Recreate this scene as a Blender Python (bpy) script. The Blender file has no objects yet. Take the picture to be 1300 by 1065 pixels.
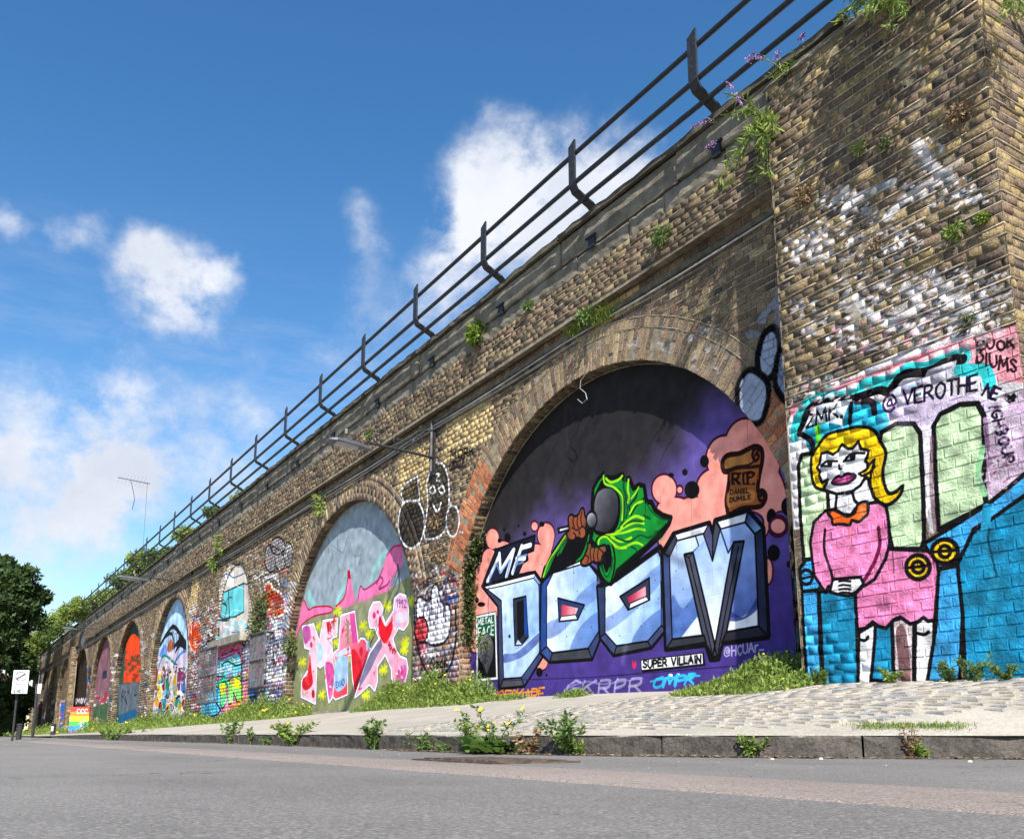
import bpy, math, random
import numpy as np
random.seed(7); RNG = np.random.default_rng(7)
scene = bpy.context.scene
COL = scene.collection
R = math.radians

# ------------------------------------------------------------------ camera
EYE = 0.107                      # eye height above the road, metres
FPX, CX, CY, HOR, VPX = 1182.0, 650.0, 686.0, 932.0, -98.0
PITCH = math.atan((HOR - CY) / FPX)
THETA = math.atan((CX - VPX) * math.cos(PITCH) / FPX)   # wall runs this far left of the view
cam_data = bpy.data.cameras.new('camera')
cam = bpy.data.objects.new('camera', cam_data); COL.objects.link(cam)
cam.location = (0, 0, EYE)
cam.rotation_euler = (math.pi / 2 + PITCH, 0, math.pi / 2 - THETA)
cam_data.sensor_width = 36.0
cam_data.lens = FPX / 1300.0 * 36.0
cam_data.shift_y = (CY - 532.5) / 1300.0
cam_data.clip_start = 0.05; cam_data.clip_end = 5000
scene.camera = cam

# ------------------------------------------------------------------ light
SUN_DIR = np.array([2.3, -1.0, 2.3]); SUN_DIR /= np.linalg.norm(SUN_DIR)   # towards the sun
sun_el = math.asin(SUN_DIR[2]); sun_az = math.atan2(SUN_DIR[0], SUN_DIR[1])
sun_data = bpy.data.lights.new('sun', 'SUN'); sun_data.energy = 5.0; sun_data.angle = R(0.5)
sun_data.color = (1.0, 0.955, 0.88)
sun = bpy.data.objects.new('sun', sun_data); COL.objects.link(sun)
from mathutils import Vector, Matrix
sun.rotation_euler = Vector(SUN_DIR).to_track_quat('Z', 'Y').to_euler()
sun.location = (10, -20, 30)

world = bpy.data.worlds.new('World'); scene.world = world; world.use_nodes = True
scene.view_settings.view_transform = 'Standard'; scene.view_settings.look = 'None'
scene.view_settings.exposure = 0.95; scene.view_settings.gamma = 1.0
scene.view_settings.use_curve_mapping = False
scene.render.engine = 'CYCLES'
scene.cycles.max_bounces = 5; scene.cycles.diffuse_bounces = 2; scene.cycles.glossy_bounces = 2
scene.cycles.transparent_max_bounces = 6
scene.cycles.use_denoising = True

# ------------------------------------------------------------------ photo <-> place
def ray(px, py):
    a = (np.asarray(px, float) - CX) / FPX; b = (CY - np.asarray(py, float)) / FPX
    return a, np.cos(PITCH) - b * np.sin(PITCH), np.sin(PITCH) + b * np.cos(PITCH)
def unproj(px, py, W):           # point of the upright plane at distance W: (along wall, height from eye)
    r, f, z = ray(px, py)
    w = r * np.cos(THETA) + f * np.sin(THETA); s = -r * np.sin(THETA) + f * np.cos(THETA)
    return s * W / w, z * W / w
def ground(px, py, z0):
    r, f, z = ray(px, py); k = z0 / z
    return (-r * np.sin(THETA) + f * np.cos(THETA)) * k, (r * np.cos(THETA) + f * np.sin(THETA)) * k
def V(s, w, z):                  # wall coordinates -> world
    return (-s, w, z + EYE)
def V3(s, w, z):
    return np.stack([-np.asarray(s, float), np.asarray(w, float), np.asarray(z, float) + EYE], -1)
def raydir(px, py):
    r, f, z = ray(px, py)
    w = r * math.cos(THETA) + f * math.sin(THETA); s = -r * math.sin(THETA) + f * math.cos(THETA)
    v = np.array([-s, w, z]); return v / np.linalg.norm(v)

W0, WP, WT, WR = 5.85, 6.02, 5.73, 5.51      # wall face, arch infill, parapet face, end pier face
def interp(x, pts):
    return np.interp(x, [p[0] for p in pts], [p[1] for p in pts])
KERB = [(-6, 16), (0.6, 8.2), (1.4, 6.1), (2.0, 4.75), (2.36, 4.1), (3.13, 3.36), (3.69, 3.03), (4.5, 2.78), (5.72, 2.75), (8, 2.9), (12, 3.1), (19, 3.1), (26, 3.3), (34, 3.5), (120, 4.5)]
def kerb_w(s): return interp(s, KERB)
def base_z(s): return interp(s, [(-6, .26), (2.8, .325), (5, .37), (9, .41), (12, .40), (18, .32), (30, .17), (45, .08), (120, .02)])
def shear(s): return -0.013 * np.maximum(np.asarray(s, float) - 8, 0)

# ------------------------------------------------------------------ object helpers
def sm(a, b, x):
    t = np.clip((np.asarray(x, float) - a) / (b - a), 0, 1); return t * t * (3 - 2 * t)
def link(o, parent=None):
    COL.objects.link(o)
    if parent is not None: o.parent = parent
    return o
def tag(o, label=None, cat=None, group=None, kind=None):
    if label: o['label'] = label
    if cat: o['category'] = cat
    if group: o['group'] = group
    if kind: o['kind'] = kind
    return o
def empty(name, loc=(0, 0, 0), **k):
    o = bpy.data.objects.new(name, None); o.location = loc; o.empty_display_size = 0.2
    COL.objects.link(o); tag(o, **k); return o
def wpos(o):
    p = np.zeros(3)
    while o is not None: p = p + np.array(o.location); o = o.parent
    return p
def mesh(name, verts, faces, mat=None, parent=None, smooth=False, loc=None, colors=None, **k):
    """faces: list or (n,4)/(n,3) array. loc: origin; verts are world coords, shifted to it."""
    verts = np.asarray(verts, float).reshape(-1, 3)
    ploc = wpos(parent)
    if loc is None: loc = ploc
    loc = np.array(loc, float)
    me = bpy.data.meshes.new(name)
    if isinstance(faces, np.ndarray):
        n, c = faces.shape
        me.vertices.add(len(verts)); me.vertices.foreach_set('co', (verts - loc).ravel())
        me.loops.add(n * c); me.loops.foreach_set('vertex_index', faces.ravel().astype(np.int32))
        me.polygons.add(n); me.polygons.foreach_set('loop_start', np.arange(0, n * c, c, dtype=np.int32))
        me.update(calc_edges=True)
    else:
        me.from_pydata([tuple(v) for v in (verts - loc)], [], [tuple(f) for f in faces]); me.update()
    if smooth: me.polygons.foreach_set('use_smooth', [True] * len(me.polygons))
    if mat: me.materials.append(mat)
    if colors is not None:
        at = me.attributes.new('bc', 'FLOAT_COLOR', 'FACE')
        c4 = np.ones((len(me.polygons), 4), np.float32); c4[:, :3] = colors
        at.data.foreach_set('color', c4.ravel())
    o = bpy.data.objects.new(name, me); COL.objects.link(o)
    if parent is not None: o.parent = parent
    o.location = tuple(loc - ploc)
    tag(o, **k); return o
class MB:                        # collects shapes into one mesh
    def __init__(s): s.v = []; s.f = []
    def add(s, vs, fs):
        n = len(s.v); s.v += [tuple(v) for v in vs]; s.f += [tuple(i + n for i in f) for f in fs]
    def box(s, c, h, M=None):
        vs = []
        for x in (-1, 1):
            for y in (-1, 1):
                for z in (-1, 1):
                    p = Vector((x * h[0], y * h[1], z * h[2]))
                    if M is not None: p = M @ p
                    vs.append((c[0] + p.x, c[1] + p.y, c[2] + p.z))
        s.add(vs, [(0, 1, 3, 2), (4, 6, 7, 5), (0, 4, 5, 1), (2, 3, 7, 6), (0, 2, 6, 4), (1, 5, 7, 3)])
    def tube(s, pts, r, n=8, cap=True):
        pts = [Vector(p) for p in pts]; m = len(pts)
        rs = r if isinstance(r, (list, tuple)) else [r] * m
        rings = []
        prev = None
        for i, p in enumerate(pts):
            t = (pts[min(i + 1, m - 1)] - pts[max(i - 1, 0)]).normalized()
            if prev is None:
                a = t.orthogonal().normalized()
            else:
                a = (prev - t * prev.dot(t)).normalized()
            prev = a; b = t.cross(a)
            rings.append([p + (a * math.cos(2 * math.pi * k / n) + b * math.sin(2 * math.pi * k / n)) * rs[i] for k in range(n)])
        vs = [v for q in rings for v in q]; fs = []
        for i in range(m - 1):
            for k in range(n):
                fs.append((i * n + k, i * n + (k + 1) % n, (i + 1) * n + (k + 1) % n, (i + 1) * n + k))
        if cap: fs += [tuple(range(n))[::-1], tuple((m - 1) * n + k for k in range(n))]
        s.add(vs, fs)
    def prism(s, poly, dirv):    # closed polygon (3-D pts) extruded along dirv
        n = len(poly); d = Vector(dirv)
        vs = [Vector(p) for p in poly] + [Vector(p) + d for p in poly]
        s.add(vs, [tuple(range(n))[::-1], tuple(range(n, 2 * n))] + [(i, (i + 1) % n, n + (i + 1) % n, n + i) for i in range(n)])
    def build(s, name, mat, parent=None, smooth=False, loc=None, **k):
        return mesh(name, s.v, s.f, mat, parent, smooth, loc, **k)
def share(name, me, parent, world_loc, rot=(0, 0, 0), sc=(1, 1, 1), color=None):
    o = bpy.data.objects.new(name, me); COL.objects.link(o); o.parent = parent
    o.location = tuple(np.array(world_loc) - wpos(parent))
    o.rotation_euler = rot; o.scale = sc
    if color is not None: o.color = (color[0], color[1], color[2], 1)
    return o

# ------------------------------------------------------------------ node helpers
def lin(c):
    c = np.asarray(c, float) / 255.0
    return np.where(c <= 0.04045, c / 12.92, ((c + 0.055) / 1.055) ** 2.4)
def material(name):
    m = bpy.data.materials.new(name); m.use_nodes = True; nt = m.node_tree
    b = nt.nodes['Principled BSDF']; b.inputs['Roughness'].default_value = 0.85
    b.inputs['Specular IOR Level'].default_value = 0.12
    return m, nt, b
def N(nt, typ, **k):
    n = nt.nodes.new(typ)
    for a, v in k.items():
        if a.startswith('i_'):
            key = a[2:]; key = int(key) if key.isdigit() else key.replace('_', ' ')
            s = n.inputs[key]
            if hasattr(v, 'bl_idname') or isinstance(v, bpy.types.NodeSocket): nt.links.new(v, s)
            else: s.default_value = v
        else: setattr(n, a, v)
    return n
def math_(nt, op, a, b=None, c=None, clamp=False):
    n = nt.nodes.new('ShaderNodeMath'); n.operation = op; n.use_clamp = clamp
    for i, x in enumerate((a, b, c)):
        if x is None: continue
        if isinstance(x, bpy.types.NodeSocket): nt.links.new(x, n.inputs[i])
        else: n.inputs[i].default_value = x
    return n.outputs[0]
def mix(nt, f, a, b, typ='MIX'):
    n = nt.nodes.new('ShaderNodeMix'); n.data_type = 'RGBA'; n.blend_type = typ; n.clamp_result = False
    for s, x in ((n.inputs[0], f), (n.inputs[6], a), (n.inputs[7], b)):
        if isinstance(x, bpy.types.NodeSocket): nt.links.new(x, s)
        elif isinstance(x, (int, float)): s.default_value = x
        else: s.default_value = (x[0], x[1], x[2], 1)
    return n.outputs[2]
def pos(nt):
    return N(nt, 'ShaderNodeNewGeometry').outputs['Position']
def noise(nt, scale, detail=4, rough=0.55, vec=None, stretch=None, out='Fac'):
    v = vec if vec is not None else pos(nt)
    if stretch is not None:
        mp = N(nt, 'ShaderNodeMapping'); nt.links.new(v, mp.inputs[0]); mp.inputs['Scale'].default_value = stretch; v = mp.outputs[0]
    n = N(nt, 'ShaderNodeTexNoise'); nt.links.new(v, n.inputs['Vector'])
    n.inputs['Scale'].default_value = scale; n.inputs['Detail'].default_value = detail; n.inputs['Roughness'].default_value = rough
    return n.outputs[out]
def ramp(nt, f, a, b):           # smooth 0..1 between a and b
    n = N(nt, 'ShaderNodeMapRange', interpolation_type='SMOOTHSTEP'); nt.links.new(f, n.inputs[0])
    n.inputs[1].default_value = a; n.inputs[2].default_value = b
    return n.outputs[0]
def bump(nt, b, h, strength=0.5, dist=0.01):
    n = N(nt, 'ShaderNodeBump'); n.inputs['Strength'].default_value = strength; n.inputs['Distance'].default_value = dist
    nt.links.new(h, n.inputs['Height']); nt.links.new(n.outputs[0], b.inputs['Normal'])
def setc(nt, b, c):
    if isinstance(c, bpy.types.NodeSocket): nt.links.new(c, b.inputs['Base Color'])
    else: b.inputs['Base Color'].default_value = (c[0], c[1], c[2], 1)
def simple(name, c, rough=0.7, metal=0.0, var=0.25, scale=8, bumps=0.2, bscale=60, spec=0.3):
    m, nt, b = material(name); b.inputs['Roughness'].default_value = rough; b.inputs['Metallic'].default_value = metal
    b.inputs['Specular IOR Level'].default_value = spec
    n = noise(nt, scale, 5); c = np.array(c, float)
    setc(nt, b, mix(nt, ramp(nt, n, 0.3, 0.7), tuple(c * (1 - var)), tuple(c * (1 + var))))
    if bumps: bump(nt, b, noise(nt, bscale, 3), bumps, 0.004)
    return m

# ------------------------------------------------------------------ sky with clouds
nt = world.node_tree; nt.nodes.clear()
out = N(nt, 'ShaderNodeOutputWorld'); bg = N(nt, 'ShaderNodeBackground'); bg.inputs['Strength'].default_value = 0.082
nt.links.new(bg.outputs[0], out.inputs[0])
sky = N(nt, 'ShaderNodeTexSky', sky_type='NISHITA', sun_disc=False)
sky.sun_elevation = sun_el; sky.sun_rotation = sun_az
sky.altitude = 0; sky.air_density = 1.0; sky.dust_density = 0.25; sky.ozone_density = 1.2
tc = N(nt, 'ShaderNodeTexCoord').outputs['Generated']
sep = N(nt, 'ShaderNodeSeparateXYZ'); nt.links.new(tc, sep.inputs[0])
up = sep.outputs[2]
# warp the direction a little so that the clouds have ragged rims
wn = noise(nt, 3.2, 6, 0.6, vec=tc, out='Color')
wv = N(nt, 'ShaderNodeVectorMath', operation='MULTIPLY_ADD'); nt.links.new(wn, wv.inputs[0]); wv.inputs[1].default_value = (.20, .20, .20)
sub = N(nt, 'ShaderNodeVectorMath', operation='ADD'); nt.links.new(tc, sub.inputs[0]); sub.inputs[1].default_value = (-.10, -.10, -.10)
nt.links.new(sub.outputs[0], wv.inputs[2])
wdir = N(nt, 'ShaderNodeVectorMath', operation='NORMALIZE'); nt.links.new(wv.outputs[0], wdir.inputs[0])
CLOUDS = [  # photo position of each cloud, radius in photo pixels, weight
    (665, 245, 72, .95), (600, 320, 52, .75), (740, 250, 66, .8), (625, 175, 34, .40), (820, 225, 52, .5), (700, 330, 60, .6), (570, 380, 40, .4),
    (450, 285, 44, .42), (215, 395, 46, .85), (180, 350, 32, .7), (260, 370, 26, .4), (235, 435, 28, .5), (95, 308, 30, .55), (8, 282, 26, .55),
    (200, 500, 50, .18), (330, 470, 50, .22), (60, 640, 110, .50), (190, 620, 90, .42), (20, 570, 60, .3), (125, 690, 36, .8), (200, 655, 30, .6), (40, 735, 40, .45), (150, 640, 26, .5), (20, 640, 40, .35), (330, 560, 40, .35), (170, 540, 50, .35),
    (400, 420, 55, .28), (480, 400, 60, .35), (60, 120, 40, .14), (300, 640, 70, .4)]
acc = None
for (x, y, rad, wt) in CLOUDS:
    d = raydir(x, y); r2 = rad / FPX * 0.72
    dp = N(nt, 'ShaderNodeVectorMath', operation='DOT_PRODUCT'); nt.links.new(wdir.outputs[0], dp.inputs[0]); dp.inputs[1].default_value = tuple(d)
    one = math_(nt, 'SUBTRACT', 1.0, dp.outputs['Value'])
    e = math_(nt, 'EXPONENT', math_(nt, 'MULTIPLY', one, -1.0 / (r2 * r2)))
    e = math_(nt, 'MULTIPLY', e, wt)
    acc = e if acc is None else math_(nt, 'ADD', acc, e)
# scattered small clouds over the rest of the sky
cn = noise(nt, 4.0, 8, 0.62, vec=tc, stretch=(1, 1, 2.0))
gen = math_(nt, 'MULTIPLY', ramp(nt, cn, 0.66, 0.86), 0.7)
fine = noise(nt, 14.0, 8, 0.62, vec=tc, stretch=(1, 1, 1.3))
fw = math_(nt, 'ADD', math_(nt, 'MULTIPLY', fine, 2.6), -0.45)
dens = math_(nt, 'MULTIPLY', acc, fw)
dens = math_(nt, 'MAXIMUM', dens, gen)
dens = ramp(nt, dens, 0.12, 0.90)
wisp = math_(nt, 'MULTIPLY', ramp(nt, noise(nt, 5.0, 7, .65, vec=tc, stretch=(1, 1, 5.5)), .40, .72), ramp(nt, up, .55, .10))
dens = math_(nt, 'MAXIMUM', dens, math_(nt, 'MULTIPLY', wisp, 0.5))
hsv = N(nt, 'ShaderNodeHueSaturation'); hsv.inputs['Saturation'].default_value = 1.32; hsv.inputs['Value'].default_value = 1.18
nt.links.new(sky.outputs[0], hsv.inputs['Color'])
base = hsv.outputs[0]
shade = noise(nt, 7.0, 5, 0.6, vec=tc)
ccol = mix(nt, ramp(nt, shade, .3, .7), (4.4, 4.8, 5.6), (5.9, 6.1, 6.6))
nt.links.new(mix(nt, dens, base, ccol), bg.inputs['Color'])

# ------------------------------------------------------------------ paint on walls: a small painter
def catmull(pts, closed=True, n=6):
    p = np.asarray(pts, float); m = len(p); out = []
    rng = range(m) if closed else range(m - 1)
    for i in rng:
        if closed: a, b, c, d = p[(i - 1) % m], p[i], p[(i + 1) % m], p[(i + 2) % m]
        else: a, b, c, d = p[max(i - 1, 0)], p[i], p[i + 1], p[min(i + 2, m - 1)]
        for t in np.arange(n) / n:
            out.append(0.5 * ((2 * b) + (c - a) * t + (2 * a - 5 * b + 4 * c - d) * t * t + (3 * b - a - 3 * c + d) * t ** 3))
    if not closed: out.append(p[-1])
    return np.array(out)
def crop(ox, oy, k):             # coordinates read from an enlarged part of the photo
    return lambda pts: [(ox + x / k, oy + y / k) for x, y in pts]
class Canvas:
    def __init__(s, W, s0, s1, z0, z1, ppm, base=None):
        s.W, s.s0, s.s1, s.z0, s.z1, s.ppm = W, s0, s1, z0, z1, ppm
        s.w = int((s1 - s0) * ppm); s.h = int((z1 - z0) * ppm)
        s.rgb = np.zeros((s.h, s.w, 3)); s.a = np.zeros((s.h, s.w))
        if base is not None: s.rgb[:] = base; s.a[:] = 1
        s.k = None
    def T(s, pts):
        p = np.asarray(pts, float)
        if s.k is not None: p = np.array(s.k(p))
        a, b = unproj(p[:, 0], p[:, 1], s.W)
        return np.stack([(a - s.s0) * s.ppm, (b - s.z0) * s.ppm], 1)
    def blend(s, x0, y0, cov, col, alpha=1.0):
        h, w = cov.shape
        c = cov * alpha
        reg = s.rgb[y0:y0 + h, x0:x0 + w]; ra = s.a[y0:y0 + h, x0:x0 + w]
        if callable(col):
            yy, xx = np.mgrid[y0:y0 + h, x0:x0 + w]; col = col(xx, yy)
        na = c + ra * (1 - c)
        den = np.maximum(na, 1e-6)[..., None]
        reg[:] = (np.asarray(col) * c[..., None] + reg * (ra * (1 - c))[..., None]) / den
        ra[:] = na
    def cover(s, q, sub=3):
        x0 = max(int(np.floor(q[:, 0].min())), 0); x1 = min(int(np.ceil(q[:, 0].max())) + 1, s.w)
        y0 = max(int(np.floor(q[:, 1].min())), 0); y1 = min(int(np.ceil(q[:, 1].max())) + 1, s.h)
        if x1 <= x0 or y1 <= y0: return None
        cov = np.zeros((y1 - y0, x1 - x0 + 1)); n = x1 - x0
        ax, ay = q[:, 0], q[:, 1]; bx, by = np.roll(ax, -1), np.roll(ay, -1)
        for r in range(y1 - y0):
            row = cov[r]
            for t in range(sub):
                y = y0 + r + (t + .5) / sub
                m = (ay > y) != (by > y)
                if not m.any(): continue
                xs = np.sort(ax[m] + (y - ay[m]) / (by[m] - ay[m]) * (bx[m] - ax[m])) - x0
                for i in range(0, len(xs) - 1, 2):
                    a, b = max(xs[i], 0), min(xs[i + 1], n)
                    if b <= a: continue
                    ia, ib = int(a), int(b)
                    if ia == ib: row[ia] += (b - a) / sub
                    else:
                        row[ia] += (ia + 1 - a) / sub
                        row[ia + 1:ib] += 1 / sub
                        if ib < n: row[ib] += (b - ib) / sub
        return x0, y0, np.clip(cov[:, :n], 0, 1)
    def fillq(s, q, col, alpha=1.0):
        r = s.cover(q)
        if r: s.blend(r[0], r[1], r[2], col, alpha)
    def poly(s, pts, col, ol=None, ow=0.02, curve=False, alpha=1.0):
        q = s.T(catmull(pts, True) if curve else pts)
        if col is not None: s.fillq(q, col, alpha)
        if ol is not None: s.strokeq(np.vstack([q, q[:1]]), ow, ol)
    def ell(s, x, y, rx, ry, col, ol=None, ow=0.02, rot=0, alpha=1.0):
        t = np.linspace(0, 2 * np.pi, 28, endpoint=False); c, d = math.cos(rot), math.sin(rot)
        X = rx * np.cos(t); Y = ry * np.sin(t)
        s.poly(np.stack([x + X * c - Y * d, y + X * d + Y * c], 1), col, ol, ow, alpha=alpha)
    def strokeq(s, q, w, col, alpha=1.0, w2=None, soft=0.8):
        # w in metres, w2 end width (tapered)
        x0 = max(int(q[:, 0].min() - w * s.ppm - 2), 0); x1 = min(int(q[:, 0].max() + w * s.ppm + 3), s.w)
        y0 = max(int(q[:, 1].min() - w * s.ppm - 2), 0); y1 = min(int(q[:, 1].max() + w * s.ppm + 3), s.h)
        if x1 <= x0 or y1 <= y0: return
        cov = np.zeros((y1 - y0, x1 - x0)); n = len(q) - 1
        for i in range(n):
            a, b = q[i], q[i + 1]; wi = w if w2 is None else w + (w2 - w) * i / max(n - 1, 1)
            hw = wi * s.ppm / 2
            bx0 = max(int(min(a[0], b[0]) - hw - 2), x0); bx1 = min(int(max(a[0], b[0]) + hw + 3), x1)
            by0 = max(int(min(a[1], b[1]) - hw - 2), y0); by1 = min(int(max(a[1], b[1]) + hw + 3), y1)
            if bx1 <= bx0 or by1 <= by0: continue
            yy, xx = np.mgrid[by0:by1, bx0:bx1]; d = b - a; L = max(d @ d, 1e-9)
            t = np.clip(((xx - a[0]) * d[0] + (yy - a[1]) * d[1]) / L, 0, 1)
            dist = np.hypot(xx - a[0] - t * d[0], yy - a[1] - t * d[1])
            c = np.clip((hw - dist) / soft + .5, 0, 1)
            reg = cov[by0 - y0:by1 - y0, bx0 - x0:bx1 - x0]; np.maximum(reg, c, out=reg)
        s.blend(x0, y0, cov, col, alpha)
    def line(s, pts, w, col, curve=True, alpha=1.0, w2=None, soft=0.8):
        p = catmull(pts, False) if curve and len(pts) > 2 else pts
        s.strokeq(s.T(p), w, col, alpha, w2, soft)
    def grad(s, p0, p1, c0, c1): # colour function running from photo point p0 to p1
        a, b = s.T([p0, p1]); d = b - a; L = d @ d; c0 = np.asarray(c0, float); c1 = np.asarray(c1, float)
        def f(xx, yy):
            t = np.clip(((xx - a[0]) * d[0] + (yy - a[1]) * d[1]) / L, 0, 1)[..., None]
            return c0 * (1 - t) + c1 * t
        return f
    def text(s, txt, p0, p1, h, w, col, jit=0.0, alpha=1.0, gap=.22, up=None, under=None):
        """stroke lettering from p0 to p1 (base line, photo or crop coordinates); h = letter height there"""
        p0 = np.array(p0, float); p1 = np.array(p1, float)
        ws = [GLY.get(c, GLY['-'])[0] for c in txt]; tot = sum(ws) + gap * (len(txt) - 1)
        u = (p1 - p0) / tot; upv = np.array(up, float) if up is not None else np.array([0, -1.0])
        rg = np.random.default_rng(len(txt) + int(p0[0]))
        for pas in ((under,) if under else ()) + (None,):
            x = 0
            for c, cw in zip(txt, ws):
                jy = rg.uniform(-jit, jit) * h
                for st in GLY.get(c, GLY['-'])[1]:
                    pts = np.array([p0 + u * (x + a + rg.normal(0, .022)) + upv * ((b + rg.normal(0, .03)) * h + jy) for a, b in st])
                    if pas: s.strokeq(s.T(catmull(pts, False) if len(pts) > 2 else pts), pas[0], pas[1], alpha)
                    else: s.strokeq(s.T(catmull(pts, False, 4) if len(pts) > 3 else pts), w, col, alpha)
                x += cw + gap
    def scribble(s, p0, p1, h, w, col, n=8, seed=0, alpha=1.0):
        rg = np.random.default_rng(seed); p0 = np.array(p0, float); p1 = np.array(p1, float); d = p1 - p0
        for i in range(n):
            t = (i + .5) / n; c = p0 + d * t
            k = rg.integers(4, 7)
            pts = [c + d / n * rg.uniform(-.5, .55) + np.array([0, -1]) * h * rg.uniform(-.05, 1.05) for _ in range(k)]
            s.line(pts, w, col, True, alpha)
    def speckle(s, n, box, r, cols, seed=0, alpha=.8, stretch=1.0):
        """ragged blots of old paint inside a crop/photo box"""
        rg = np.random.default_rng(seed); x0, y0, x1, y1 = box
        for i in range(n):
            c = np.array([rg.uniform(x0, x1), rg.uniform(y0, y1)]); m = 9; rr = r * rg.uniform(.4, 1.4)
            t = np.linspace(0, 2 * np.pi, m, endpoint=False); q = rr * rg.uniform(.4, 1.3, m)
            s.poly(np.stack([c[0] + q * np.cos(t), c[1] + q * stretch * np.sin(t)], 1), cols[rg.integers(len(cols))], alpha=alpha, curve=True)
    def grain(s, amt=6, seed=0):
        rg = np.random.default_rng(seed)
        lo = rg.normal(0, 1, (s.h // 14 + 2, s.w // 14 + 2)); lo = np.kron(lo, np.ones((14, 14)))[:s.h, :s.w]
        k = np.ones(15) / 15
        lo = np.apply_along_axis(lambda a: np.convolve(a, k, 'same'), 0, lo); lo = np.apply_along_axis(lambda a: np.convolve(a, k, 'same'), 1, lo)
        s.rgb *= (1 + (lo * amt * 1.2 + rg.normal(0, amt * .35, (s.h, s.w))) / 200.)[..., None]
    def image(s, name, gain=0.95, pw=1.25):
        c = np.clip(s.rgb, 0, 255) / 255.
        l = np.where(c <= 0.04045, c / 12.92, ((c + 0.055) / 1.055) ** 2.4) ** pw * gain
        l = np.clip(l, 0, 1); g = np.where(l <= .0031308, l * 12.92, 1.055 * l ** (1 / 2.4) - .055)
        im = bpy.data.images.new(name, s.w, s.h, alpha=True); im.alpha_mode = 'CHANNEL_PACKED'
        px = np.empty((s.h, s.w, 4), np.float32); px[..., :3] = g; px[..., 3] = s.a
        im.pixels.foreach_set(px.ravel()); im.update(); im.pack()
        s.im = im; return s
    def sample(s, nt, ext='CLIP'):
        """image node addressed by the place on the wall"""
        p = N(nt, 'ShaderNodeSeparateXYZ'); nt.links.new(pos(nt), p.inputs[0])
        u = math_(nt, 'DIVIDE', math_(nt, 'SUBTRACT', math_(nt, 'MULTIPLY', p.outputs[0], -1.0), s.s0), s.s1 - s.s0)
        v = math_(nt, 'DIVIDE', math_(nt, 'SUBTRACT', p.outputs[2], s.z0 + EYE), s.z1 - s.z0)
        c = N(nt, 'ShaderNodeCombineXYZ'); nt.links.new(u, c.inputs[0]); nt.links.new(v, c.inputs[1])
        t = N(nt, 'ShaderNodeTexImage', extension=ext, interpolation='Linear'); t.image = s.im; nt.links.new(c.outputs[0], t.inputs[0])
        return t
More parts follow.
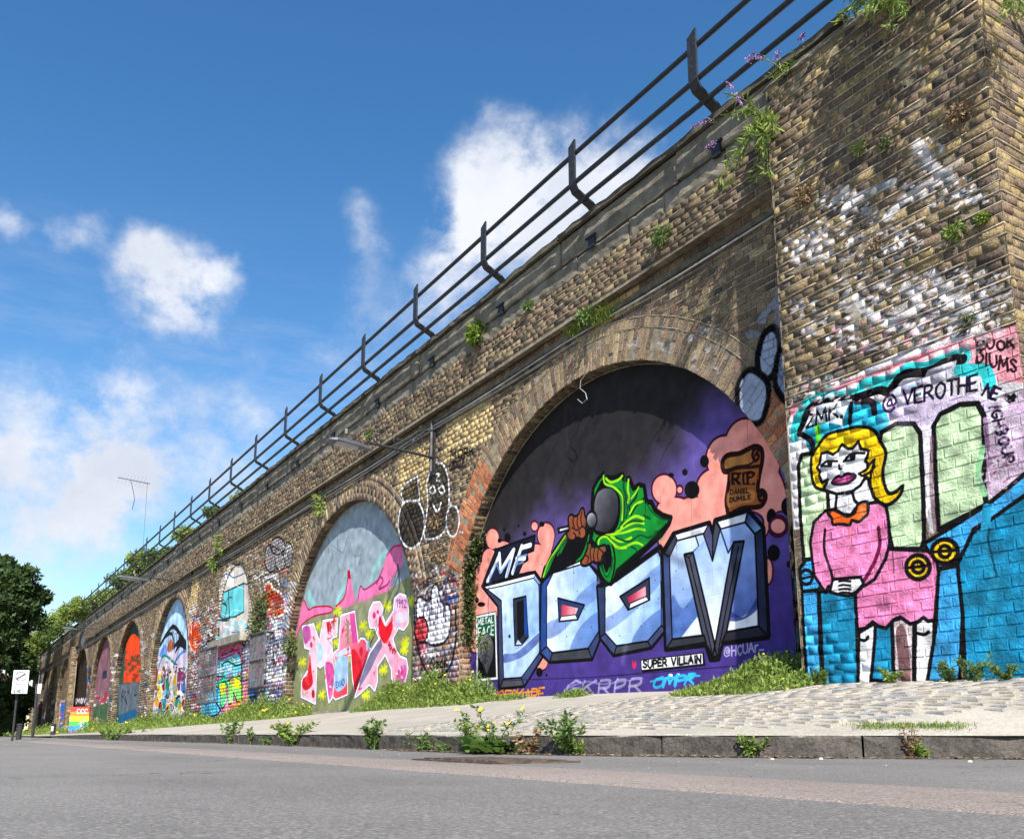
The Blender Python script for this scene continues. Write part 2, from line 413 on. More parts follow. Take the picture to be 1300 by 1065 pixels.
GLY = {
 'A': (.7, [[(0, 0), (.35, 1), (.7, 0)], [(.12, .35), (.58, .35)]]),
 'B': (.6, [[(0, 0), (0, 1), (.35, 1), (.5, .8), (.35, .55), (0, .53)], [(.3, .53), (.6, .3), (.4, 0), (0, 0)]]),
 'C': (.6, [[(.6, .85), (.35, 1), (.05, .7), (.05, .3), (.35, 0), (.6, .15)]]),
 'D': (.6, [[(0, 0), (0, 1)], [(0, 1), (.4, .92), (.6, .5), (.4, .08), (0, 0)]]),
 'E': (.5, [[(.5, 1), (0, 1)], [(0, 1), (0, 0)], [(0, 0), (.5, 0)], [(0, .52), (.42, .52)]]),
 'F': (.5, [[(.5, 1), (0, 1)], [(0, 1), (0, 0)], [(0, .52), (.42, .52)]]),
 'G': (.65, [[(.6, .85), (.35, 1), (.05, .7), (.05, .3), (.35, 0), (.62, .2), (.62, .45)], [(.62, .45), (.35, .45)]]),
 'H': (.6, [[(0, 0), (0, 1)], [(.6, 0), (.6, 1)], [(0, .5), (.6, .5)]]),
 'I': (.15, [[(.07, 0), (.07, 1)]]),
 'K': (.6, [[(0, 0), (0, 1)], [(.55, 1), (0, .45)], [(.18, .6), (.6, 0)]]),
 'L': (.5, [[(0, 1), (0, 0)], [(0, 0), (.5, 0)]]),
 'M': (.8, [[(0, 0), (.08, 1)], [(.08, 1), (.4, .3)], [(.4, .3), (.72, 1)], [(.72, 1), (.8, 0)]]),
 'N': (.6, [[(0, 0), (0, 1)], [(0, 1), (.6, 0)], [(.6, 0), (.6, 1)]]),
 'O': (.7, [[(.35, 1), (.05, .75), (.05, .25), (.35, 0), (.65, .25), (.65, .75), (.35, 1)]]),
 'P': (.55, [[(0, 0), (0, 1)], [(0, 1), (.4, .98), (.55, .75), (.4, .5), (0, .48)]]),
 'R': (.6, [[(0, 0), (0, 1)], [(0, 1), (.4, .98), (.55, .75), (.4, .52), (0, .48)], [(.25, .48), (.6, 0)]]),
 'S': (.55, [[(.52, .85), (.3, 1), (.05, .8), (.2, .55), (.45, .42), (.5, .18), (.25, 0), (0, .15)]]),
 'T': (.6, [[(0, 1), (.6, 1)], [(.3, 1), (.3, 0)]]),
 'U': (.6, [[(0, 1), (0, .3), (.3, 0), (.6, .3), (.6, 1)]]),
 'V': (.65, [[(0, 1), (.32, 0)], [(.32, 0), (.65, 1)]]),
 'W': (.85, [[(0, 1), (.2, 0)], [(.2, 0), (.42, .7)], [(.42, .7), (.64, 0)], [(.64, 0), (.85, 1)]]),
 'X': (.6, [[(0, 1), (.6, 0)], [(.6, 1), (0, 0)]]),
 'Y': (.6, [[(0, 1), (.3, .5)], [(.6, 1), (.3, .5)], [(.3, .5), (.3, 0)]]),
 'Z': (.6, [[(0, 1), (.6, 1)], [(.6, 1), (0, 0)], [(0, 0), (.6, 0)]]),
 'r': (.4, [[(0, 0), (0, .7)], [(0, .5), (.2, .7), (.4, .68)]]),
 'k': (.4, [[(0, 0), (0, .9)], [(.36, .6), (0, .3)], [(.1, .4), (.4, 0)]]),
 'o': (.45, [[(.22, .6), (.02, .3), (.22, 0), (.42, .3), (.22, .6)]]),
 'd': (.45, [[(.42, 1), (.42, 0)], [(.42, .5), (.2, .62), (.02, .3), (.2, 0), (.42, .15)]]),
 'e': (.45, [[(.02, .32), (.42, .32), (.3, .62), (.05, .5), (.02, .2), (.22, 0), (.42, .1)]]),
 'n': (.45, [[(0, 0), (0, .6)], [(0, .4), (.22, .62), (.42, .4), (.42, 0)]]),
 's': (.35, [[(.33, .55), (.1, .6), (.05, .42), (.3, .25), (.25, .02), (.0, .08)]]),
 'z': (.4, [[(0, .6), (.38, .6)], [(.38, .6), (0, 0)], [(0, 0), (.4, 0)]]),
 '1': (.3, [[(0, .8), (.2, 1), (.2, 0)]]),
 '2': (.55, [[(.02, .8), (.25, 1), (.5, .75), (.3, .4), (0, 0)], [(0, 0), (.55, 0)]]),
 '3': (.5, [[(.02, .9), (.3, 1), (.45, .75), (.2, .53)], [(.2, .53), (.5, .3), (.3, 0), (0, .1)]]),
 '0': (.55, [[(.27, 1), (.02, .7), (.02, .3), (.27, 0), (.52, .3), (.52, .7), (.27, 1)]]),
 '9': (.5, [[(.45, .7), (.2, .5), (.03, .75), (.25, 1), (.46, .8), (.4, .3), (.25, 0)]]),
 '@': (.9, [[(.6, .35), (.4, .3), (.3, .5), (.45, .7), (.62, .6), (.62, .35), (.8, .35), (.85, .6), (.6, .95), (.25, .9), (.02, .5), (.2, .08), (.6, .0), (.8, .1)]]),
 '_': (.6, [[(0, .02), (.6, .02)]]), '-': (.4, [[(0, .5), (.4, .5)]]), '.': (.1, [[(.05, 0), (.06, .08)]]), ' ': (.35, []),
}

# ================================================================== murals
BLK = (22, 20, 24); WHT = (245, 245, 245)
# ---------------- big purple mural in the near arch
D = Canvas(WP, 4.9, 11.4, 0.2, 4.2, 190, (68, 65, 66))
D.k = crop(580, 440, 2.316)
def bgfun(xx, yy):
    z = yy / D.ppm + D.z0; s = xx / D.ppm + D.s0
    n = 0.16 * np.sin(s * 2.3) + .06 * np.sin(s * 7 + z * 3) + .05 * np.sin(s * 13 - z * 9)
    edge = 2.55 - 0.10 * (s - 8) + n + .45 * sm(7.0, 5.2, s)
    t = sm(-.45, .45, edge - z)[..., None]
    c = np.array([60, 57, 59.]) * (1 - t) + np.array([116, 100, 166.]) * t
    t2 = sm(1.9, .9, z)[..., None]
    return c * (1 - t2) + np.array([92, 74, 146.]) * t2
yy, xx = np.mgrid[0:D.h, 0:D.w]; D.rgb[:] = bgfun(xx, yy)
for x, y, x2, y2, w in [(395, 225, 355, 330, .13), (380, 240, 330, 360, .08), (420, 200, 400, 260, .10), (610, 225, 535, 355, .035), (640, 265, 600, 340, .03), (370, 300, 330, 390, .06), (345, 330, 300, 430, .05), (300, 280, 240, 400, .05)]:
    D.line([(x, y), ((x + x2) / 2 - 4, (y + y2) / 2), (x2, y2)], w, (52, 48, 56), alpha=.55, w2=w * .3, soft=5)
PINK = (246, 170, 158)
def cloud(cv, shapes, polys, k):
    old = cv.k; cv.k = k
    for x, y, rx, ry in shapes: cv.ell(x, y, rx, ry, None, (88, 30, 62), .045)
    for p in polys: cv.poly(p, None, (88, 30, 62), .04, curve=True)
    for x, y, rx, ry in shapes: cv.ell(x, y, rx, ry, PINK)
    for p in polys: cv.poly(p, PINK, curve=True)
    cv.k = old
kA = crop(600, 620, 4.096)
cloud(D, [(103, 262, 33, 52), (160, 305, 38, 30), (88, 372, 38, 60), (60, 505, 42, 85), (45, 660, 52, 52), (382, 243, 44, 62), (322, 196, 16, 22), (330, 350, 80, 60), (358, 905, 32, 36), (8, 760, 26, 90)],
      [[(240, 440), (250, 400), (290, 350), (380, 300), (420, 270), (400, 350), (365, 420), (360, 490), (320, 430)], [(20, 420), (100, 350), (150, 400), (140, 600), (130, 660), (10, 660), (0, 560)]], kA)
kD = crop(580, 440, 2.316)
cloud(D, [(610, 420, 35, 42), (655, 421, 7, 9), (640, 480, 52, 36), (695, 490, 50, 48), (760, 420, 55, 60), (790, 330, 55, 66), (850, 300, 62, 86), (900, 330, 50, 90), (945, 528, 26, 27), (915, 660, 12, 36)],
      [[(600, 590), (590, 500), (660, 465), (760, 430), (860, 260), (950, 380), (968, 470), (935, 490), (905, 560), (900, 500), (840, 480), (760, 530), (740, 520), (640, 560)]], kD)
D.k = kA
for x, y, rx, ry in [(140, 270, 10, 12), (165, 213, 7, 9), (182, 255, 16, 24), (240, 195, 5, 7), (271, 236, 9, 12), (360, 185, 14, 14), (348, 955, 17, 24), (385, 970, 5, 8), (22, 580, 10, 14), (45, 602, 20, 12)]: D.ell(x, y, rx, ry, BLK)
D.k = kD
for x, y, rx, ry in [(728, 337, 13, 18), (670, 369, 8, 10), (691, 421, 22, 26), (630, 378, 8, 7), (932, 606, 18, 24), (980, 470, 26, 30), (995, 560, 16, 30), (925, 500, 14, 24), (978, 640, 8, 10)]: D.ell(x, y, rx, ry, BLK)
D.ell(945, 528, 25, 26, PINK, (88, 30, 62), .03)
# ---- parchment scroll
D.k = crop(860, 540, 6.656)
D.poly([(380, 345), (388, 290), (430, 250), (520, 238), (590, 205), (655, 178), (706, 195), (722, 250), (716, 330), (700, 400), (690, 460), (682, 550), (720, 555), (747, 590), (740, 640), (695, 688), (560, 700), (480, 735), (450, 755), (428, 735), (415, 640), (424, 560), (438, 460), (440, 400), (398, 392)], (176, 112, 62), (60, 24, 22), .045, curve=True)
D.poly([(440, 400), (560, 372), (690, 372), (688, 460), (560, 440), (440, 470)], (206, 120, 55), alpha=.6)
D.poly([(430, 560), (560, 540), (650, 560), (640, 640), (540, 660), (430, 690)], (222, 160, 100), alpha=.6, curve=True)
D.poly([(395, 350), (400, 295), (440, 265), (530, 250), (600, 215), (640, 200), (636, 260), (650, 300), (600, 335), (500, 350), (420, 375)], (196, 142, 84), (70, 34, 24), .02, curve=True)
D.line([(436, 392), (520, 360), (620, 355), (690, 345)], .03, (70, 34, 24)); D.line([(700, 215), (660, 200), (636, 250), (660, 300), (690, 270), (675, 235), (660, 255)], .03, (60, 28, 22))
D.line([(684, 560), (690, 620), (720, 640), (735, 610), (715, 580), (700, 605)], .03, (60, 28, 22))
D.text('RIP', (462, 500), (645, 482), 88, .020, (50, 28, 26), gap=.3); D.text('RIP', (474, 494), (654, 476), 80, .012, (50, 28, 26), gap=.3)
for x in (470, 520, 570, 600, 640): D.line([(x - 10, 412), (x + 4, 402), (x + 16, 410)], .016, (50, 28, 26)); D.line([(x - 8, 500), (x + 4, 492), (x + 14, 500)], .014, (50, 28, 26))
D.text('DANIEL', (450, 585), (605, 570), 38, .010, (45, 30, 30)); D.text('DUMILE', (445, 650), (618, 622), 36, .010, (45, 30, 30))
# ---- MF
D.k = kA
D.poly([(52, 500), (122, 318), (325, 245), (318, 322), (285, 335), (288, 372), (262, 388), (240, 440), (208, 452), (135, 484), (118, 508)], (40, 44, 66), BLK, .03)
for tx, q0, q1 in (('M', (84, 482), (176, 456)), ('F', (208, 440), (256, 428))): D.text(tx, q0, q1, 138, .062, (236, 243, 252), up=(.34, -1), under=(.095, BLK))
for tx, q0, q1 in (('M', (88, 478), (180, 452)), ('F', (212, 436), (258, 424))): D.text(tx, q0, q1, 80, .030, (140, 168, 222), up=(.34, -1), alpha=.8)
# ---- D
GRY = (86, 88, 104); FT = (236, 243, 252); FB = (150, 186, 232)
def plate(outer, face, inner=None, bevel=GRY, holes=()):
    D.poly(outer, bevel, BLK, .05)
    q = D.grad(face[0], face[len(face) // 2], FT, FB)
    D.poly(face, q, (30, 32, 48), .018)
plate([(50, 508), (325, 437), (362, 492), (375, 858), (268, 1027), (138, 1040), (133, 612)], [(72, 522), (330, 462), (345, 505), (350, 850), (256, 982), (162, 990), (150, 585)])
D.poly([(56, 512), (322, 443), (332, 462), (150, 508), (72, 524)], (248, 249, 251), (30, 32, 48), .015)
D.poly([(325, 450), (358, 495), (352, 510), (318, 468)], (150, 172, 214), (30, 32, 48), .012)
D.poly([(160, 895), (250, 820), (350, 740), (350, 850), (256, 982), (162, 988)], (196, 216, 244), alpha=.9)
D.poly([(164, 860), (230, 850), (348, 748), (350, 790), (262, 872), (164, 905)], (74, 92, 160), alpha=.65, curve=True)
D.poly([(50, 508), (133, 612), (138, 1040), (162, 990), (150, 585), (72, 522)], (78, 84, 112), BLK, .02)
D.poly([(138, 1040), (268, 1027), (254, 983), (162, 990)], (98, 98, 100), BLK, .022)
D.poly([(345, 500), (362, 492), (375, 858), (352, 850)], (58, 82, 150), BLK, .015); D.poly([(352, 850), (375, 858), (268, 1027), (254, 983)], (84, 96, 138), BLK, .018)
D.poly([(212, 576), (278, 560), (290, 772), (256, 812), (220, 815)], (62, 66, 84), BLK, .022)
D.poly([(230, 590), (266, 578), (270, 755), (244, 785), (234, 785)], (26, 26, 32)); D.poly([(266, 578), (278, 562), (288, 770), (270, 760)], (42, 84, 160)); D.poly([(224, 812), (236, 786), (256, 810)], (214, 226, 240))
D.ell(192, 768, 6, 10, (70, 80, 80))
# ---- first O
plate([(358, 500), (415, 428), (560, 376), (600, 395), (652, 440), (672, 470), (676, 750), (622, 886), (402, 902), (352, 852)], [(386, 510), (420, 440), (565, 395), (610, 400), (648, 452), (656, 745), (602, 832), (416, 855), (386, 822)])
D.poly([(413, 420), (560, 376), (562, 396), (418, 438)], (246, 247, 249), (30, 32, 48), .015)
D.poly([(388, 700), (470, 660), (560, 545), (650, 480), (650, 560), (560, 640), (470, 740), (388, 780)], (120, 148, 204), alpha=.65, curve=True)
D.poly([(505, 848), (560, 720), (655, 640), (656, 740), (602, 832)], (84, 116, 180), alpha=.55, curve=True)
D.poly([(402, 902), (622, 886), (602, 832), (416, 855)], (82, 84, 92), BLK, .022); D.poly([(352, 852), (402, 902), (416, 855), (386, 822)], (70, 96, 150), BLK, .018)
D.poly([(656, 745), (676, 750), (622, 886), (602, 832)], (74, 84, 122), BLK, .018); D.poly([(358, 500), (415, 428), (420, 440), (386, 510), (386, 822), (352, 852)], (54, 92, 158), BLK, .018)
D.poly([(444, 570), (582, 606), (548, 682), (450, 692)], (60, 76, 120), BLK, .02)
D.poly([(464, 602), (548, 622), (536, 655), (462, 664)], D.grad((464, 600), (536, 650), (206, 60, 90), (250, 200, 200))); D.poly([(452, 690), (462, 666), (536, 656), (546, 680)], (240, 242, 246), BLK, .01)
# ---- second O
D.k = kD
plate([(414, 706), (450, 695), (598, 588), (613, 610), (614, 832), (572, 884), (462, 907), (422, 856)], [(436, 706), (470, 690), (592, 602), (600, 620), (602, 820), (562, 866), (470, 880), (436, 842)])
D.poly([(436, 800), (480, 770), (540, 690), (600, 640), (600, 690), (540, 760), (470, 820), (436, 836)], (120, 148, 204), alpha=.6, curve=True)
D.poly([(515, 872), (540, 820), (602, 770), (602, 820), (562, 866)], (88, 118, 182), alpha=.6, curve=True)
D.poly([(462, 907), (572, 884), (562, 866), (470, 880)], (82, 84, 92), BLK, .02); D.poly([(422, 856), (462, 907), (470, 880), (436, 842)], (80, 90, 130), BLK, .016)
D.poly([(562, 866), (572, 884), (614, 832), (602, 820)], (84, 94, 132), BLK, .016)
D.poly([(414, 706), (436, 706), (436, 842), (422, 856)], (66, 74, 110), BLK, .016)
D.poly([(480, 735), (566, 680), (567, 744), (504, 774)], (72, 74, 92), BLK, .022); D.poly([(500, 738), (554, 704), (556, 732), (508, 754)], D.grad((500, 738), (556, 732), (190, 40, 80), (250, 190, 195))); D.poly([(506, 772), (510, 755), (557, 734), (565, 745)], (242, 244, 247), BLK, .012)
# ---- M
D.k = crop(780, 640, 4.841)
D.poly([(298, 300), (365, 185), (583, 120), (606, 196), (622, 104), (822, 43), (914, 150), (918, 210), (946, 812), (660, 852), (640, 948), (595, 952), (566, 862), (318, 890)], (84, 86, 102), BLK, .06)
fm = D.grad((430, 200), (470, 800), (214, 230, 250), (118, 150, 208))
D.poly([(340, 325), (386, 226), (548, 184), (604, 355), (652, 154), (805, 114), (866, 186), (888, 750), (690, 786), (740, 400), (640, 860), (612, 868), (440, 330), (548, 806), (355, 830)], fm)
D.poly([(340, 325), (386, 226), (500, 196), (520, 260), (484, 296), (430, 308), (548, 806), (355, 830)], fm, (30, 32, 48), .016)
D.poly([(484, 296), (560, 210), (604, 355), (652, 154), (720, 240), (722, 300), (618, 872)], D.grad((560, 260), (618, 860), (170, 196, 240), (252, 252, 252)))
D.poly([(652, 154), (805, 114), (866, 186), (888, 750), (692, 786), (796, 230), (735, 236), (700, 300)], D.grad((760, 130), (800, 760), (168, 192, 234), (108, 128, 196)), (30, 32, 48), .016)
D.poly([(355, 560), (420, 640), (500, 560), (530, 700), (410, 822), (356, 830)], (84, 116, 182), alpha=.6, curve=True); D.poly([(410, 818), (510, 690), (545, 802)], (232, 238, 246))
D.poly([(700, 700), (790, 690), (886, 620), (888, 750), (692, 784)], (240, 242, 246), curve=False); D.poly([(716, 660), (800, 690), (884, 560), (884, 636), (800, 704), (706, 716)], (70, 84, 150), alpha=.8, curve=True)
D.poly([(430, 312), (484, 296), (620, 870), (606, 930), (566, 862), (540, 790), (470, 470)], (92, 94, 108), BLK, .022); D.line([(460, 330), (600, 900)], .014, BLK, False); D.line([(430, 312), (460, 330), (484, 296)], .012, BLK, False)
D.poly([(735, 234), (797, 228), (690, 790), (636, 940), (618, 876), (722, 290)], (84, 86, 104), BLK, .022); D.line([(764, 262), (640, 900)], .014, BLK, False)
D.poly([(372, 188), (583, 124), (566, 176), (388, 224)], (240, 242, 246), (30, 32, 48), .016); D.poly([(632, 108), (820, 50), (806, 112), (656, 152)], (238, 240, 245), (30, 32, 48), .016)
D.poly([(822, 45), (912, 150), (866, 184), (806, 112)], D.grad((822, 60), (900, 160), (66, 76, 120), (150, 190, 226)), BLK, .018)
D.poly([(318, 890), (566, 850), (552, 806), (356, 830)], (70, 72, 78), BLK, .02); D.poly([(690, 786), (888, 750), (946, 812), (662, 850)], (60, 60, 72), BLK, .02); D.poly([(866, 186), (914, 150), (946, 812), (888, 750)], (62, 66, 96), BLK, .02)
D.poly([(298, 300), (318, 890), (356, 830), (340, 325)], (82, 94, 138), BLK, .018); D.poly([(583, 122), (606, 196), (604, 350), (548, 184)], (92, 96, 130), BLK, .016); D.poly([(606, 196), (622, 104), (652, 154), (604, 350)], (86, 92, 104), BLK, .016)
# ---- plate with lettering
D.poly([(160, 965), (550, 910), (560, 990), (172, 1034)], BLK); D.poly([(164, 958), (545, 914), (548, 984), (168, 1022)], (245, 245, 244), (20, 20, 24), .010)
D.text('SUPER VILLAIN', (178, 1006), (532, 972), 42, .021, (28, 28, 32), jit=.05)
D.text('@HCUAr_', (676, 938), (918, 898), 56, .015, (188, 182, 214), jit=.03)
D.poly([(108, 985), (112, 955), (120, 980), (130, 958), (136, 985), (128, 1010), (116, 1012)], (226, 60, 110)); D.ell(345, 1050, 14, 10, WHT); D.ell(392, 1046, 12, 8, WHT)
# ---- cloak of a plain hooded singer with a microphone
D.k = crop(680, 590, 6.263)
CL = (30, 150, 66); DG = (12, 92, 48); YG = (176, 226, 44)
D.poly([(50, 915), (62, 860), (95, 790), (150, 680), (210, 590), (250, 545), (420, 520), (520, 560), (500, 640), (430, 720), (330, 765), (135, 850), (75, 905)], BLK, BLK, .05)
D.poly([(55, 912), (66, 850), (105, 775), (160, 680), (245, 552), (262, 580), (220, 640), (160, 720), (110, 840), (75, 900)], CL, BLK, .02)
D.line([(62, 890), (100, 780), (165, 675), (240, 565)], .022, YG)
for a in ([(200, 700), (245, 610)], [(175, 720), (215, 650)], [(345, 760), (395, 690), (425, 560)], [(325, 768), (370, 720), (410, 620)]): D.line(a, .022, CL)
D.poly([(455, 520), (448, 400), (450, 290), (458, 190), (492, 120), (540, 70), (560, 100), (620, 105), (692, 78), (705, 120), (745, 108), (780, 190), (822, 160), (864, 172), (882, 292), (922, 300), (950, 360), (1010, 402), (1076, 422), (1062, 470), (1000, 560), (905, 650), (830, 720), (700, 850), (600, 946), (560, 936), (512, 870), (500, 800), (520, 740), (560, 690), (540, 640), (480, 650), (440, 600)], CL, BLK, .055)
D.poly([(462, 520), (452, 400), (462, 260), (500, 170), (530, 120), (560, 170), (640, 210), (672, 280), (668, 420), (640, 510), (590, 560), (500, 560)], (14, 16, 18), curve=True)
D.poly([(470, 500), (466, 380), (470, 290), (498, 215), (560, 186), (630, 215), (655, 290), (650, 400), (622, 480), (570, 530), (520, 530)], D.grad((470, 250), (640, 470), (128, 128, 134), (52, 52, 58)), curve=True)
D.line([(548, 80), (560, 150), (610, 185), (672, 215), (702, 300), (700, 420), (665, 520)], .045, DG); D.line([(540, 90), (552, 150), (620, 178), (684, 240), (694, 330), (688, 440)], .025, YG); D.line([(715, 110), (700, 170), (720, 260), (732, 360), (720, 420)], .03, DG)
D.line([(560, 110), (600, 140), (660, 120), (690, 90)], .03, YG); D.line([(740, 120), (735, 200), (745, 250), (735, 300)], .03, YG)
D.poly([(745, 330), (800, 260), (822, 172), (858, 178), (868, 260), (800, 330), (760, 400)], (38, 160, 60), BLK, .02); D.line([(750, 390), (790, 320), (850, 290)], .026, YG); D.line([(760, 270), (800, 220), (820, 180)], .022, YG)
for a, w in (([(680, 500), (740, 440), (800, 410), (860, 430)], .03), ([(640, 540), (740, 480), (810, 460), (860, 468)], .026), ([(560, 560), (700, 540), (800, 510), (870, 520)], .026), ([(600, 570), (680, 610), (760, 580)], .03), ([(610, 620), (680, 660), (790, 620), (850, 640)], .026)):
    D.line(a, w, YG)
for a, w in (([(700, 490), (760, 450), (850, 452)], .02), ([(860, 400), (910, 430), (870, 415)], .02), ([(880, 300), (930, 380), (1000, 430), (1060, 440)], .016), ([(640, 580), (740, 610), (830, 560), (900, 580), (960, 540)], .022), ([(700, 800), (780, 740), (800, 680), (760, 650)], .022), ([(950, 540), (1000, 520), (1050, 470)], .03)):
    D.line(a, w, DG)
D.poly([(486, 640), (490, 590), (540, 565), (590, 590), (625, 690), (630, 800), (600, 930), (560, 930), (515, 860), (505, 790), (540, 740), (556, 690)], CL, BLK, .026, curve=True)
D.poly([(505, 780), (540, 700), (560, 640), (590, 640), (606, 720), (600, 800), (580, 850), (545, 850)], BLK, curve=True); D.line([(500, 640), (510, 590), (560, 572), (610, 620), (650, 660), (720, 660)], .026, YG)
D.line([(520, 800), (560, 890), (600, 840), (614, 740)], .02, DG); D.line([(535, 800), (562, 868), (590, 820)], .014, CL)
D.poly([(640, 830), (800, 690), (870, 640), (1070, 430), (1064, 480), (900, 670), (740, 820), (604, 946)], (14, 18, 16), alpha=.85)
D.poly([(178, 508), (262, 488), (400, 462), (408, 492), (264, 520), (186, 540)], D.grad((260, 480), (264, 525), (250, 250, 250), (150, 150, 156)), BLK, .026)
D.ell(186, 520, 9, 13, (60, 60, 66)); D.ell(446, 440, 42, 68, D.grad((430, 390), (470, 500), (196, 196, 200), (58, 58, 62)), BLK, .03)
SK = (158, 96, 66); SO = (60, 26, 24)
D.poly([(262, 470), (262, 420), (285, 395), (310, 410), (340, 395), (362, 350), (382, 350), (392, 400), (405, 440), (400, 500), (398, 560), (370, 590), (330, 578), (300, 602), (262, 590), (250, 540), (268, 520)], SK, BLK, .027, curve=True)
for a in ([(300, 420), (298, 460), (310, 500)], [(335, 410), (330, 460), (340, 500)], [(368, 370), (360, 440), (372, 495)], [(290, 500), (330, 520), (372, 490), (395, 510)], [(300, 540), (318, 560), (312, 590)], [(345, 530), (352, 555)]): D.line(a, .02, SO)
D.poly([(362, 770), (385, 730), (412, 660), (415, 625), (440, 620), (450, 650), (500, 650), (555, 640), (565, 690), (535, 720), (520, 770), (480, 782), (455, 772), (410, 800), (372, 800)], SK, BLK, .03, curve=True)
for a in ([(440, 660), (432, 700), (440, 760)], [(470, 670), (460, 720), (468, 770)], [(500, 670), (492, 720), (500, 765)], [(400, 720), (420, 740), (410, 780)], [(500, 660), (540, 700)]): D.line(a, .018, SO)
# ---- small pasted poster
D.k = kA
D.poly([(17, 662), (122, 640), (132, 994), (19, 1006)], (238, 238, 238), (90, 90, 96), .012)
D.poly([(26, 672), (113, 654), (118, 770), (27, 792)], (34, 110, 74)); D.poly([(27, 792), (118, 770), (122, 980), (28, 990)], (20, 20, 22))
D.text('METAL', (30, 710), (108, 695), 30, .017, (244, 244, 244), gap=.28, jit=.04); D.text('FACE', (31, 775), (110, 758), 46, .020, (244, 244, 244), gap=.28)
D.poly([(72, 752), (108, 800), (106, 880), (88, 930), (74, 968), (60, 930), (32, 880), (32, 812)], D.grad((40, 800), (100, 900), (150, 150, 150), (80, 80, 82)), BLK, .012, curve=True)
# ---- tags on the plinth
D.k = kD
D.text('SOHOESKARE', (60, 1052), (258, 1040), 36, .022, (240, 160, 50), jit=.05, gap=.05, up=(.12, -1)); D.line([(62, 1030), (250, 1012)], .02, (240, 160, 50))
D.text('GKRPR', (325, 1032), (545, 1020), 44, .030, (188, 184, 204), jit=.08, alpha=.75, up=(.1, -1)); D.line([(320, 1010), (380, 985), (440, 992), (540, 975)], .02, (170, 166, 200), alpha=.6)
D.text('OMPR', (580, 1006), (700, 992), 30, .028, (70, 190, 230), jit=.05, gap=.08, up=(.25, -1)); D.line([(575, 985), (640, 972), (720, 968)], .018, (70, 190, 230))
D.line([(45, 985), (400, 972), (1000, 925)], .012, (60, 46, 100), curve=False)
D.line([(100, 640), (92, 760), (96, 800)], .02, (80, 60, 130), alpha=.5, soft=3)
for i in range(26):
    x = 250 + i * 17; D.ell(x + (i * 37 % 11), 640 + (i * 53 % 240), 1.6, 1.6, (60, 62, 90))
def drips(cv, n, seed, alpha=.35, L=.5):
    """thin runs and soft overspray in the colour of the paint above them"""
    rg_ = np.random.default_rng(seed)
    for i in range(n):
        x = int(rg_.uniform(.06, .94) * cv.w); y = int(rg_.uniform(.15, .8) * cv.h); c = cv.rgb[y, x].copy() * rg_.uniform(.55, .95); l = rg_.uniform(.1, 1) * L * cv.ppm
        cv.strokeq(np.array([[x, y], [x + rg_.normal(0, 1), y - l * .5], [x + rg_.normal(0, 2), y - l]]), rg_.uniform(.004, .010), c, alpha, .003)
    for i in range(n // 2):
        x = int(rg_.uniform(.06, .94) * cv.w); y = int(rg_.uniform(.1, .85) * cv.h); c = cv.rgb[min(y + 14, cv.h - 1), x].copy(); cv.strokeq(np.array([[x, y], [x + rg_.normal(0, 30), y + rg_.normal(0, 14)]]), rg_.uniform(.03, .12), c, .22, None, 12)
drips(D, 130, 901); D.grain(9, 3); D.image('paint_purple_mural')

# ---------------- second arch: letters in pink and red
M = Canvas(WP, 12.0, 18.9, 0.2, 4.2, 150, (150, 163, 172))
M.k = crop(350, 580, 3.044)
M.poly([(60, 640), (170, 600), (250, 575), (340, 545), (430, 520), (500, 470), (600, 420), (600, 1030), (60, 1030)], (140, 143, 104))
M.poly([(60, 700), (130, 640), (300, 560), (420, 560), (420, 640), (200, 700)], (150, 150, 128), alpha=.5, curve=True)
M.poly([(520, 480), (600, 470), (600, 1000), (540, 1000)], (118, 132, 86), alpha=.6)
TQ = (140, 226, 214); PK = (232, 122, 170)
for p in ([(140, 575), (125, 520), (150, 570)], [(240, 560), (265, 500), (290, 440)], [(370, 470), (400, 400), (440, 360)]): M.line(p, .13, TQ, alpha=.5, soft=10)
M.poly([(88, 560), (110, 555), (128, 590), (150, 580), (210, 578), (215, 600), (150, 615), (100, 650), (78, 700)], PK, (170, 30, 60), .03, curve=True)
M.poly([(230, 580), (262, 545), (276, 490), (279, 440), (288, 440), (296, 500), (302, 570)], PK, curve=True); M.line([(232, 578), (264, 545), (278, 480), (281, 442)], .035, (176, 26, 52)); M.poly([(277, 438), (287, 438), (290, 470), (278, 470)], (170, 24, 44))
M.poly([(318, 560), (322, 520), (335, 500), (345, 510), (385, 480), (410, 440), (430, 380), (450, 350), (480, 340), (492, 370), (485, 430), (450, 470), (440, 510), (400, 530)], PK, curve=True)
M.line([(318, 555), (328, 500), (345, 512), (392, 478), (415, 430)], .03, (150, 34, 90)); M.line([(390, 490), (405, 465), (415, 480), (400, 510), (430, 495), (440, 480)], .04, (150, 50, 110)); M.line([(430, 380), (455, 348), (485, 342)], .04, (196, 60, 110))
M.line([(472, 420), (478, 500), (450, 560)], .07, (84, 100, 110), soft=3); M.text('TONC', (330, 566), (385, 552), 16, .02, (190, 120, 160))
M.line([(230, 420), (215, 340), (260, 370), (280, 310), (300, 380), (330, 380), (320, 420)], .014, (110, 122, 130)); M.line([(240, 300), (240, 420), (260, 440)], .012, (116, 128, 136))
M.k = crop(380, 740, 6.265)
YL = (216, 222, 40)
for x, y in [(155, 345), (305, 225), (510, 340), (560, 400), (290, 470), (25, 630), (670, 690), (180, 890), (530, 890), (700, 180), (840, 470), (395, 600), (835, 530), (885, 150)]:
    for a in range(4): M.line([(x - 28 * math.cos(a), y - 40 * math.sin(a * .8)), (x + 28 * math.cos(a), y + 40 * math.sin(a * .8 + .3))], .05, YL, alpha=.75)
OUT = (44, 78, 110)
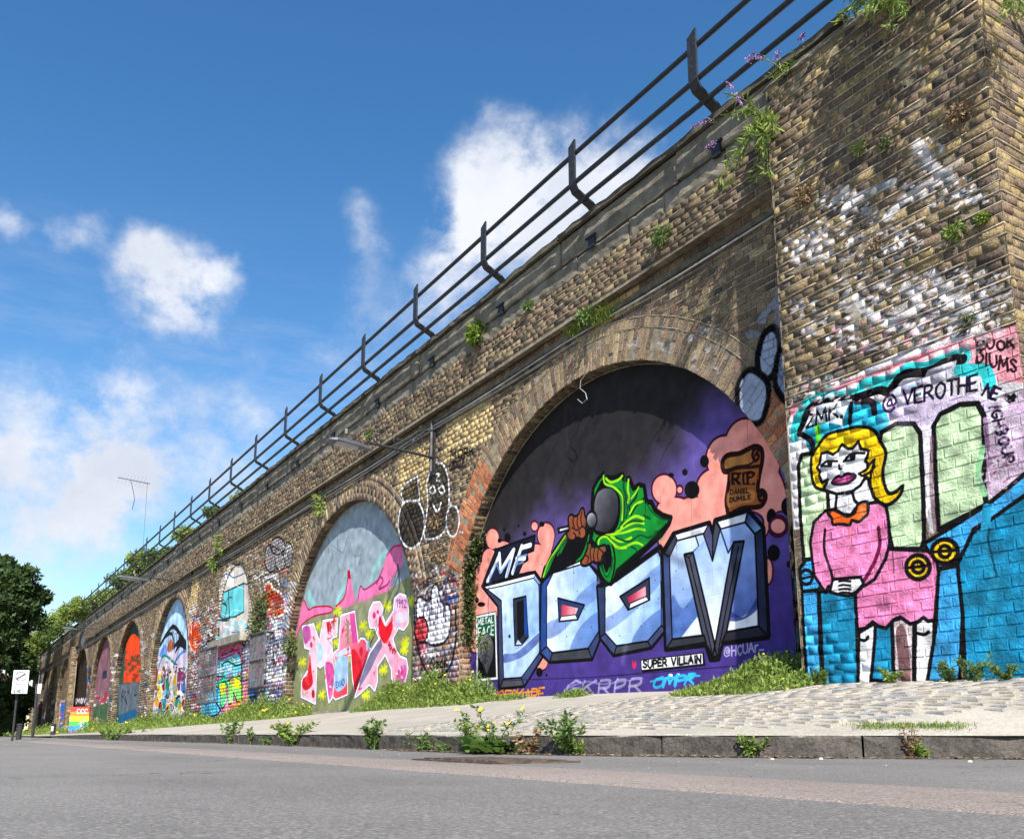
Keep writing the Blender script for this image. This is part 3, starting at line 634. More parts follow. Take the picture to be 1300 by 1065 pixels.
def letter(p, g0, g1, c0, c1):
    M.poly(p, None, OUT, .085); M.poly(p, WHT, (248, 248, 250), .06); M.poly(p, M.grad(g0, g1, c0, c1))
LM = [(28, 350), (115, 330), (150, 440), (162, 470), (190, 305), (305, 285), (298, 420), (258, 432), (262, 560), (285, 640), (292, 780), (268, 900), (238, 945), (215, 800), (200, 620), (190, 650), (165, 668), (140, 640), (128, 955), (15, 900), (20, 780), (60, 710), (80, 700), (85, 520), (45, 510)]
letter(LM, (30, 400), (230, 850), (244, 190, 208), (248, 206, 214))
M.poly([(30, 355), (80, 345), (90, 420), (60, 480), (40, 470)], (176, 60, 150), alpha=.8, curve=True); M.poly([(85, 560), (100, 700), (108, 800), (60, 850), (25, 830), (28, 760), (65, 720)], (214, 30, 44), curve=True); M.poly([(145, 480), (180, 490), (190, 560), (165, 640), (145, 580)], (166, 208, 240), curve=True, alpha=.9); M.poly([(205, 640), (260, 640), (280, 740), (270, 860), (240, 930), (222, 800)], (206, 60, 140), curve=True, alpha=.85)
M.poly([(215, 310), (245, 305), (240, 380), (225, 400)], (204, 20, 44)); M.scribble((225, 420), (295, 340), 90, .03, (190, 24, 50), 5, 3)
LA = [(332, 262), (440, 232), (468, 480), (490, 445), (520, 450), (555, 520), (575, 545), (520, 700), (450, 900), (425, 760), (412, 560), (385, 575), (382, 880), (290, 920), (270, 900), (290, 640), (275, 560), (315, 530)]
letter(LA, (340, 300), (460, 850), (244, 178, 198), (222, 40, 60))
M.poly([(400, 245), (440, 238), (462, 470), (420, 480)], (206, 70, 150), alpha=.85); M.poly([(415, 540), (465, 560), (500, 700), (450, 890), (430, 780)], (214, 24, 44), curve=True, alpha=.9); M.poly([(290, 620), (380, 590), (376, 800), (290, 850)], (150, 206, 236), curve=True, alpha=.85); M.poly([(370, 280), (392, 300), (398, 480), (380, 490)], (140, 144, 108)); M.poly([(280, 565), (400, 495), (410, 550), (300, 590)], (196, 216, 236), alpha=.9)
M.text('EXAD', (292, 835), (362, 808), 44, .022, (40, 90, 170)); M.scribble((335, 450), (370, 330), 60, .022, (200, 40, 90), 4, 8)
M.ell(492, 545, 15, 40, (206, 40, 80)); M.ell(545, 500, 16, 44, (160, 206, 236), alpha=.8)
LX = [(560, 220), (590, 160), (640, 155), (665, 200), (660, 260), (684, 335), (752, 225), (760, 130), (800, 92), (850, 110), (868, 180), (862, 320), (830, 365), (790, 350), (740, 440), (770, 540), (800, 590), (850, 610), (862, 680), (840, 780), (790, 845), (740, 780), (735, 680), (685, 560), (620, 660), (620, 780), (600, 850), (560, 800), (445, 905), (470, 830), (560, 560), (640, 440), (600, 350), (565, 350), (552, 280)]
letter(LX, (600, 200), (780, 800), (242, 190, 204), (240, 160, 186))
M.poly([(640, 260), (686, 345), (730, 300), (744, 350), (720, 430), (680, 480), (640, 420), (630, 330)], (216, 26, 44), curve=True); M.poly([(560, 560), (650, 440), (660, 500), (560, 700), (470, 850), (480, 780)], (120, 116, 146), alpha=.95)
M.poly([(790, 680), (840, 650), (850, 740), (790, 820), (770, 760)], (196, 60, 150), alpha=.7, curve=True); M.text('1992', (775, 190), (850, 195), 60, .024, (96, 60, 150)); M.poly([(770, 250), (850, 220), (850, 300), (780, 310)], (204, 222, 242), alpha=.7, curve=True)
M.ell(596, 256, 13, 26, (204, 60, 120)); M.ell(624, 230, 9, 16, (204, 60, 120)); M.scribble((690, 500), (770, 600), 60, .028, (196, 20, 44), 5, 4); M.ell(97, 490, 9, 22, (196, 40, 100)); M.ell(110, 880, 12, 34, (190, 30, 60)); M.text('SOHO', (20, 885), (80, 905), 40, .018, (206, 140, 130))
rgm = np.random.default_rng(6)
for x0, y0, x1, y1, n in ((25, 360, 130, 900, 16), (200, 320, 290, 880, 14), (330, 260, 500, 880, 20), (570, 180, 850, 820, 26)):
    for i in range(n):
        x = rgm.uniform(x0, x1); y = rgm.uniform(y0, y1); t0, t1 = M.T([(x, y)])[0].astype(int)
        if 0 <= t1 < M.h and 0 <= t0 < M.w and M.rgb[t1, t0, 0] > 190 and M.rgb[t1, t0, 2] > 90: M.line([(x, y), (x + rgm.uniform(-12, 14), y + rgm.uniform(-26, 26)), (x + rgm.uniform(-14, 14), y + rgm.uniform(-30, 30))], rgm.uniform(.015, .045), [(206, 30, 60), (220, 90, 150), (240, 240, 244), (150, 190, 230)][rgm.integers(4)], alpha=.75)
M.k = crop(350, 580, 3.044)
M.poly([(60, 1000), (300, 985), (300, 1030), (60, 1040)], (216, 218, 220)); M.line([(60, 992), (320, 978)], .015, (90, 90, 84))
drips(M, 110, 902); M.grain(10, 5); M.image('paint_letter_mural', .97, 1.08)

# ---------------- end pier: seated-woman mural on rough brick
G = Canvas(WR, 2.6, 4.9, 0.1, 5.5, 230)
G.k = crop(980, 420, 2.219)
# pale wash and pink field under the drawing
G.poly([(20, 300), (60, 230), (200, 140), (360, 60), (520, 20), (720, -20), (720, 520), (60, 560), (20, 420)], (230, 224, 226), alpha=.92, curve=False)
G.poly([(45, 220), (180, 150), (300, 110), (420, 60), (560, 20), (730, -30), (730, 150), (600, 140), (520, 60), (340, 110), (240, 150), (120, 190), (60, 260)], (232, 150, 160), alpha=.85)
G.poly([(600, 330), (720, 160), (730, 430), (620, 470)], (196, 160, 190), alpha=.6, curve=True); G.poly([(300, 240), (460, 180), (620, 200), (600, 240), (480, 230), (430, 270)], (206, 186, 216), alpha=.7, curve=True)
G.line([(65, 300), (72, 250), (115, 195), (240, 178), (262, 150), (340, 140), (380, 108), (430, 105), (470, 90), (520, 70), (545, 72), (520, 105), (560, 112), (600, 112), (615, 150)], .085, (60, 190, 190))
G.line([(78, 290), (88, 262), (120, 208), (232, 190), (300, 168), (330, 170), (370, 125), (440, 115), (500, 85), (536, 80)], .055, BLK, w2=.07)
G.poly([(80, 290), (122, 210), (226, 192), (220, 250), (160, 280)], (206, 214, 220)); G.poly([(225, 200), (300, 200), (330, 260), (300, 290), (220, 290), (200, 262)], (44, 160, 186), curve=True); G.poly([(100, 270), (180, 262), (200, 290), (130, 340), (100, 330)], (44, 160, 186), curve=True)
G.line([(225, 205), (220, 260)], .035, BLK); G.line([(240, 200), (280, 200), (290, 230)], .05, (40, 30, 40)); G.line([(80, 290), (110, 310), (118, 340)], .045, BLK); G.line([(130, 270), (132, 330)], .05, (110, 200, 60))
G.poly([(440, 110), (520, 82), (512, 120), (470, 150), (420, 150)], (214, 210, 222)); G.poly([(330, 175), (380, 140), (430, 130), (440, 170), (370, 190)], (196, 192, 214), alpha=.8)
G.text('2MK', (96, 275), (185, 245), 38, .018, BLK); G.ell(195, 242, 5, 6, BLK)
G.k = crop(1050, 440, 4.84)
G.text('@', (345, 405), (425, 385), 95, .018, (60, 36, 80)); G.text('VEROTHE', (470, 362), (920, 268), 92, .018, (34, 24, 50), gap=.18)
G.text('NE', (955, 300), (1035, 330), 80, .017, (40, 26, 56), up=(.45, -.85)); G.text('IGHBOUR', (1000, 375), (1090, 720), 66, .016, (34, 24, 50), up=(.98, -.16), gap=.24)
G.text('COOK', (925, 20), (1150, 15), 58, .016, (50, 30, 34), jit=.1); G.text('DIUMS', (920, 105), (1165, 165), 76, .016, (50, 26, 34), jit=.08)
G.poly([(1085, 320), (1100, 285), (1125, 300), (1150, 285), (1165, 325), (1120, 350)], BLK, curve=True)
# sofa back cushions, green with dark rims
GN = (196, 216, 176)
G.k = crop(980, 420, 2.219)
G.poly([(75, 380), (85, 350), (112, 345), (150, 350), (170, 640), (90, 645), (80, 520)], GN, BLK, .034, curve=False)
G.poly([(430, 590), (425, 420), (418, 290), (400, 262), (350, 262), (310, 285), (300, 330), (320, 520), (340, 615), (420, 615)], GN, BLK, .034, curve=False)
G.poly([(470, 560), (462, 420), (455, 270), (475, 235), (530, 208), (580, 205), (598, 240), (600, 330), (596, 430), (606, 490), (560, 515)], GN, BLK, .036, curve=False)
G.line([(440, 280), (446, 400), (452, 560)], .05, (226, 222, 226)); G.line([(452, 300), (450, 440), (460, 560)], .03, (120, 84, 90), alpha=.6)
G.line([(596, 330), (582, 400), (600, 460)], .04, (150, 200, 150)); G.line([(602, 250), (606, 300), (612, 380)], .03, (150, 120, 150))
# sofa
LB = (72, 168, 220); TB = (34, 136, 172)
G.poly([(428, 600), (520, 545), (620, 480), (730, 390), (730, 470), (620, 530), (570, 560), (540, 650), (470, 672), (440, 620)], LB, BLK, .03)
G.poly([(568, 565), (620, 530), (730, 452), (730, 1010), (545, 980), (538, 800), (522, 660)], TB, BLK, .027)
G.line([(606, 500), (604, 600), (628, 690), (616, 760), (612, 860), (624, 960)], .06, (44, 150, 184)); G.line([(612, 560), (612, 600), (634, 690)], .016, (24, 90, 120))
G.poly([(470, 672), (524, 662), (538, 800), (530, 985), (430, 990), (462, 840)], LB, BLK, .027)
G.poly([(78, 670), (98, 645), (130, 640), (150, 700), (132, 730), (85, 735)], LB, BLK, .03); G.poly([(85, 735), (130, 732), (140, 1000), (100, 985), (92, 880)], LB, BLK, .027)
G.ell(97, 694, 18, 20, None, BLK, .027); G.line([(78, 700), (118, 690)], .02, BLK)
G.poly([(134, 733), (170, 735), (235, 745), (245, 1005), (146, 1008)], TB, BLK, .027); G.line([(180, 745), (235, 805), (240, 830)], .02, (60, 140, 180))
G.poly([(285, 830), (340, 812), (345, 990), (280, 985)], TB, BLK, .03)
# legs
G.poly([(245, 850), (292, 822), (290, 870), (280, 980), (276, 1005), (243, 1010)], (240, 236, 238), BLK, .027); G.line([(240, 868), (262, 872), (272, 862)], .022, BLK)
G.poly([(338, 815), (402, 800), (400, 1000), (345, 1000)], (222, 206, 206), BLK, .03); G.poly([(350, 840), (372, 832), (386, 900), (390, 985), (366, 990), (352, 900)], (110, 70, 74), alpha=.8, curve=True)
G.poly([(405, 812), (460, 800), (456, 880), (436, 1000), (402, 1005)], (242, 238, 240), BLK, .027); G.line([(410, 852), (430, 856), (442, 848)], .022, BLK)
# dress
DP = (232, 138, 182)
G.poly([(236, 740), (262, 715), (330, 615), (440, 620), (464, 640), (470, 680), (466, 740), (460, 815), (440, 818), (428, 808), (412, 820), (390, 826), (362, 806), (342, 815), (322, 838), (300, 832), (284, 820), (264, 838), (242, 842), (238, 790)], DP, BLK, .026)
G.poly([(108, 600), (118, 540), (150, 508), (200, 498), (250, 490), (300, 482), (322, 495), (330, 540), (332, 600), (322, 640), (290, 700), (262, 718), (160, 720), (152, 738), (120, 690)], DP, BLK, .026)
G.line([(150, 560), (148, 620), (168, 680), (172, 705)], .024, BLK); G.line([(300, 555), (304, 600), (290, 650), (262, 700), (250, 712)], .03, (110, 30, 66))
G.ell(412, 666, 33, 34, (240, 196, 30), BLK, .03); G.ell(412, 666, 16, 16, None, BLK, .027); G.line([(382, 668), (442, 662)], .02, BLK)
G.ell(488, 622, 37, 34, (240, 196, 30), BLK, .03); G.ell(488, 622, 16, 16, None, BLK, .027); G.line([(450, 624), (522, 618)], .02, BLK)
# hands
G.poly([(172, 700), (250, 694), (258, 712), (240, 735), (215, 747), (185, 742), (164, 736)], (244, 240, 240), BLK, .024)
for y in (706, 718, 729, 739): G.line([(190, y), (203, y - 2), (222, y)], .016, BLK)
# neck, collar, head
G.k = crop(1010, 530, 6.265)
G.poly([(330, 600), (450, 590), (470, 660), (500, 690), (440, 775), (380, 770), (320, 735)], (242, 238, 240), BLK, .024)
G.poly([(260, 760), (300, 735), (350, 755), (410, 785), (470, 760), (500, 690), (570, 675), (575, 760), (540, 800), (500, 830), (450, 820), (430, 855), (380, 850), (340, 850), (300, 850), (290, 805)], (226, 104, 34), BLK, .024, curve=True)
G.poly([(160, 260), (250, 140), (390, 100), (500, 75), (620, 100), (680, 200), (720, 280), (700, 400), (700, 500), (740, 600), (800, 590), (855, 545), (830, 620), (760, 685), (700, 690), (630, 640), (600, 560), (560, 480), (450, 590), (320, 600), (210, 575), (150, 540), (125, 430), (130, 320)], (240, 198, 24), BLK, .026, curve=True)
G.poly([(205, 290), (250, 275), (300, 295), (335, 270), (370, 215), (420, 250), (455, 245), (500, 190), (520, 250), (585, 265), (575, 310), (555, 345), (575, 370), (570, 410), (510, 450), (560, 470), (520, 540), (450, 590), (330, 610), (240, 580), (225, 560), (250, 520), (255, 495), (210, 520), (190, 460), (195, 430), (172, 400), (190, 370)], (246, 242, 242), BLK, .024)
G.poly([(505, 445), (560, 425), (590, 375), (620, 340), (630, 400), (590, 440), (530, 465)], (240, 198, 24), BLK, .018); G.line([(630, 335), (600, 460), (600, 560)], .02, BLK)
G.poly([(290, 515), (340, 465), (368, 478), (400, 450), (430, 448), (480, 465), (440, 510), (380, 530), (320, 532)], (160, 40, 110), BLK, .02, curve=True); G.line([(300, 515), (380, 495), (470, 468)], .014, (70, 14, 50))
G.poly([(210, 385), (250, 350), (290, 355), (285, 390), (250, 388)], WHT, BLK, .014); G.ell(268, 370, 16, 20, BLK); G.line([(205, 390), (245, 352), (335, 348)], .02, BLK)
G.poly([(395, 345), (440, 295), (475, 300), (470, 335), (430, 345)], WHT, BLK, .014); G.ell(450, 318, 18, 22, BLK); G.line([(385, 350), (430, 300), (480, 285), (550, 285)], .022, BLK)
G.line([(350, 378), (348, 410), (370, 408)], .016, BLK)
# white drips and efflorescence on the brick above the drawing
G.k = crop(850, 0, 2.5356)
WS = [(206, 200, 200), (188, 182, 184), (222, 218, 218)]
def flake(cv, n, cx, cy, rx, ry, r, seed, cols=WS, al=.72):
    rg = np.random.default_rng(seed)
    for i in range(int(n * 2.2)):
        a = rg.uniform(0, 6.28); q = rg.uniform(0, 1) ** .6; x = cx + rx * q * math.cos(a); y = cy + ry * q * math.sin(a)
        m = 8; t = np.linspace(0, 2 * np.pi, m, endpoint=False); rr = r * .62 * rg.uniform(.3, 1.2) * rg.uniform(.4, 1.4, m)
        cv.poly(np.stack([x + rr * 1.5 * np.cos(t) + rr * .2 * np.sin(t), y + rr * .8 * np.sin(t) - rr * .8 * np.cos(t)], 1), cols[rg.integers(len(cols))], alpha=al * rg.uniform(.5, 1.1), curve=True)
flake(G, 90, 640, 760, 190, 90, 12, 1); flake(G, 130, 720, 1000, 330, 130, 15, 2); flake(G, 60, 900, 620, 170, 50, 12, 3); flake(G, 40, 560, 640, 90, 40, 12, 4); flake(G, 40, 820, 500, 60, 60, 9, 5); flake(G, 90, 960, 960, 180, 110, 14, 6); flake(G, 50, 450, 800, 80, 60, 12, 9)
for p in ([(800, 460), (850, 540), (900, 570)], [(840, 870), (900, 960), (1000, 1030)], [(700, 700), (760, 640), (900, 560)], [(560, 690), (600, 640), (720, 590)], [(600, 960), (640, 1010), (720, 1040), (800, 980), (760, 920)], [(1050, 260), (1100, 330), (1110, 400)]): G.line(p, .07, (208, 204, 204), alpha=.7, soft=3)
G.k = crop(980, 420, 2.219)
flake(G, 90, 430, 20, 330, 55, 12, 11, WS + [(230, 170, 180)]); flake(G, 60, 130, 180, 90, 60, 10, 12, WS + [(230, 170, 180)]); flake(G, 60, 660, 300, 60, 130, 10, 13, [(214, 190, 206), (196, 150, 190), (230, 226, 228)])
flake(G, 26, 640, 400, 60, 60, 8, 14, [(130, 84, 100), (220, 214, 220)]); flake(G, 30, 250, 160, 200, 40, 7, 15, [(60, 190, 190), (230, 170, 180)], .6)
G.line([(150, 110), (190, 60), (210, 120)], .03, (60, 50, 56), alpha=.7); G.line([(160, 130), (200, 90)], .03, (50, 44, 50), alpha=.6)
drips(G, 70, 903, .5, .35); G.grain(22, 6); G.image('paint_pier_mural', .95, 1.10)

# ---------------- wall face between the arches
F = Canvas(W0, 4.4, 68.0, -0.2, 5.0, 78)
def graff(cx0, cy0, cx1, cy1, n, r, cols, seed, al=.85):
    F.speckle(n, (cx0, cy0, cx1, cy1), r, cols, seed, al)
MIX = [(196, 192, 196), (150, 140, 146), (222, 220, 224), (110, 100, 110), (170, 150, 160)]
# strip right of the near arch (shaded): pale lobes with black outlines
F.k = crop(780, 200, 3.55)
F.ell(700, 890, 50, 120, (178, 188, 206), BLK, .07, rot=.15); F.poly([(560, 1060), (575, 1000), (620, 960), (690, 1010), (700, 1090), (660, 1200), (570, 1180)], (176, 186, 204), BLK, .06, curve=True); F.poly([(740, 900), (775, 860), (790, 1100), (730, 1030)], (150, 160, 184), BLK, .06, curve=True)
F.poly([(640, 740), (700, 660), (760, 620), (765, 660), (700, 700), (680, 750)], (168, 172, 184), curve=True, alpha=.7); F.line([(745, 630), (755, 760), (770, 830)], .12, (168, 172, 184), alpha=.6, soft=4); F.ell(625, 800, 36, 22, (160, 165, 178), alpha=.6); F.line([(400, 760), (480, 860), (560, 880)], .05, (120, 120, 110), alpha=.4)
for i, (x, y) in enumerate([(215, 850), (80, 850), (350, 820), (370, 900), (430, 870), (460, 950), (250, 870), (395, 790), (440, 780), (360, 960), (490, 860), (110, 830)]): flake(F, 7, x, y, 22, 28, 8, 70 + i, [(206, 204, 208), (170, 166, 168)], .8)
F.k = crop(580, 440, 2.316)
F.line([(1000, 500), (985, 560), (1000, 640), (980, 720), (1000, 800), (985, 880)], .05, BLK); F.ell(1000, 700, 14, 60, (90, 110, 130), BLK, .04); F.ell(1004, 850, 14, 50, (80, 96, 110), BLK, .04)
# pier between the two near arches
F.k = crop(500, 560, 3.33)
graff(75, 540, 262, 1030, 220, 12, MIX + [(120, 60, 70), (90, 110, 150), (226, 224, 228), (60, 50, 56)], 21, .55)
F.poly([(30, 330), (60, 240), (110, 250), (110, 180), (85, 200), (80, 290), (120, 260), (130, 400), (60, 460), (30, 420)], (46, 44, 46), curve=True, alpha=.45)
F.poly([(145, 260), (140, 180), (165, 110), (185, 95), (215, 110), (232, 180), (230, 330), (200, 400), (150, 415), (130, 400)], (58, 56, 56), (236, 236, 238), .032, curve=True, alpha=.72); F.ell(75, 350, 55, 105, (48, 46, 48), (238, 238, 240), .034, alpha=.75); F.ell(250, 340, 28, 66, (80, 76, 74), (236, 236, 238), .03, alpha=.6); F.poly([(30, 210), (55, 180), (100, 150), (110, 250), (40, 260)], (60, 58, 56), (230, 230, 232), .035, alpha=.8)
F.line([(150, 210), (165, 190), (175, 215), (160, 225), (150, 205)], .03, WHT); F.line([(190, 205), (205, 190), (215, 215), (200, 222), (188, 200)], .03, WHT); F.line([(165, 270), (185, 300), (200, 265)], .035, WHT); F.line([(180, 140), (195, 145), (180, 165), (196, 172)], .03, WHT)
F.text('MORK', (240, 80), (340, 65), 36, .03, (44, 38, 36)); F.text('ODOZ', (235, 130), (300, 110), 34, .03, (44, 38, 36)); F.ell(282, 385, 3, 5, WHT); F.ell(292, 387, 3, 5, WHT)
F.poly([(95, 700), (110, 660), (150, 680), (165, 620), (185, 610), (200, 680), (235, 700), (240, 790), (215, 850), (150, 860), (110, 800)], (226, 224, 230), (60, 50, 60), .04, curve=True)
F.line([(85, 690), (95, 840), (130, 960), (180, 1000), (240, 950), (262, 840), (260, 700)], .05, (34, 40, 56)); F.line([(215, 640), (235, 670), (270, 660)], .06, (60, 100, 160))
for i in range(14): F.line([(110 + i * 9, 700 + (i * 41 % 60)), (120 + i * 8, 760 + (i * 29 % 50)), (112 + i * 10, 820)], .018, (110, 90, 140))
F.text('Gook', (155, 975), (225, 955), 50, .03, (30, 26, 30), jit=.05); F.text('MUNEY', (90, 640), (170, 600), 26, .022, (50, 44, 50)); F.text('SKW', (215, 620), (255, 580), 34, .022, (50, 44, 56))
F.line([(100, 830), (125, 900), (140, 860)], .1, (190, 40, 60), alpha=.8); F.ell(190, 790, 20, 24, (120, 90, 180), alpha=.5)
# left pier with niche
F.k = crop(240, 680, 4.4375)
graff(0, 420, 600, 900, 260, 15, MIX + [(200, 60, 90), (70, 150, 190), (110, 90, 110), (226, 90, 120)], 22, .5)
graff(0, 860, 600, 1040, 110, 16, [(96, 180, 220), (150, 140, 160), (60, 60, 70), (196, 190, 190), (220, 120, 130), (90, 100, 110)], 23)
graff(330, 560, 560, 1000, 90, 14, [(160, 160, 170), (120, 110, 130), (224, 222, 228), (90, 80, 96)], 24)
F.poly([(170, 300), (185, 230), (230, 165), (290, 165), (320, 240), (352, 400), (350, 560), (165, 600)], (214, 206, 196), alpha=.92, curve=False)
F.poly([(168, 480), (176, 400), (190, 320), (300, 270), (302, 430), (210, 480)], (120, 208, 214), BLK, .03); F.line([(215, 310), (222, 470)], .05, BLK); F.line([(180, 380), (205, 400), (195, 460)], .04, BLK); F.poly([(205, 215), (245, 205), (245, 285), (205, 290)], (244, 244, 244))
graff(140, 480, 320, 580, 30, 16, [(150, 206, 214), (228, 226, 226), (190, 186, 188)], 25)
F.ell(35, 560, 36, 95, (226, 96, 26), (220, 214, 210), .05); F.scribble((20, 560), (50, 560), 120, .03, (150, 50, 20), 7, 31); graff(75, 480, 130, 640, 26, 9, [(30, 28, 32), (220, 218, 222)], 26)
F.ell(460, 130, 34, 78, (150, 146, 148), (40, 38, 40), .04); F.ell(500, 60, 40, 50, (156, 150, 152), (40, 38, 40), .04); F.ell(515, 150, 28, 44, (160, 156, 156), (40, 38, 40), .035); F.ell(560, 110, 26, 70, (150, 146, 146), (40, 38, 40), .035); F.line([(440, 100), (470, 60), (520, 90), (560, 60)], .03, (44, 40, 42))
F.poly([(425, 300), (455, 265), (475, 300), (520, 330), (545, 390), (535, 440), (480, 462), (440, 440)], (216, 100, 44), (226, 220, 216), .06, curve=True); F.scribble((450, 380), (520, 380), 70, .028, (110, 40, 20), 6, 33); F.line([(430, 300), (420, 250), (480, 230), (510, 280)], .07, (206, 202, 206)); F.line([(350, 290), (365, 230), (395, 240), (405, 330)], .06, (196, 192, 190))
graff(455, 480, 545, 570, 24, 13, [(232, 230, 234), (210, 206, 210)], 27); graff(425, 600, 540, 850, 70, 15, [(240, 240, 242), (222, 222, 226), (200, 200, 206)], 28, .95); F.scribble((440, 760), (530, 760), 160, .02, (60, 56, 66), 12, 34)
F.poly([(540, 730), (570, 740), (575, 800), (545, 810)], (196, 226, 150), curve=True); graff(420, 870, 540, 1000, 30, 18, [(40, 130, 160), (90, 100, 150), (60, 60, 80)], 29)
F.text('MTK', (548, 920), (604, 890), 60, .025, (200, 196, 216)); F.scribble((0, 560), (140, 400), 60, .03, (210, 206, 210), 12, 35)
F.poly([(60, 1065), (70, 960), (120, 870), (160, 960), (150, 1060)], (214, 206, 206), alpha=.8); F.poly([(64, 980), (110, 940), (130, 1010), (90, 1040)], (90, 186, 226), curve=True); F.poly([(380, 950), (400, 870), (420, 900), (430, 960)], (196, 186, 170)); F.text('S', (395, 940), (420, 930), 60, .04, (110, 90, 30))
# painted brick-up below the sill
F.poly([(130, 700), (150, 620), (300, 590), (320, 600), (330, 940), (180, 985), (130, 860)], (206, 120, 150), alpha=.9)
F.poly([(140, 790), (150, 700), (240, 650), (285, 640), (300, 780), (230, 800)], (124, 206, 220), BLK, .03); F.poly([(136, 850), (180, 800), (290, 780), (300, 800), (250, 830), (140, 880)], (60, 186, 150)); F.poly([(140, 860), (205, 820), (215, 930), (190, 975), (150, 900)], (120, 220, 150), BLK, .04); F.poly([(150, 850), (200, 830), (205, 880), (170, 910)], (216, 228, 60), curve=True)
F.poly([(215, 820), (290, 790), (305, 925), (270, 935), (250, 880), (250, 945), (222, 950)], (150, 226, 130), BLK, .034); F.poly([(230, 810), (280, 800), (290, 860), (250, 850)], (220, 232, 50), curve=True); F.line([(190, 660), (196, 780)], .04, BLK); F.line([(240, 640), (280, 660), (296, 700)], .06, (200, 30, 60)); F.line([(125, 690), (200, 670), (270, 650)], .045, (206, 50, 110)); F.line([(240, 940), (260, 960), (290, 930)], .08, (240, 140, 40))
F.poly([(292, 620), (340, 600), (348, 800), (300, 830)], (150, 146, 160)); graff(296, 620, 345, 820, 14, 9, [(190, 60, 90), (130, 130, 150)], 36); F.poly([(388, 600), (412, 600), (412, 800), (385, 810)], (160, 50, 76), alpha=.85)
F.poly([(330, 830), (390, 820), (380, 950), (330, 960)], (60, 90, 130), alpha=.8); graff(335, 830, 385, 950, 14, 8, [(40, 40, 60), (110, 180, 210)], 37)
# farther piers
F.k = None
PAL = [(190, 186, 186), (150, 90, 110), (110, 110, 120), (210, 206, 206), (96, 110, 90), (170, 60, 60), (60, 110, 150)]
for x0, x1 in ((176, 195), (138, 150), (109, 119), (88, 92), (50, 56)):
    graff(x0, 850, x1, 925, 50, 2.4, PAL, x0, .8)
graff(139, 830, 150, 870, 14, 2.2, [(226, 224, 228), (190, 186, 190)], 41); graff(62, 880, 88, 925, 40, 2.5, [(196, 180, 176), (140, 70, 50), (214, 206, 204), (100, 90, 90)], 42)
graff(41, 880, 62, 915, 24, 2.0, PAL, 43)

# denser layers of old tags low on the piers between the arches
F.k = None
rgt = np.random.default_rng(99)
def tags(x0, y0, x1, y1, n, h, w, seed):
    rg_ = np.random.default_rng(seed); pal = [(34, 32, 38), (232, 230, 234), (30, 60, 140), (190, 40, 60), (226, 226, 230), (60, 56, 62), (240, 240, 242)]
    for i in range(n):
        x = rg_.uniform(x0, x1); y = rg_.uniform(y0, y1); L = rg_.uniform(.3, .8) * (x1 - x0); c = pal[rg_.integers(len(pal))]; k_ = rg_.integers(4, 8)
        pts = [(x + L * j / k_ * .8, y + h * rg_.uniform(-.9, .9) - L * j / k_ * .1) for j in range(k_)]; F.line(pts, w * rg_.uniform(.6, 1.3), c, alpha=rg_.uniform(.6, .95))
graff(521, 742, 578, 868, 60, 6.5, [(206, 200, 206), (150, 130, 140), (120, 80, 90), (96, 110, 150), (226, 224, 228)], 401, .35); tags(521, 720, 570, 866, 34, 8, .022, 402); F.k = crop(500, 560, 3.33); F.poly([(95, 700), (110, 660), (150, 680), (165, 620), (185, 610), (200, 680), (235, 700), (240, 790), (215, 850), (150, 860), (110, 800)], (232, 230, 236), (60, 50, 60), .035, curve=True, alpha=.92); F.scribble((120, 770), (225, 760), 120, .016, (80, 70, 100), 9, 5); F.line([(85, 690), (95, 840), (130, 960), (180, 1000), (240, 950), (262, 840)], .045, (34, 40, 56)); F.text('Gook', (155, 975), (225, 955), 50, .026, (24, 20, 24), jit=.05); F.k = None
F.ell(535, 800, 9, 16, (196, 60, 70), (30, 26, 34), .03, alpha=.8)
graff(336, 730, 374, 900, 120, 4, [(232, 230, 234), (206, 202, 208), (150, 140, 160), (120, 150, 190), (196, 120, 150)], 403, .5); tags(336, 700, 368, 890, 34, 6, .03, 404)
graff(240, 770, 272, 905, 120, 3.2, [(196, 190, 196), (120, 96, 110), (150, 60, 80), (90, 130, 170), (214, 210, 214)], 405, .5); tags(240, 770, 268, 900, 36, 5, .035, 406)
graff(270, 830, 336, 905, 60, 3.6, [(96, 190, 210), (196, 120, 170), (216, 200, 90), (230, 226, 230)], 407, .5); tags(272, 700, 330, 890, 30, 5, .03, 408)
for x0, x1 in ((177, 193), (139, 149), (110, 118)): tags(x0, 850, x1, 915, 16, 4, .045, x0)
graff(176, 800, 194, 850, 20, 2.4, [(206, 202, 206), (150, 130, 130)], 409, .6)
F.k = crop(240, 680, 4.4375)
F.poly([(120, 880), (170, 860), (175, 985), (115, 1010)], (110, 200, 226), (24, 30, 40), .03, curve=True); F.line([(150, 640), (175, 600), (240, 590), (285, 600)], .06, (206, 40, 60)); F.line([(140, 700), (200, 690), (290, 640)], .05, (226, 90, 160)); F.line([(300, 640), (296, 930)], .05, (24, 24, 30)); F.line([(134, 760), (138, 900), (180, 985)], .05, (24, 24, 30))
F.grain(12, 8); F.image('paint_wall_face')

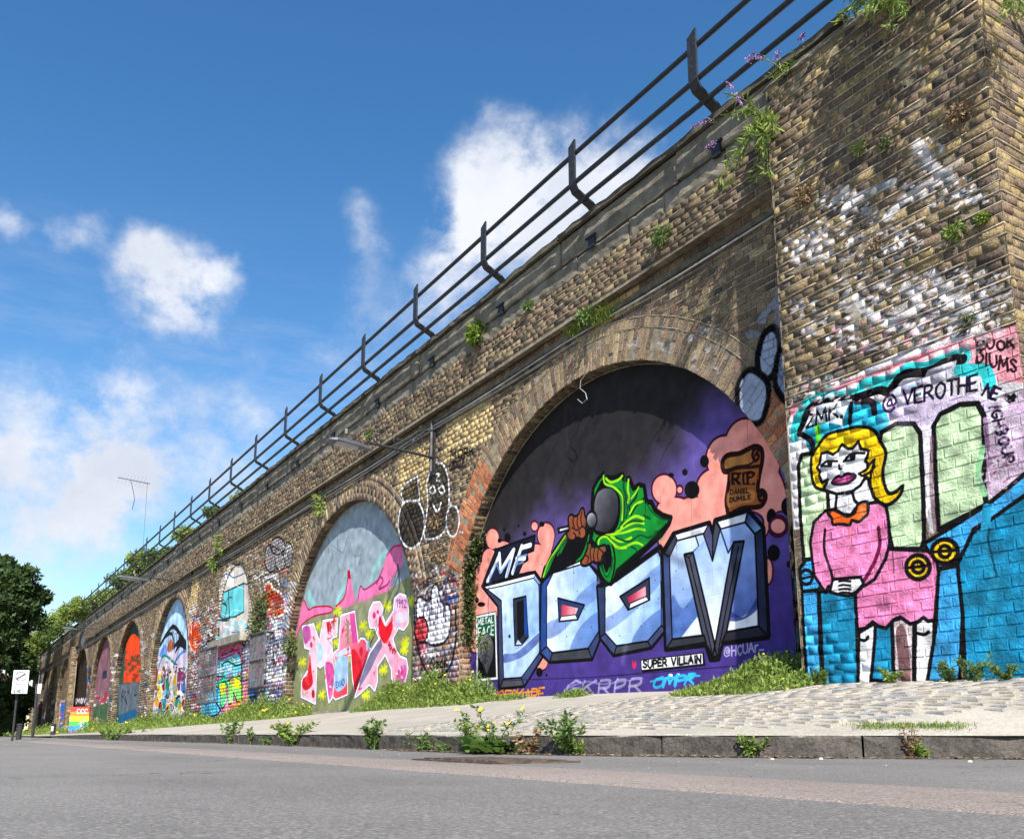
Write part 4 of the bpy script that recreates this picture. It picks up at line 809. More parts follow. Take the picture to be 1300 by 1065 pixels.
# ---------------- infill panels of the farther arches
Q = Canvas(WP, 25, 70, -0.1, 4.2, 66, (128, 112, 92))
Q.k = crop(100, 740, 4.643)
Q.poly([(430, 800), (440, 400), (520, 90), (620, 90), (660, 300), (660, 800)], (186, 214, 240)); Q.poly([(430, 480), (470, 420), (660, 380), (660, 800), (430, 800)], (206, 196, 214))
Q.line([(480, 370), (520, 300), (560, 260), (600, 320), (560, 380)], .14, (40, 40, 44)); Q.line([(500, 330), (545, 300), (560, 360), (530, 400)], .1, (50, 48, 50))
for i in range(6): Q.line([(570 + i * 4, 410 - i * 14), (600, 370 - i * 12), (632, 400 - i * 10)], .08, (36, 36, 40))
Q.poly([(520, 380), (545, 330), (560, 380), (530, 410)], (196, 120, 90), curve=True); Q.poly([(475, 420), (510, 360), (520, 420), (490, 440)], (120, 156, 214), curve=True)
for i, c in enumerate([(176, 60, 90), (216, 190, 60), (120, 60, 70), (60, 150, 120), (226, 206, 196), (196, 160, 60), (140, 70, 110), (90, 130, 190)]):
    x = 455 + i * 23; Q.ell(x, 560 + (i * 47 % 90), 16, 80, c, (236, 226, 220), .05); Q.ell(x + 4, 700 + (i * 31 % 50), 14, 36, [(222, 170, 40), (150, 40, 60), (40, 150, 130)][i % 3], (236, 226, 220), .04)
Q.line([(445, 640), (480, 470), (510, 430), (560, 470)], .08, (50, 140, 120)); Q.line([(560, 480), (600, 420), (630, 400)], .09, (90, 140, 196)); Q.speckle(40, (450, 440, 640, 780), 8, [(40, 34, 40), (236, 230, 230), (50, 140, 120)], 44)
rgq = np.random.default_rng(5)
for i in range(46):
    x = rgq.uniform(440, 640); y = rgq.uniform(420, 790); c = [(30, 26, 34), (244, 238, 236), (176, 60, 90), (60, 150, 140), (222, 180, 60), (90, 60, 90), (120, 170, 214)][rgq.integers(7)]
    Q.line([(x + rgq.uniform(-22, 22), y + rgq.uniform(-40, 40)) for _ in range(4)], rgq.uniform(.03, .08), c, alpha=.85)
for i in range(10): Q.line([(500 + i * 13, 400), (505 + i * 12, 330 - (i * 23 % 50)), (515 + i * 11, 300)], .05, (40, 38, 44), alpha=.8)
# orange with grey doors
Q.poly([(190, 860), (200, 300), (300, 200), (400, 250), (400, 860)], (70, 96, 84)); Q.ell(325, 440, 52, 140, (240, 92, 34)); Q.poly([(275, 400), (372, 380), (370, 580), (262, 590)], (232, 90, 40)); Q.speckle(26, (270, 400, 360, 580), 12, [(96, 90, 60), (150, 60, 40), (60, 110, 90)], 45)
Q.poly([(235, 600), (380, 580), (380, 800), (235, 860)], (112, 122, 130)); Q.poly([(235, 780), (330, 740), (380, 800), (235, 870)], (40, 110, 150)); Q.scribble((250, 720), (360, 700), 90, .05, (50, 54, 64), 6, 46)
# purple-pink wall with red and white throw-up
Q.poly([(60, 880), (60, 500), (100, 320), (200, 320), (210, 880)], (150, 112, 122)); Q.poly([(60, 500), (100, 330), (130, 360), (110, 500)], (110, 30, 60)); Q.speckle(40, (60, 640, 200, 720), 10, [(232, 230, 230), (210, 40, 50), (150, 130, 130)], 47); Q.poly([(85, 730), (180, 700), (190, 850), (85, 860)], (90, 120, 90)); Q.speckle(30, (70, 800, 200, 870), 10, [(210, 30, 40), (240, 236, 236), (70, 160, 180)], 48); Q.speckle(20, (170, 640, 210, 860), 8, [(120, 190, 210), (220, 220, 224)], 49)
Q.poly([(140, 520), (166, 515), (166, 560), (140, 566)], (60, 70, 90))
Q.k = crop(0, 780, 6.265)
Q.poly([(555, 1000), (560, 100), (700, 100), (700, 1000)], (64, 52, 44)); Q.text('EMOV', (596, 705), (680, 700), 30, .12, (214, 204, 206));  # dirty brick tone, kept dark to stand in for the deep arch's shade
Q.poly([(455, 1000), (455, 680), (555, 680), (555, 1000)], (196, 160, 150)); Q.poly([(470, 930), (485, 700), (548, 690), (520, 930)], (60, 120, 200)); Q.poly([(500, 940), (520, 820), (555, 720), (555, 940)], (236, 200, 60)); Q.speckle(16, (460, 690, 550, 920), 12, [(236, 236, 236), (220, 110, 60), (60, 170, 110)], 50)
Q.speckle(60, (300, 680, 450, 920), 14, [(190, 170, 160), (150, 80, 60), (214, 204, 200), (96, 80, 80)], 51)
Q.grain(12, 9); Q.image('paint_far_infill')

# ================================================================== materials
def paint_over(nt, col, cv, wear=0.25, keep=1.0):
    t = cv.sample(nt); a = t.outputs['Alpha']
    if wear: 
        n = noise(nt, 38, 5, .7); a = math_(nt, 'MULTIPLY', a, math_(nt, 'SUBTRACT', 1.0, math_(nt, 'MULTIPLY', ramp(nt, n, .56, .72), wear)))
    return mix(nt, a, col, t.outputs['Color'])
def soot(nt, col, amt=.55):
    n = noise(nt, .9, 6, .62, stretch=(1, 1, .45)); n2 = noise(nt, 9, 5, .7)
    f = math_(nt, 'MULTIPLY', ramp(nt, n, .45, .72), amt)
    c = mix(nt, f, col, (.055, .045, .038))
    return mix(nt, math_(nt, 'MULTIPLY', ramp(nt, n2, .58, .8), .35), c, (.05, .042, .035))
def brick_mat(name, src, cv=None, wear=.3, bs=.7, bd=.0038, bscale=80):
    m, nt, b = material(name)
    if src == 'face':
        a = N(nt, 'ShaderNodeAttribute', attribute_name='bc'); col = a.outputs['Color']
    else: col = N(nt, 'ShaderNodeObjectInfo').outputs['Color']
    n = noise(nt, 55, 5, .65); col = mix(nt, .75, col, mix(nt, ramp(nt, n, .3, .7), (.42, .40, .38), (1.75, 1.68, 1.55)), 'MULTIPLY')
    gr = noise(nt, 210, 3, .7); col = mix(nt, .7, col, mix(nt, ramp(nt, gr, .34, .66), (.6, .58, .56), (1.8, 1.74, 1.66)), 'MULTIPLY')
    col = soot(nt, col, .5)
    ef = ramp(nt, noise(nt, 6.5, 6, .7), .62, .78); col = mix(nt, math_(nt, 'MULTIPLY', ef, .28), col, (.34, .31, .26))
    if cv is not None: col = paint_over(nt, col, cv, wear)
    setc(nt, b, col); b.inputs['Roughness'].default_value = .92
    h = math_(nt, 'ADD', noise(nt, bscale, 5, .65), math_(nt, 'MULTIPLY', noise(nt, 18, 4, .6), 1.2))
    bump(nt, b, h, bs, bd); return m
def mortar_mat(name, cv=None, c=(.38, .32, .23), wear=.2):
    m, nt, b = material(name); n = noise(nt, 12, 6, .65)
    col = mix(nt, ramp(nt, n, .3, .72), tuple(np.array(c) * .45), c); col = soot(nt, col, .45)
    if cv is not None: col = paint_over(nt, col, cv, wear)
    setc(nt, b, col); bump(nt, b, math_(nt, 'ADD', noise(nt, 120, 4, .7), math_(nt, 'MULTIPLY', noise(nt, 30, 4, .7), 1.5)), .8, .008); return m
m_brick_w = brick_mat('wall_brick', 'face', F); m_brick_wo = brick_mat('wall_brick_single', 'object', F)
m_brick_p = brick_mat('pier_brick', 'face', G, .22, 1.0, .009, 40); m_brick_po = brick_mat('pier_brick_single', 'object', G, .22, 1.0, .009, 40)
m_brick = brick_mat('plain_brick', 'face')
m_mortar_w = mortar_mat('wall_mortar', F); m_mortar_p = mortar_mat('pier_mortar', G, (.36, .30, .20)); m_mortar = mortar_mat('plain_mortar')
m_point_w = mortar_mat('raised_pointing', F, (.58, .49, .35), .4); m_point_p = mortar_mat('pier_pointing', G, (.64, .54, .38), .3)
def panel_mat(name, cv, bs=.25):
    m, nt, b = material(name); t = cv.sample(nt, 'EXTEND'); n = noise(nt, 7, 6, .65)
    col = mix(nt, .5, t.outputs['Color'], mix(nt, ramp(nt, n, .3, .7), (.82, .82, .82), (1.12, 1.12, 1.12)), 'MULTIPLY')
    st = noise(nt, 5, 6, .65, stretch=(1, 1, .12)); col = mix(nt, math_(nt, 'MULTIPLY', ramp(nt, st, .6, .8), .18), col, (.10, .09, .085))
    setc(nt, b, col); b.inputs['Roughness'].default_value = .85
    sx = N(nt, 'ShaderNodeSeparateXYZ'); nt.links.new(pos(nt), sx.inputs[0]); cb = N(nt, 'ShaderNodeCombineXYZ'); nt.links.new(sx.outputs[0], cb.inputs[0]); nt.links.new(sx.outputs[2], cb.inputs[1])
    bk = N(nt, 'ShaderNodeTexBrick'); nt.links.new(cb.outputs[0], bk.inputs['Vector']); bk.inputs['Scale'].default_value = 1; bk.inputs['Brick Width'].default_value = .45; bk.inputs['Row Height'].default_value = .225; bk.inputs['Mortar Size'].default_value = .006; bk.inputs['Mortar Smooth'].default_value = .8
    h = math_(nt, 'ADD', noise(nt, 3, 3, .5), math_(nt, 'MULTIPLY', noise(nt, 55, 4, .6), .22)); h = math_(nt, 'SUBTRACT', h, math_(nt, 'MULTIPLY', bk.outputs['Fac'], .12)); bump(nt, b, h, bs, .03); return m
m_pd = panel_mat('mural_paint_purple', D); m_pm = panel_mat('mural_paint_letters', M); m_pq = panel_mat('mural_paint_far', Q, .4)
def rough_stone(name, c, var=.35, dark=(.05, .045, .038)):
    m, nt, b = material(name); c = np.array(c); n = noise(nt, 5, 7, .68); g = noise(nt, 90, 3, .6)
    col = mix(nt, ramp(nt, n, .32, .68), tuple(c * (1 - var)), tuple(c * (1 + var)))
    col = mix(nt, math_(nt, 'MULTIPLY', ramp(nt, g, .5, .75), .35), col, tuple(c * 1.6))
    col = mix(nt, math_(nt, 'MULTIPLY', ramp(nt, noise(nt, 1.6, 6, .7, stretch=(1, 1, .5)), .5, .75), .7), col, dark)
    setc(nt, b, col); b.inputs['Roughness'].default_value = .95
    bump(nt, b, math_(nt, 'ADD', g, noise(nt, 22, 4, .6)), .8, .01); return m
m_coping = rough_stone('coping_concrete', (.20, .175, .135)); m_cap = rough_stone('cap_stone', (.10, .09, .07))
m_sill = rough_stone('sill_concrete', (.26, .24, .20)); m_iron = simple('black_iron', (.018, .019, .023), .55, .0, .5, 20, .3, 90, .4)
m_rust = simple('rusty_iron', (.11, .045, .03), .8, 0, .6, 14, .3, 90)
m_rail = simple('rail_paint', (.014, .017, .025), .5, 0, .3, 20, .1, 90, .4)
m_cable = simple('grey_cable', (.12, .12, .12), .6); m_cablew = simple('pale_cable', (.42, .42, .42), .5)
m_lampgrey = simple('lamp_grey_metal', (.10, .105, .12), .4, .3, .2); m_lens = simple('lamp_lens', (.35, .36, .37), .2, 0, .1)

# ================================================================== brick makers
PALS = {
 'wall': ([(.215, .170, .108), (.170, .130, .088), (.135, .100, .073), (.098, .076, .062), (.070, .060, .055), (.165, .105, .078), (.27, .22, .145)], [.20, .27, .22, .13, .06, .07, .05]),
 'yellow': ([(.42, .32, .16), (.36, .27, .14), (.46, .36, .2)], [.4, .3, .3]),
 'red': ([(.36, .125, .06), (.28, .10, .055), (.42, .17, .085)], [.4, .3, .3]),
 'pink': ([(.28, .16, .115), (.22, .125, .095), (.32, .20, .14), (.18, .11, .085)], [.3, .3, .2, .2]),
 'pier': ([(.205, .160, .092), (.160, .122, .078), (.125, .092, .070), (.096, .073, .062), (.070, .058, .052), (.24, .185, .095)], [.18, .26, .24, .18, .06, .08]),
}
def cols(n, pal, rg):
    c, w = PALS[pal]; w = np.array(w) / sum(w)
    return np.array(c)[rg.choice(len(c), n, p=w)] * rg.uniform(.82, 1.18, (n, 1))
FR = [(0, 1, 4), (1, 2, 4), (2, 3, 4), (3, 0, 4)]
SD = [t for i in range(4) for t in ((i, 5 + i, 5 + (i + 1) % 4), (i, 5 + (i + 1) % 4, (i + 1) % 4))]
BF = np.array(FR + SD)
def bricks_local(u, v, lu, lv, d, rg, ch=.0020, jit=.0011, back=.022):
    n = len(u); c = np.array([(-1, -1), (1, -1), (1, 1), (-1, 1)])
    P = np.empty((n, 9, 3))
    for k in range(4):
        P[:, k, 0] = u + c[k, 0] * (lu / 2 - ch) + rg.normal(0, jit, n); P[:, k, 1] = v + c[k, 1] * (lv / 2 - ch) + rg.normal(0, jit * .7, n)
        P[:, k, 2] = d + rg.normal(0, jit, n)
        P[:, 5 + k, 0] = u + c[k, 0] * lu / 2; P[:, 5 + k, 1] = v + c[k, 1] * lv / 2; P[:, 5 + k, 2] = d - back
    P[:, 4, 0] = u + rg.normal(0, .012, n); P[:, 4, 1] = v + rg.normal(0, .006, n); P[:, 4, 2] = d + rg.normal(0, jit * .9, n) - .0005
    return P
def brick_mesh(name, P, frame, colr, mat, parent, flip=False, **k):
    n = len(P); q = frame(P[..., 0].ravel(), P[..., 1].ravel(), P[..., 2].ravel())
    f = (BF[None] + 9 * np.arange(n)[:, None, None]).reshape(-1, 3)
    if flip: f = f[:, ::-1]
    return mesh(name, q, np.ascontiguousarray(f), mat, parent, colors=np.repeat(colr, 12, 0), **k)
def bond(v0, v1, allowed, seed, course=.075):
    """English bond rows between v0 and v1; allowed(v) -> list of (u0,u1)"""
    rg = np.random.default_rng(seed); U = []; n = int((v1 - v0) / course)
    for r in range(n):
        v = v0 + (r + .5) * course
        pitch = .225 if r % 2 == 0 else .1125; off = 0 if r % 2 == 0 else .056
        for a, b in allowed(v):
            if b - a < .05: continue
            k0 = math.floor((a - off) / pitch); k1 = math.ceil((b - off) / pitch)
            for k in range(k0, k1):
                x0 = max(off + k * pitch, a); x1 = min(off + (k + 1) * pitch, b)
                if x1 - x0 < .035: continue
                if x1 - x0 > .2 and rg.random() < .3:
                    xm = (x0 + x1) / 2 + rg.uniform(-.03, .03); U.append(((x0 + xm) / 2, v, xm - x0 - .010, course - .011)); U.append(((x1 + xm) / 2, v, x1 - xm - .010, course - .011))
                else: U.append(((x0 + x1) / 2, v, x1 - x0 - .010, course - .011))
    U = np.array(U); U[:, 2:] += rg.normal(0, .0012, (len(U), 2)); return U, rg
def backing(name, v0, v1, allowed, frame, mat, parent, step=.0375, flip=False, **k):
    vs = []; fs = []; v = v0
    while v < v1 - 1e-6:
        t = min(v + step, v1)
        for a, b in allowed((v + t) / 2):
            n = len(vs); vs += [(a, v), (b, v), (b, t), (a, t)]; fs.append((n, n + 1, n + 2, n + 3) if not flip else (n + 3, n + 2, n + 1, n))
        v = t
    vs = np.array(vs); return mesh(name, frame(vs[:, 0], vs[:, 1], np.full(len(vs), -.006)), np.array(fs), mat, parent, **k)
def pointing(name, v0, v1, allowed, frame, mat, parent, seed, course=.075, skip=.2, seg=.34, pr=.006, flip=False, umax=1e9):
    rg = np.random.default_rng(seed); P = []
    for r in range(1, int((v1 - v0) / course)):
        v = v0 + r * course
        for a, b in allowed(v):
            b = min(b, umax); x = a
            while x < b - .05:
                e = min(x + seg * rg.uniform(.4, 1.5), b)
                if rg.random() > skip: P.append(((x + e) / 2, v + rg.normal(0, .0022), e - x, .009 * rg.uniform(.7, 1.3), pr + rg.normal(0, .002)))
                x = e
    P = np.array(P); B = bricks_local(P[:, 0], P[:, 1], P[:, 2], P[:, 3], P[:, 4], rg, ch=.001, jit=.0018, back=.016)
    B[:, 4, :2] = P[:, :2]; return brick_mesh(name, B, frame, np.full((len(P), 3), .5), mat, parent, flip, **k_stuff)
k_stuff = dict(kind='stuff')
def fr_wall(u, v, d): return V3(u, W0 - d, v + shear(u))
def fr_par(u, v, d): return V3(u, WT - d, v + shear(u))
def fr_pier(u, v, d): return V3(u, WR - d, v)
def fr_ret(u, v, d): return V3(2.93 - d, u, v)
SPR = {}
def single_meshes(mat, lu, lv, name, n=4, seed=0):
    out = []; rg = np.random.default_rng(seed)
    for i in range(n):
        P = bricks_local(np.zeros(1), np.zeros(1), np.array([lu]), np.array([lv]), np.zeros(1), rg)[0]
        me = bpy.data.meshes.new(name); me.from_pydata([(-p[0], -p[2], p[1]) for p in P], [], [tuple(int(x) for x in t[::-1]) for t in BF]); me.materials.append(mat); out.append(me)
    return out
def place_singles(U, d, colr, idx, mat, parent, w_face, shearf, name='brick', seed=0):
    A = {}
    rg = np.random.default_rng(seed)
    ST = single_meshes(mat, .215, .064, name, 5, 1); HD = single_meshes(mat, .1025, .064, name, 5, 2)
    for i in idx:
        u, v, lu, lv = U[i]; z = v + (float(shear(u)) if shearf else 0)
        me = (ST if lu > .16 else HD)[rg.integers(5)]; ref = .215 if lu > .16 else .1025
        share(name, me, parent, V(u, w_face - d[i], z), (rg.normal(0, .006), rg.normal(0, .008), rg.normal(0, .006)), (lu / ref, 1, 1), colr[i])

# ================================================================== the viaduct
ARCH = [  # centre, half width, crown, radius
    (7.95, 2.80, 3.93, 3.06), (14.95, 2.80, 3.95, 2.95), (28.5, 2.5, 3.95, 2.55), (35.1, 2.5, 3.92, 2.55), (41.0, 2.45, 3.9, 2.5), (47.3, 2.75, 3.9, 2.8), (53.0, 2.4, 3.85, 2.45), (57.6, 1.9, 3.8, 1.95), (62.2, 2.1, 3.8, 2.15)]
RT = .45
viaduct = empty('railway_viaduct', V(8, W0, 0), label='long brown brick railway viaduct wall with painted arches running away to the left', cat='viaduct')
NICHE = (21.85, 1.28, 3.3)
END = 66.0
def allow_wall(grow):
    def f(v):
        holes = [(3.9, 4.78)]
        for c, hw, crown, r in ARCH:
            ro = r + grow; zc = crown - r - float(shear(c)); zs = zc + math.sqrt(r * r - hw * hw)
            if v < zs: h = hw
            elif v < zc + ro: h = math.sqrt(max(ro * ro - (v - zc) ** 2, 0))
            else: continue
            holes.append((c - h, c + h))
        c, hw, crown = NICHE; zc = crown - hw * .5 - float(shear(c))
        if 2.25 - float(shear(c)) < v < zc + hw:
            h = hw if v < zc else math.sqrt(max(hw * hw - (v - zc) ** 2, 0)); holes.append((c - h, c + h))
        holes.sort(); out = []; x = 4.78
        for a, b in holes:
            if a > x: out.append((x, a))
            x = max(x, b)
        if x < END: out.append((x, END))
        return out
    return f
vlo = -.2
U, rg = bond(vlo, 4.63, allow_wall(RT - .01), 11)
d = rg.normal(0, .0018, len(U)); er = rg.random(len(U)) < .06; d[er] -= rg.uniform(.004, .012, er.sum())
cw = cols(len(U), 'wall', rg); d = d.clip(-.003, .02)
# repaired patches in pale yellow brick
for (a, b, z0, z1) in [(9.9, 11.3, 3.75, 4.45), (11.75, 12.9, 3.35, 4.25), (25.4, 26.3, 2.9, 4.2), (6.9, 7.7, 4.35, 4.6), (13.2, 13.8, 3.9, 4.1)]:
    mk = (U[:, 0] > a) & (U[:, 0] < b) & (U[:, 1] + shear(U[:, 0]) > z0) & (U[:, 1] + shear(U[:, 0]) < z1); cw[mk] = cols(mk.sum(), 'yellow', rg)
for c, hw, crown, r in ARCH[:2]:
    zs = crown - r + math.sqrt(r * r - hw * hw); q = np.abs(np.abs(U[:, 0] - c) - hw - .2) < .22; mk = q & (U[:, 1] < zs) & (c < 10); cw[mk] = cols(mk.sum(), 'pink', rg)
depth = U[:, 0] * math.cos(THETA); order = np.argsort(U[:, 0] + (U[:, 0] < 4.9) * 100 + (U[:, 1] < .6) * 3)
near = order[:300]; rest = np.setdiff1d(np.arange(len(U)), near)
place_singles(U, d, cw, near, m_brick_wo, viaduct, W0, True, 'brick', 5)
brick_mesh('brickwork', bricks_local(*U[rest].T, d[rest], rg), fr_wall, cw[rest], m_brick_w, viaduct, True, kind='stuff')
backing('mortar_bed', vlo, 4.63, allow_wall(.12), fr_wall, m_mortar_w, viaduct, flip=True)
pointing('raised_pointing', 1.9, 4.63, allow_wall(RT), fr_wall, m_point_w, viaduct, 12, skip=.2, flip=True, umax=34, pr=.0035)
# parapet band, projecting a little over the wall
al = lambda v: [(4.0, END)]
U, rg = bond(4.63, 5.08, al, 13); d = rg.normal(0, .0022, len(U)); er = rg.random(len(U)) < .10; d[er] -= rg.uniform(.001, .006, er.sum()); d = d.clip(-.0035, .02)
brick_mesh('parapet_brickwork', bricks_local(*U.T, d, rg), fr_par, cols(len(U), 'wall', rg) * .85, m_brick, viaduct, True, kind='stuff')
backing('parapet_mortar', 4.63, 5.08, al, fr_par, m_mortar, viaduct, step=.7, flip=True)
pointing('parapet_pointing', 4.63, 5.08, al, fr_par, mortar_mat('parapet_pointing', None, (.58, .49, .35)), viaduct, 14, skip=.25, flip=True, umax=40, pr=.004)
def sheet_s(name, s0, s1, prof, mat, parent, n=40, **k):
    """profile [(w, z)] swept along the wall, following its slight fall"""
    ss = np.linspace(s0, s1, n); vs = []; m = len(prof)
    for s in ss: vs += [V(s, w, z + float(shear(s))) for w, z in prof]
    fs = [(i * m + j, i * m + j + 1, (i + 1) * m + j + 1, (i + 1) * m + j) for i in range(n - 1) for j in range(m - 1)]
    return mesh(name, vs, fs, mat, parent, **k)
sheet_s('parapet_underside', 4.0, END, [(WT + .006, 4.628), (W0 + .1, 4.628)], m_mortar, viaduct)
sheet_s('ledge_course', 4.0, END, [(W0 - .006, 4.44), (W0 - .035, 4.448), (W0 - .035, 4.50), (W0 - .006, 4.512)], m_brick and mortar_mat('ledge_mortar', None, (.22, .19, .14)), viaduct)
sheet_s('deck', 2.84, END, [(6.02, 5.5), (6.05, 5.35), (12, 5.35), (12, -.6)], m_coping, viaduct)
mesh('end_wall', [V(END, W0, -.6), V(END, 12, -.6), V(END, 12, 4.7), V(END, 12, 4.7), V(END, W0, 5.0)], [(0, 1, 2, 3, 4)], m_mortar, viaduct)
# coping of concrete blocks with a thin oversailing cap
def block_row(name, z0_, z1_, Lr, seed, out=.025, rough=.008, cap=False, far=END):
  rg = np.random.default_rng(seed); s = 4.1
  while s < far - .5:
    L = rg.uniform(*Lr); e = min(s + L, END); nx, nz = 12, 5; dz = rg.normal(0, .006); dw = rg.normal(0, .008)
    vs = []; 
    for j in range(nz):
        for i in range(nx):
            u = s + .008 + (e - s - .016) * i / (nx - 1); z = z0_ + (z1_ - z0_) * j / (nz - 1) + float(shear(u)) + dz
            edge = (.012 if i in (0, nx - 1) or j in (0, nz - 1) else 0) + rg.uniform(0, rough)
            if j == 0: z += rg.normal(0, .008)
            vs.append(V(u, WT - out + dw + edge, z))
    nf = len(vs)
    for j in range(nz):
        for i in range(nx):
            a = vs[j * nx + i]; 
            if i in (0, nx - 1) or j in (0, nz - 1): vs.append((a[0], a[1] + .3, a[2]))
    fs = [(j * nx + i, (j + 1) * nx + i, (j + 1) * nx + i + 1, j * nx + i + 1) for j in range(nz - 1) for i in range(nx - 1)]
    per = [(j, i) for j in range(nz) for i in range(nx) if i in (0, nx - 1) or j in (0, nz - 1)]; pid = {p: nf + n for n, p in enumerate(per)}
    loop = [(0, i) for i in range(nx)] + [(j, nx - 1) for j in range(1, nz)] + [(nz - 1, i) for i in range(nx - 2, -1, -1)] + [(j, 0) for j in range(nz - 2, 0, -1)]
    for a, b in zip(loop, loop[1:] + loop[:1]): fs.append((a[0] * nx + a[1], b[0] * nx + b[1], pid[b], pid[a]))
    mesh(name, vs, fs, m_coping, viaduct)
    if not cap: s = e; continue
    # cap, ragged front lip
    n = 14; vs = []
    for i in range(n):
        u = s + (e - s - .006) * i / (n - 1); q = rg.uniform(-.012, .012); zz = float(shear(u)) + dz
        for w_, z_ in ((WT - .02, 5.722), (WT - .062 + q, 5.722 + rg.uniform(-.004, .004)), (WT - .062 + q, 5.785 + rg.uniform(-.01, .01)), (6.05, 5.795)): vs.append(V(u, w_, z_ + zz - .10))
    fs = [(i * 4 + j, (i + 1) * 4 + j, (i + 1) * 4 + j + 1, i * 4 + j + 1) for i in range(n - 1) for j in range(3)] + [(0, 1, 2, 3), ((n - 1) * 4 + 3, (n - 1) * 4 + 2, (n - 1) * 4 + 1, (n - 1) * 4)]
    mesh('coping_cap', vs, fs, m_cap, viaduct); s = e
block_row('coping_block', 5.31, 5.612, (1.7, 2.2), 15, cap=True)
block_row('stone_block', 5.085, 5.298, (.45, 1.1), 16, out=.012, rough=.012)
# arches
def ring_cols(n, a, rg, k):
    c = cols(n, 'wall', rg) * 1.25
    if k == 0:
        red = ((a > math.radians(24)) & (a < math.radians(50))) | ((a < math.radians(150)) & (a > math.radians(143)))
        c[red] = cols(red.sum(), 'red', rg)
        pk = (a < math.radians(20)) | (a > math.radians(150)); c[pk] = cols(pk.sum(), 'pink', rg)
    return c
for k, (c, hw, crown, ra) in enumerate(ARCH):
    zc = crown - ra; a0 = math.acos(hw / ra); zs = zc + ra * math.sin(a0); rg = np.random.default_rng(30 + k)
    ring = empty('arch_ring', V(c, W0, zc)); ring.parent = viaduct; ring.location = tuple(np.array(V(c, W0, zc)) - wpos(viaduct))
    va = []; 
    span = math.pi - 2 * a0; n = int(span * ra / .074)
    for i in range(n):
        a = a0 + span * (i + .5) / n; e_ = rg.normal(0, .007)
        if i % 2 or k > 1: va += [(a, ra + .1125 - e_ / 2, .0655, .216 + e_), (a, ra + .281, .068, .104)]
        else: va += [(a, ra + .056 - e_ / 2, .0645, .104 + e_), (a, ra + .225, .067, .216)]
    n = int(span * (ra + .34) / .076)
    for i in range(n): va.append((a0 + span * (i + .5) / n, ra + .396, .067, .102))
    va = np.array(va); n = len(va); dd = .006 + rg.normal(0, .0035, n); cc = ring_cols(n, va[:, 0], rg, k)
    idx = np.arange(n)
    if k == 0:
        pri = np.argsort(-va[:, 0])[:296]     # those nearest the camera
        one = single_meshes(m_brick_wo, .064, .216, 'voussoir', 5, 3); two = single_meshes(m_brick_wo, .064, .104, 'voussoir', 5, 4)
        for i in pri:
            a, r, lu, lr = va[i]; me = (one if lr > .15 else two)[rg.integers(5)]
            share('voussoir', me, ring, V(c + r * math.cos(a), W0 - dd[i], zc + r * math.sin(a)), (0, math.atan2(-math.cos(a), math.sin(a)) + rg.normal(0, .01), 0), (1, 1, 1), cc[i])
        idx = np.setdiff1d(idx, pri)
    if len(idx):
        A = va[idx]
        def fr(u, v, d, c=c, zc=zc, A=A):
            a = np.repeat(A[:, 0], 9); r = np.repeat(A[:, 1], 9); du = u; dv = v
            s_ = c + (r + dv) * np.cos(a) - du * np.sin(a); z_ = zc + (r + dv) * np.sin(a) + du * np.cos(a); return V3(s_, W0 - d, z_)
        brick_mesh('voussoirs', bricks_local(np.zeros(len(A)), np.zeros(len(A)), A[:, 2], A[:, 3], dd[idx], rg), fr, cc[idx], m_brick_w, ring, False, kind='stuff')
    if k < 3:
        for rr, tag_ in ((ra + .337, 0), (ra + RT + .004, 1)):
            tt_ = np.linspace(a0 + .05, math.pi - a0 - .05, 70); bb = MB(); rgx = np.random.default_rng(k); bb.tube([V(c + (rr + rgx.normal(0, .003)) * math.cos(x), W0 - .006 + rgx.normal(0, .0015), zc + (rr + rgx.normal(0, .002)) * math.sin(x)) for x in tt_], .0045, 5); bb.build('hood_pointing', m_point_w, ring)
    # mortar between the voussoirs
    t = np.linspace(a0 - .02, math.pi - a0 + .02, 90)
    vs = np.concatenate([V3(c + rr * np.cos(t), np.full(90, W0 - .002), zc + rr * np.sin(t)) for rr in (ra, ra + RT)])
    mesh('ring_mortar', vs, np.array([(i, i + 1, 91 + i, 90 + i) for i in range(89)]), m_mortar_w, ring)
    # reveal: soffit and jambs in brick
    dep = WP - W0; zb = float(base_z(c)) - .25; Lj = zs - zb; La = span * ra; tot = 2 * Lj + La
    def fr(u, v, d, c=c, hw=hw, zc=zc, zb=zb, Lj=Lj, La=La, ra=ra, a0=a0, zs=zs):
        v = np.asarray(v, float); a = a0 + np.clip((v - Lj) / ra, 0, math.pi - 2 * a0); below = v < Lj; after = v > Lj + La
        s_ = c + (ra - d) * np.cos(a); z_ = zc + (ra - d) * np.sin(a)
        z_ = np.where(below, zb + v, z_); z_ = np.where(after, zs - (v - Lj - La), z_)
        return V3(s_, W0 + u, z_)
    U, rg2 = bond(0, tot, lambda v: [(.0, dep + .02)], 60 + k)
    a_ = a0 + np.clip((U[:, 1] - Lj) / ra, 0, math.pi - 2 * a0)
    cc = cols(len(U), 'wall', rg2) * .6  # reveal brick colours lowered to deepen the shade inside the arch
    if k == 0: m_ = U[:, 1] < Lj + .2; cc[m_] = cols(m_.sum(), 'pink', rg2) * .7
    if k > 4: U = U[::1]
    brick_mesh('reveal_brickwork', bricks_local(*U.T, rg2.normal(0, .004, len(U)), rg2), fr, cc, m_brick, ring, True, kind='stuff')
    v_ = np.linspace(0, tot, 160); vs = np.concatenate([fr(np.full(160, x), v_, np.full(160, -.006)) for x in (0.0, dep + .02)])
    mesh('reveal_mortar', vs, np.array([(i, i + 1, 161 + i, 160 + i) for i in range(159)]), m_mortar, ring)
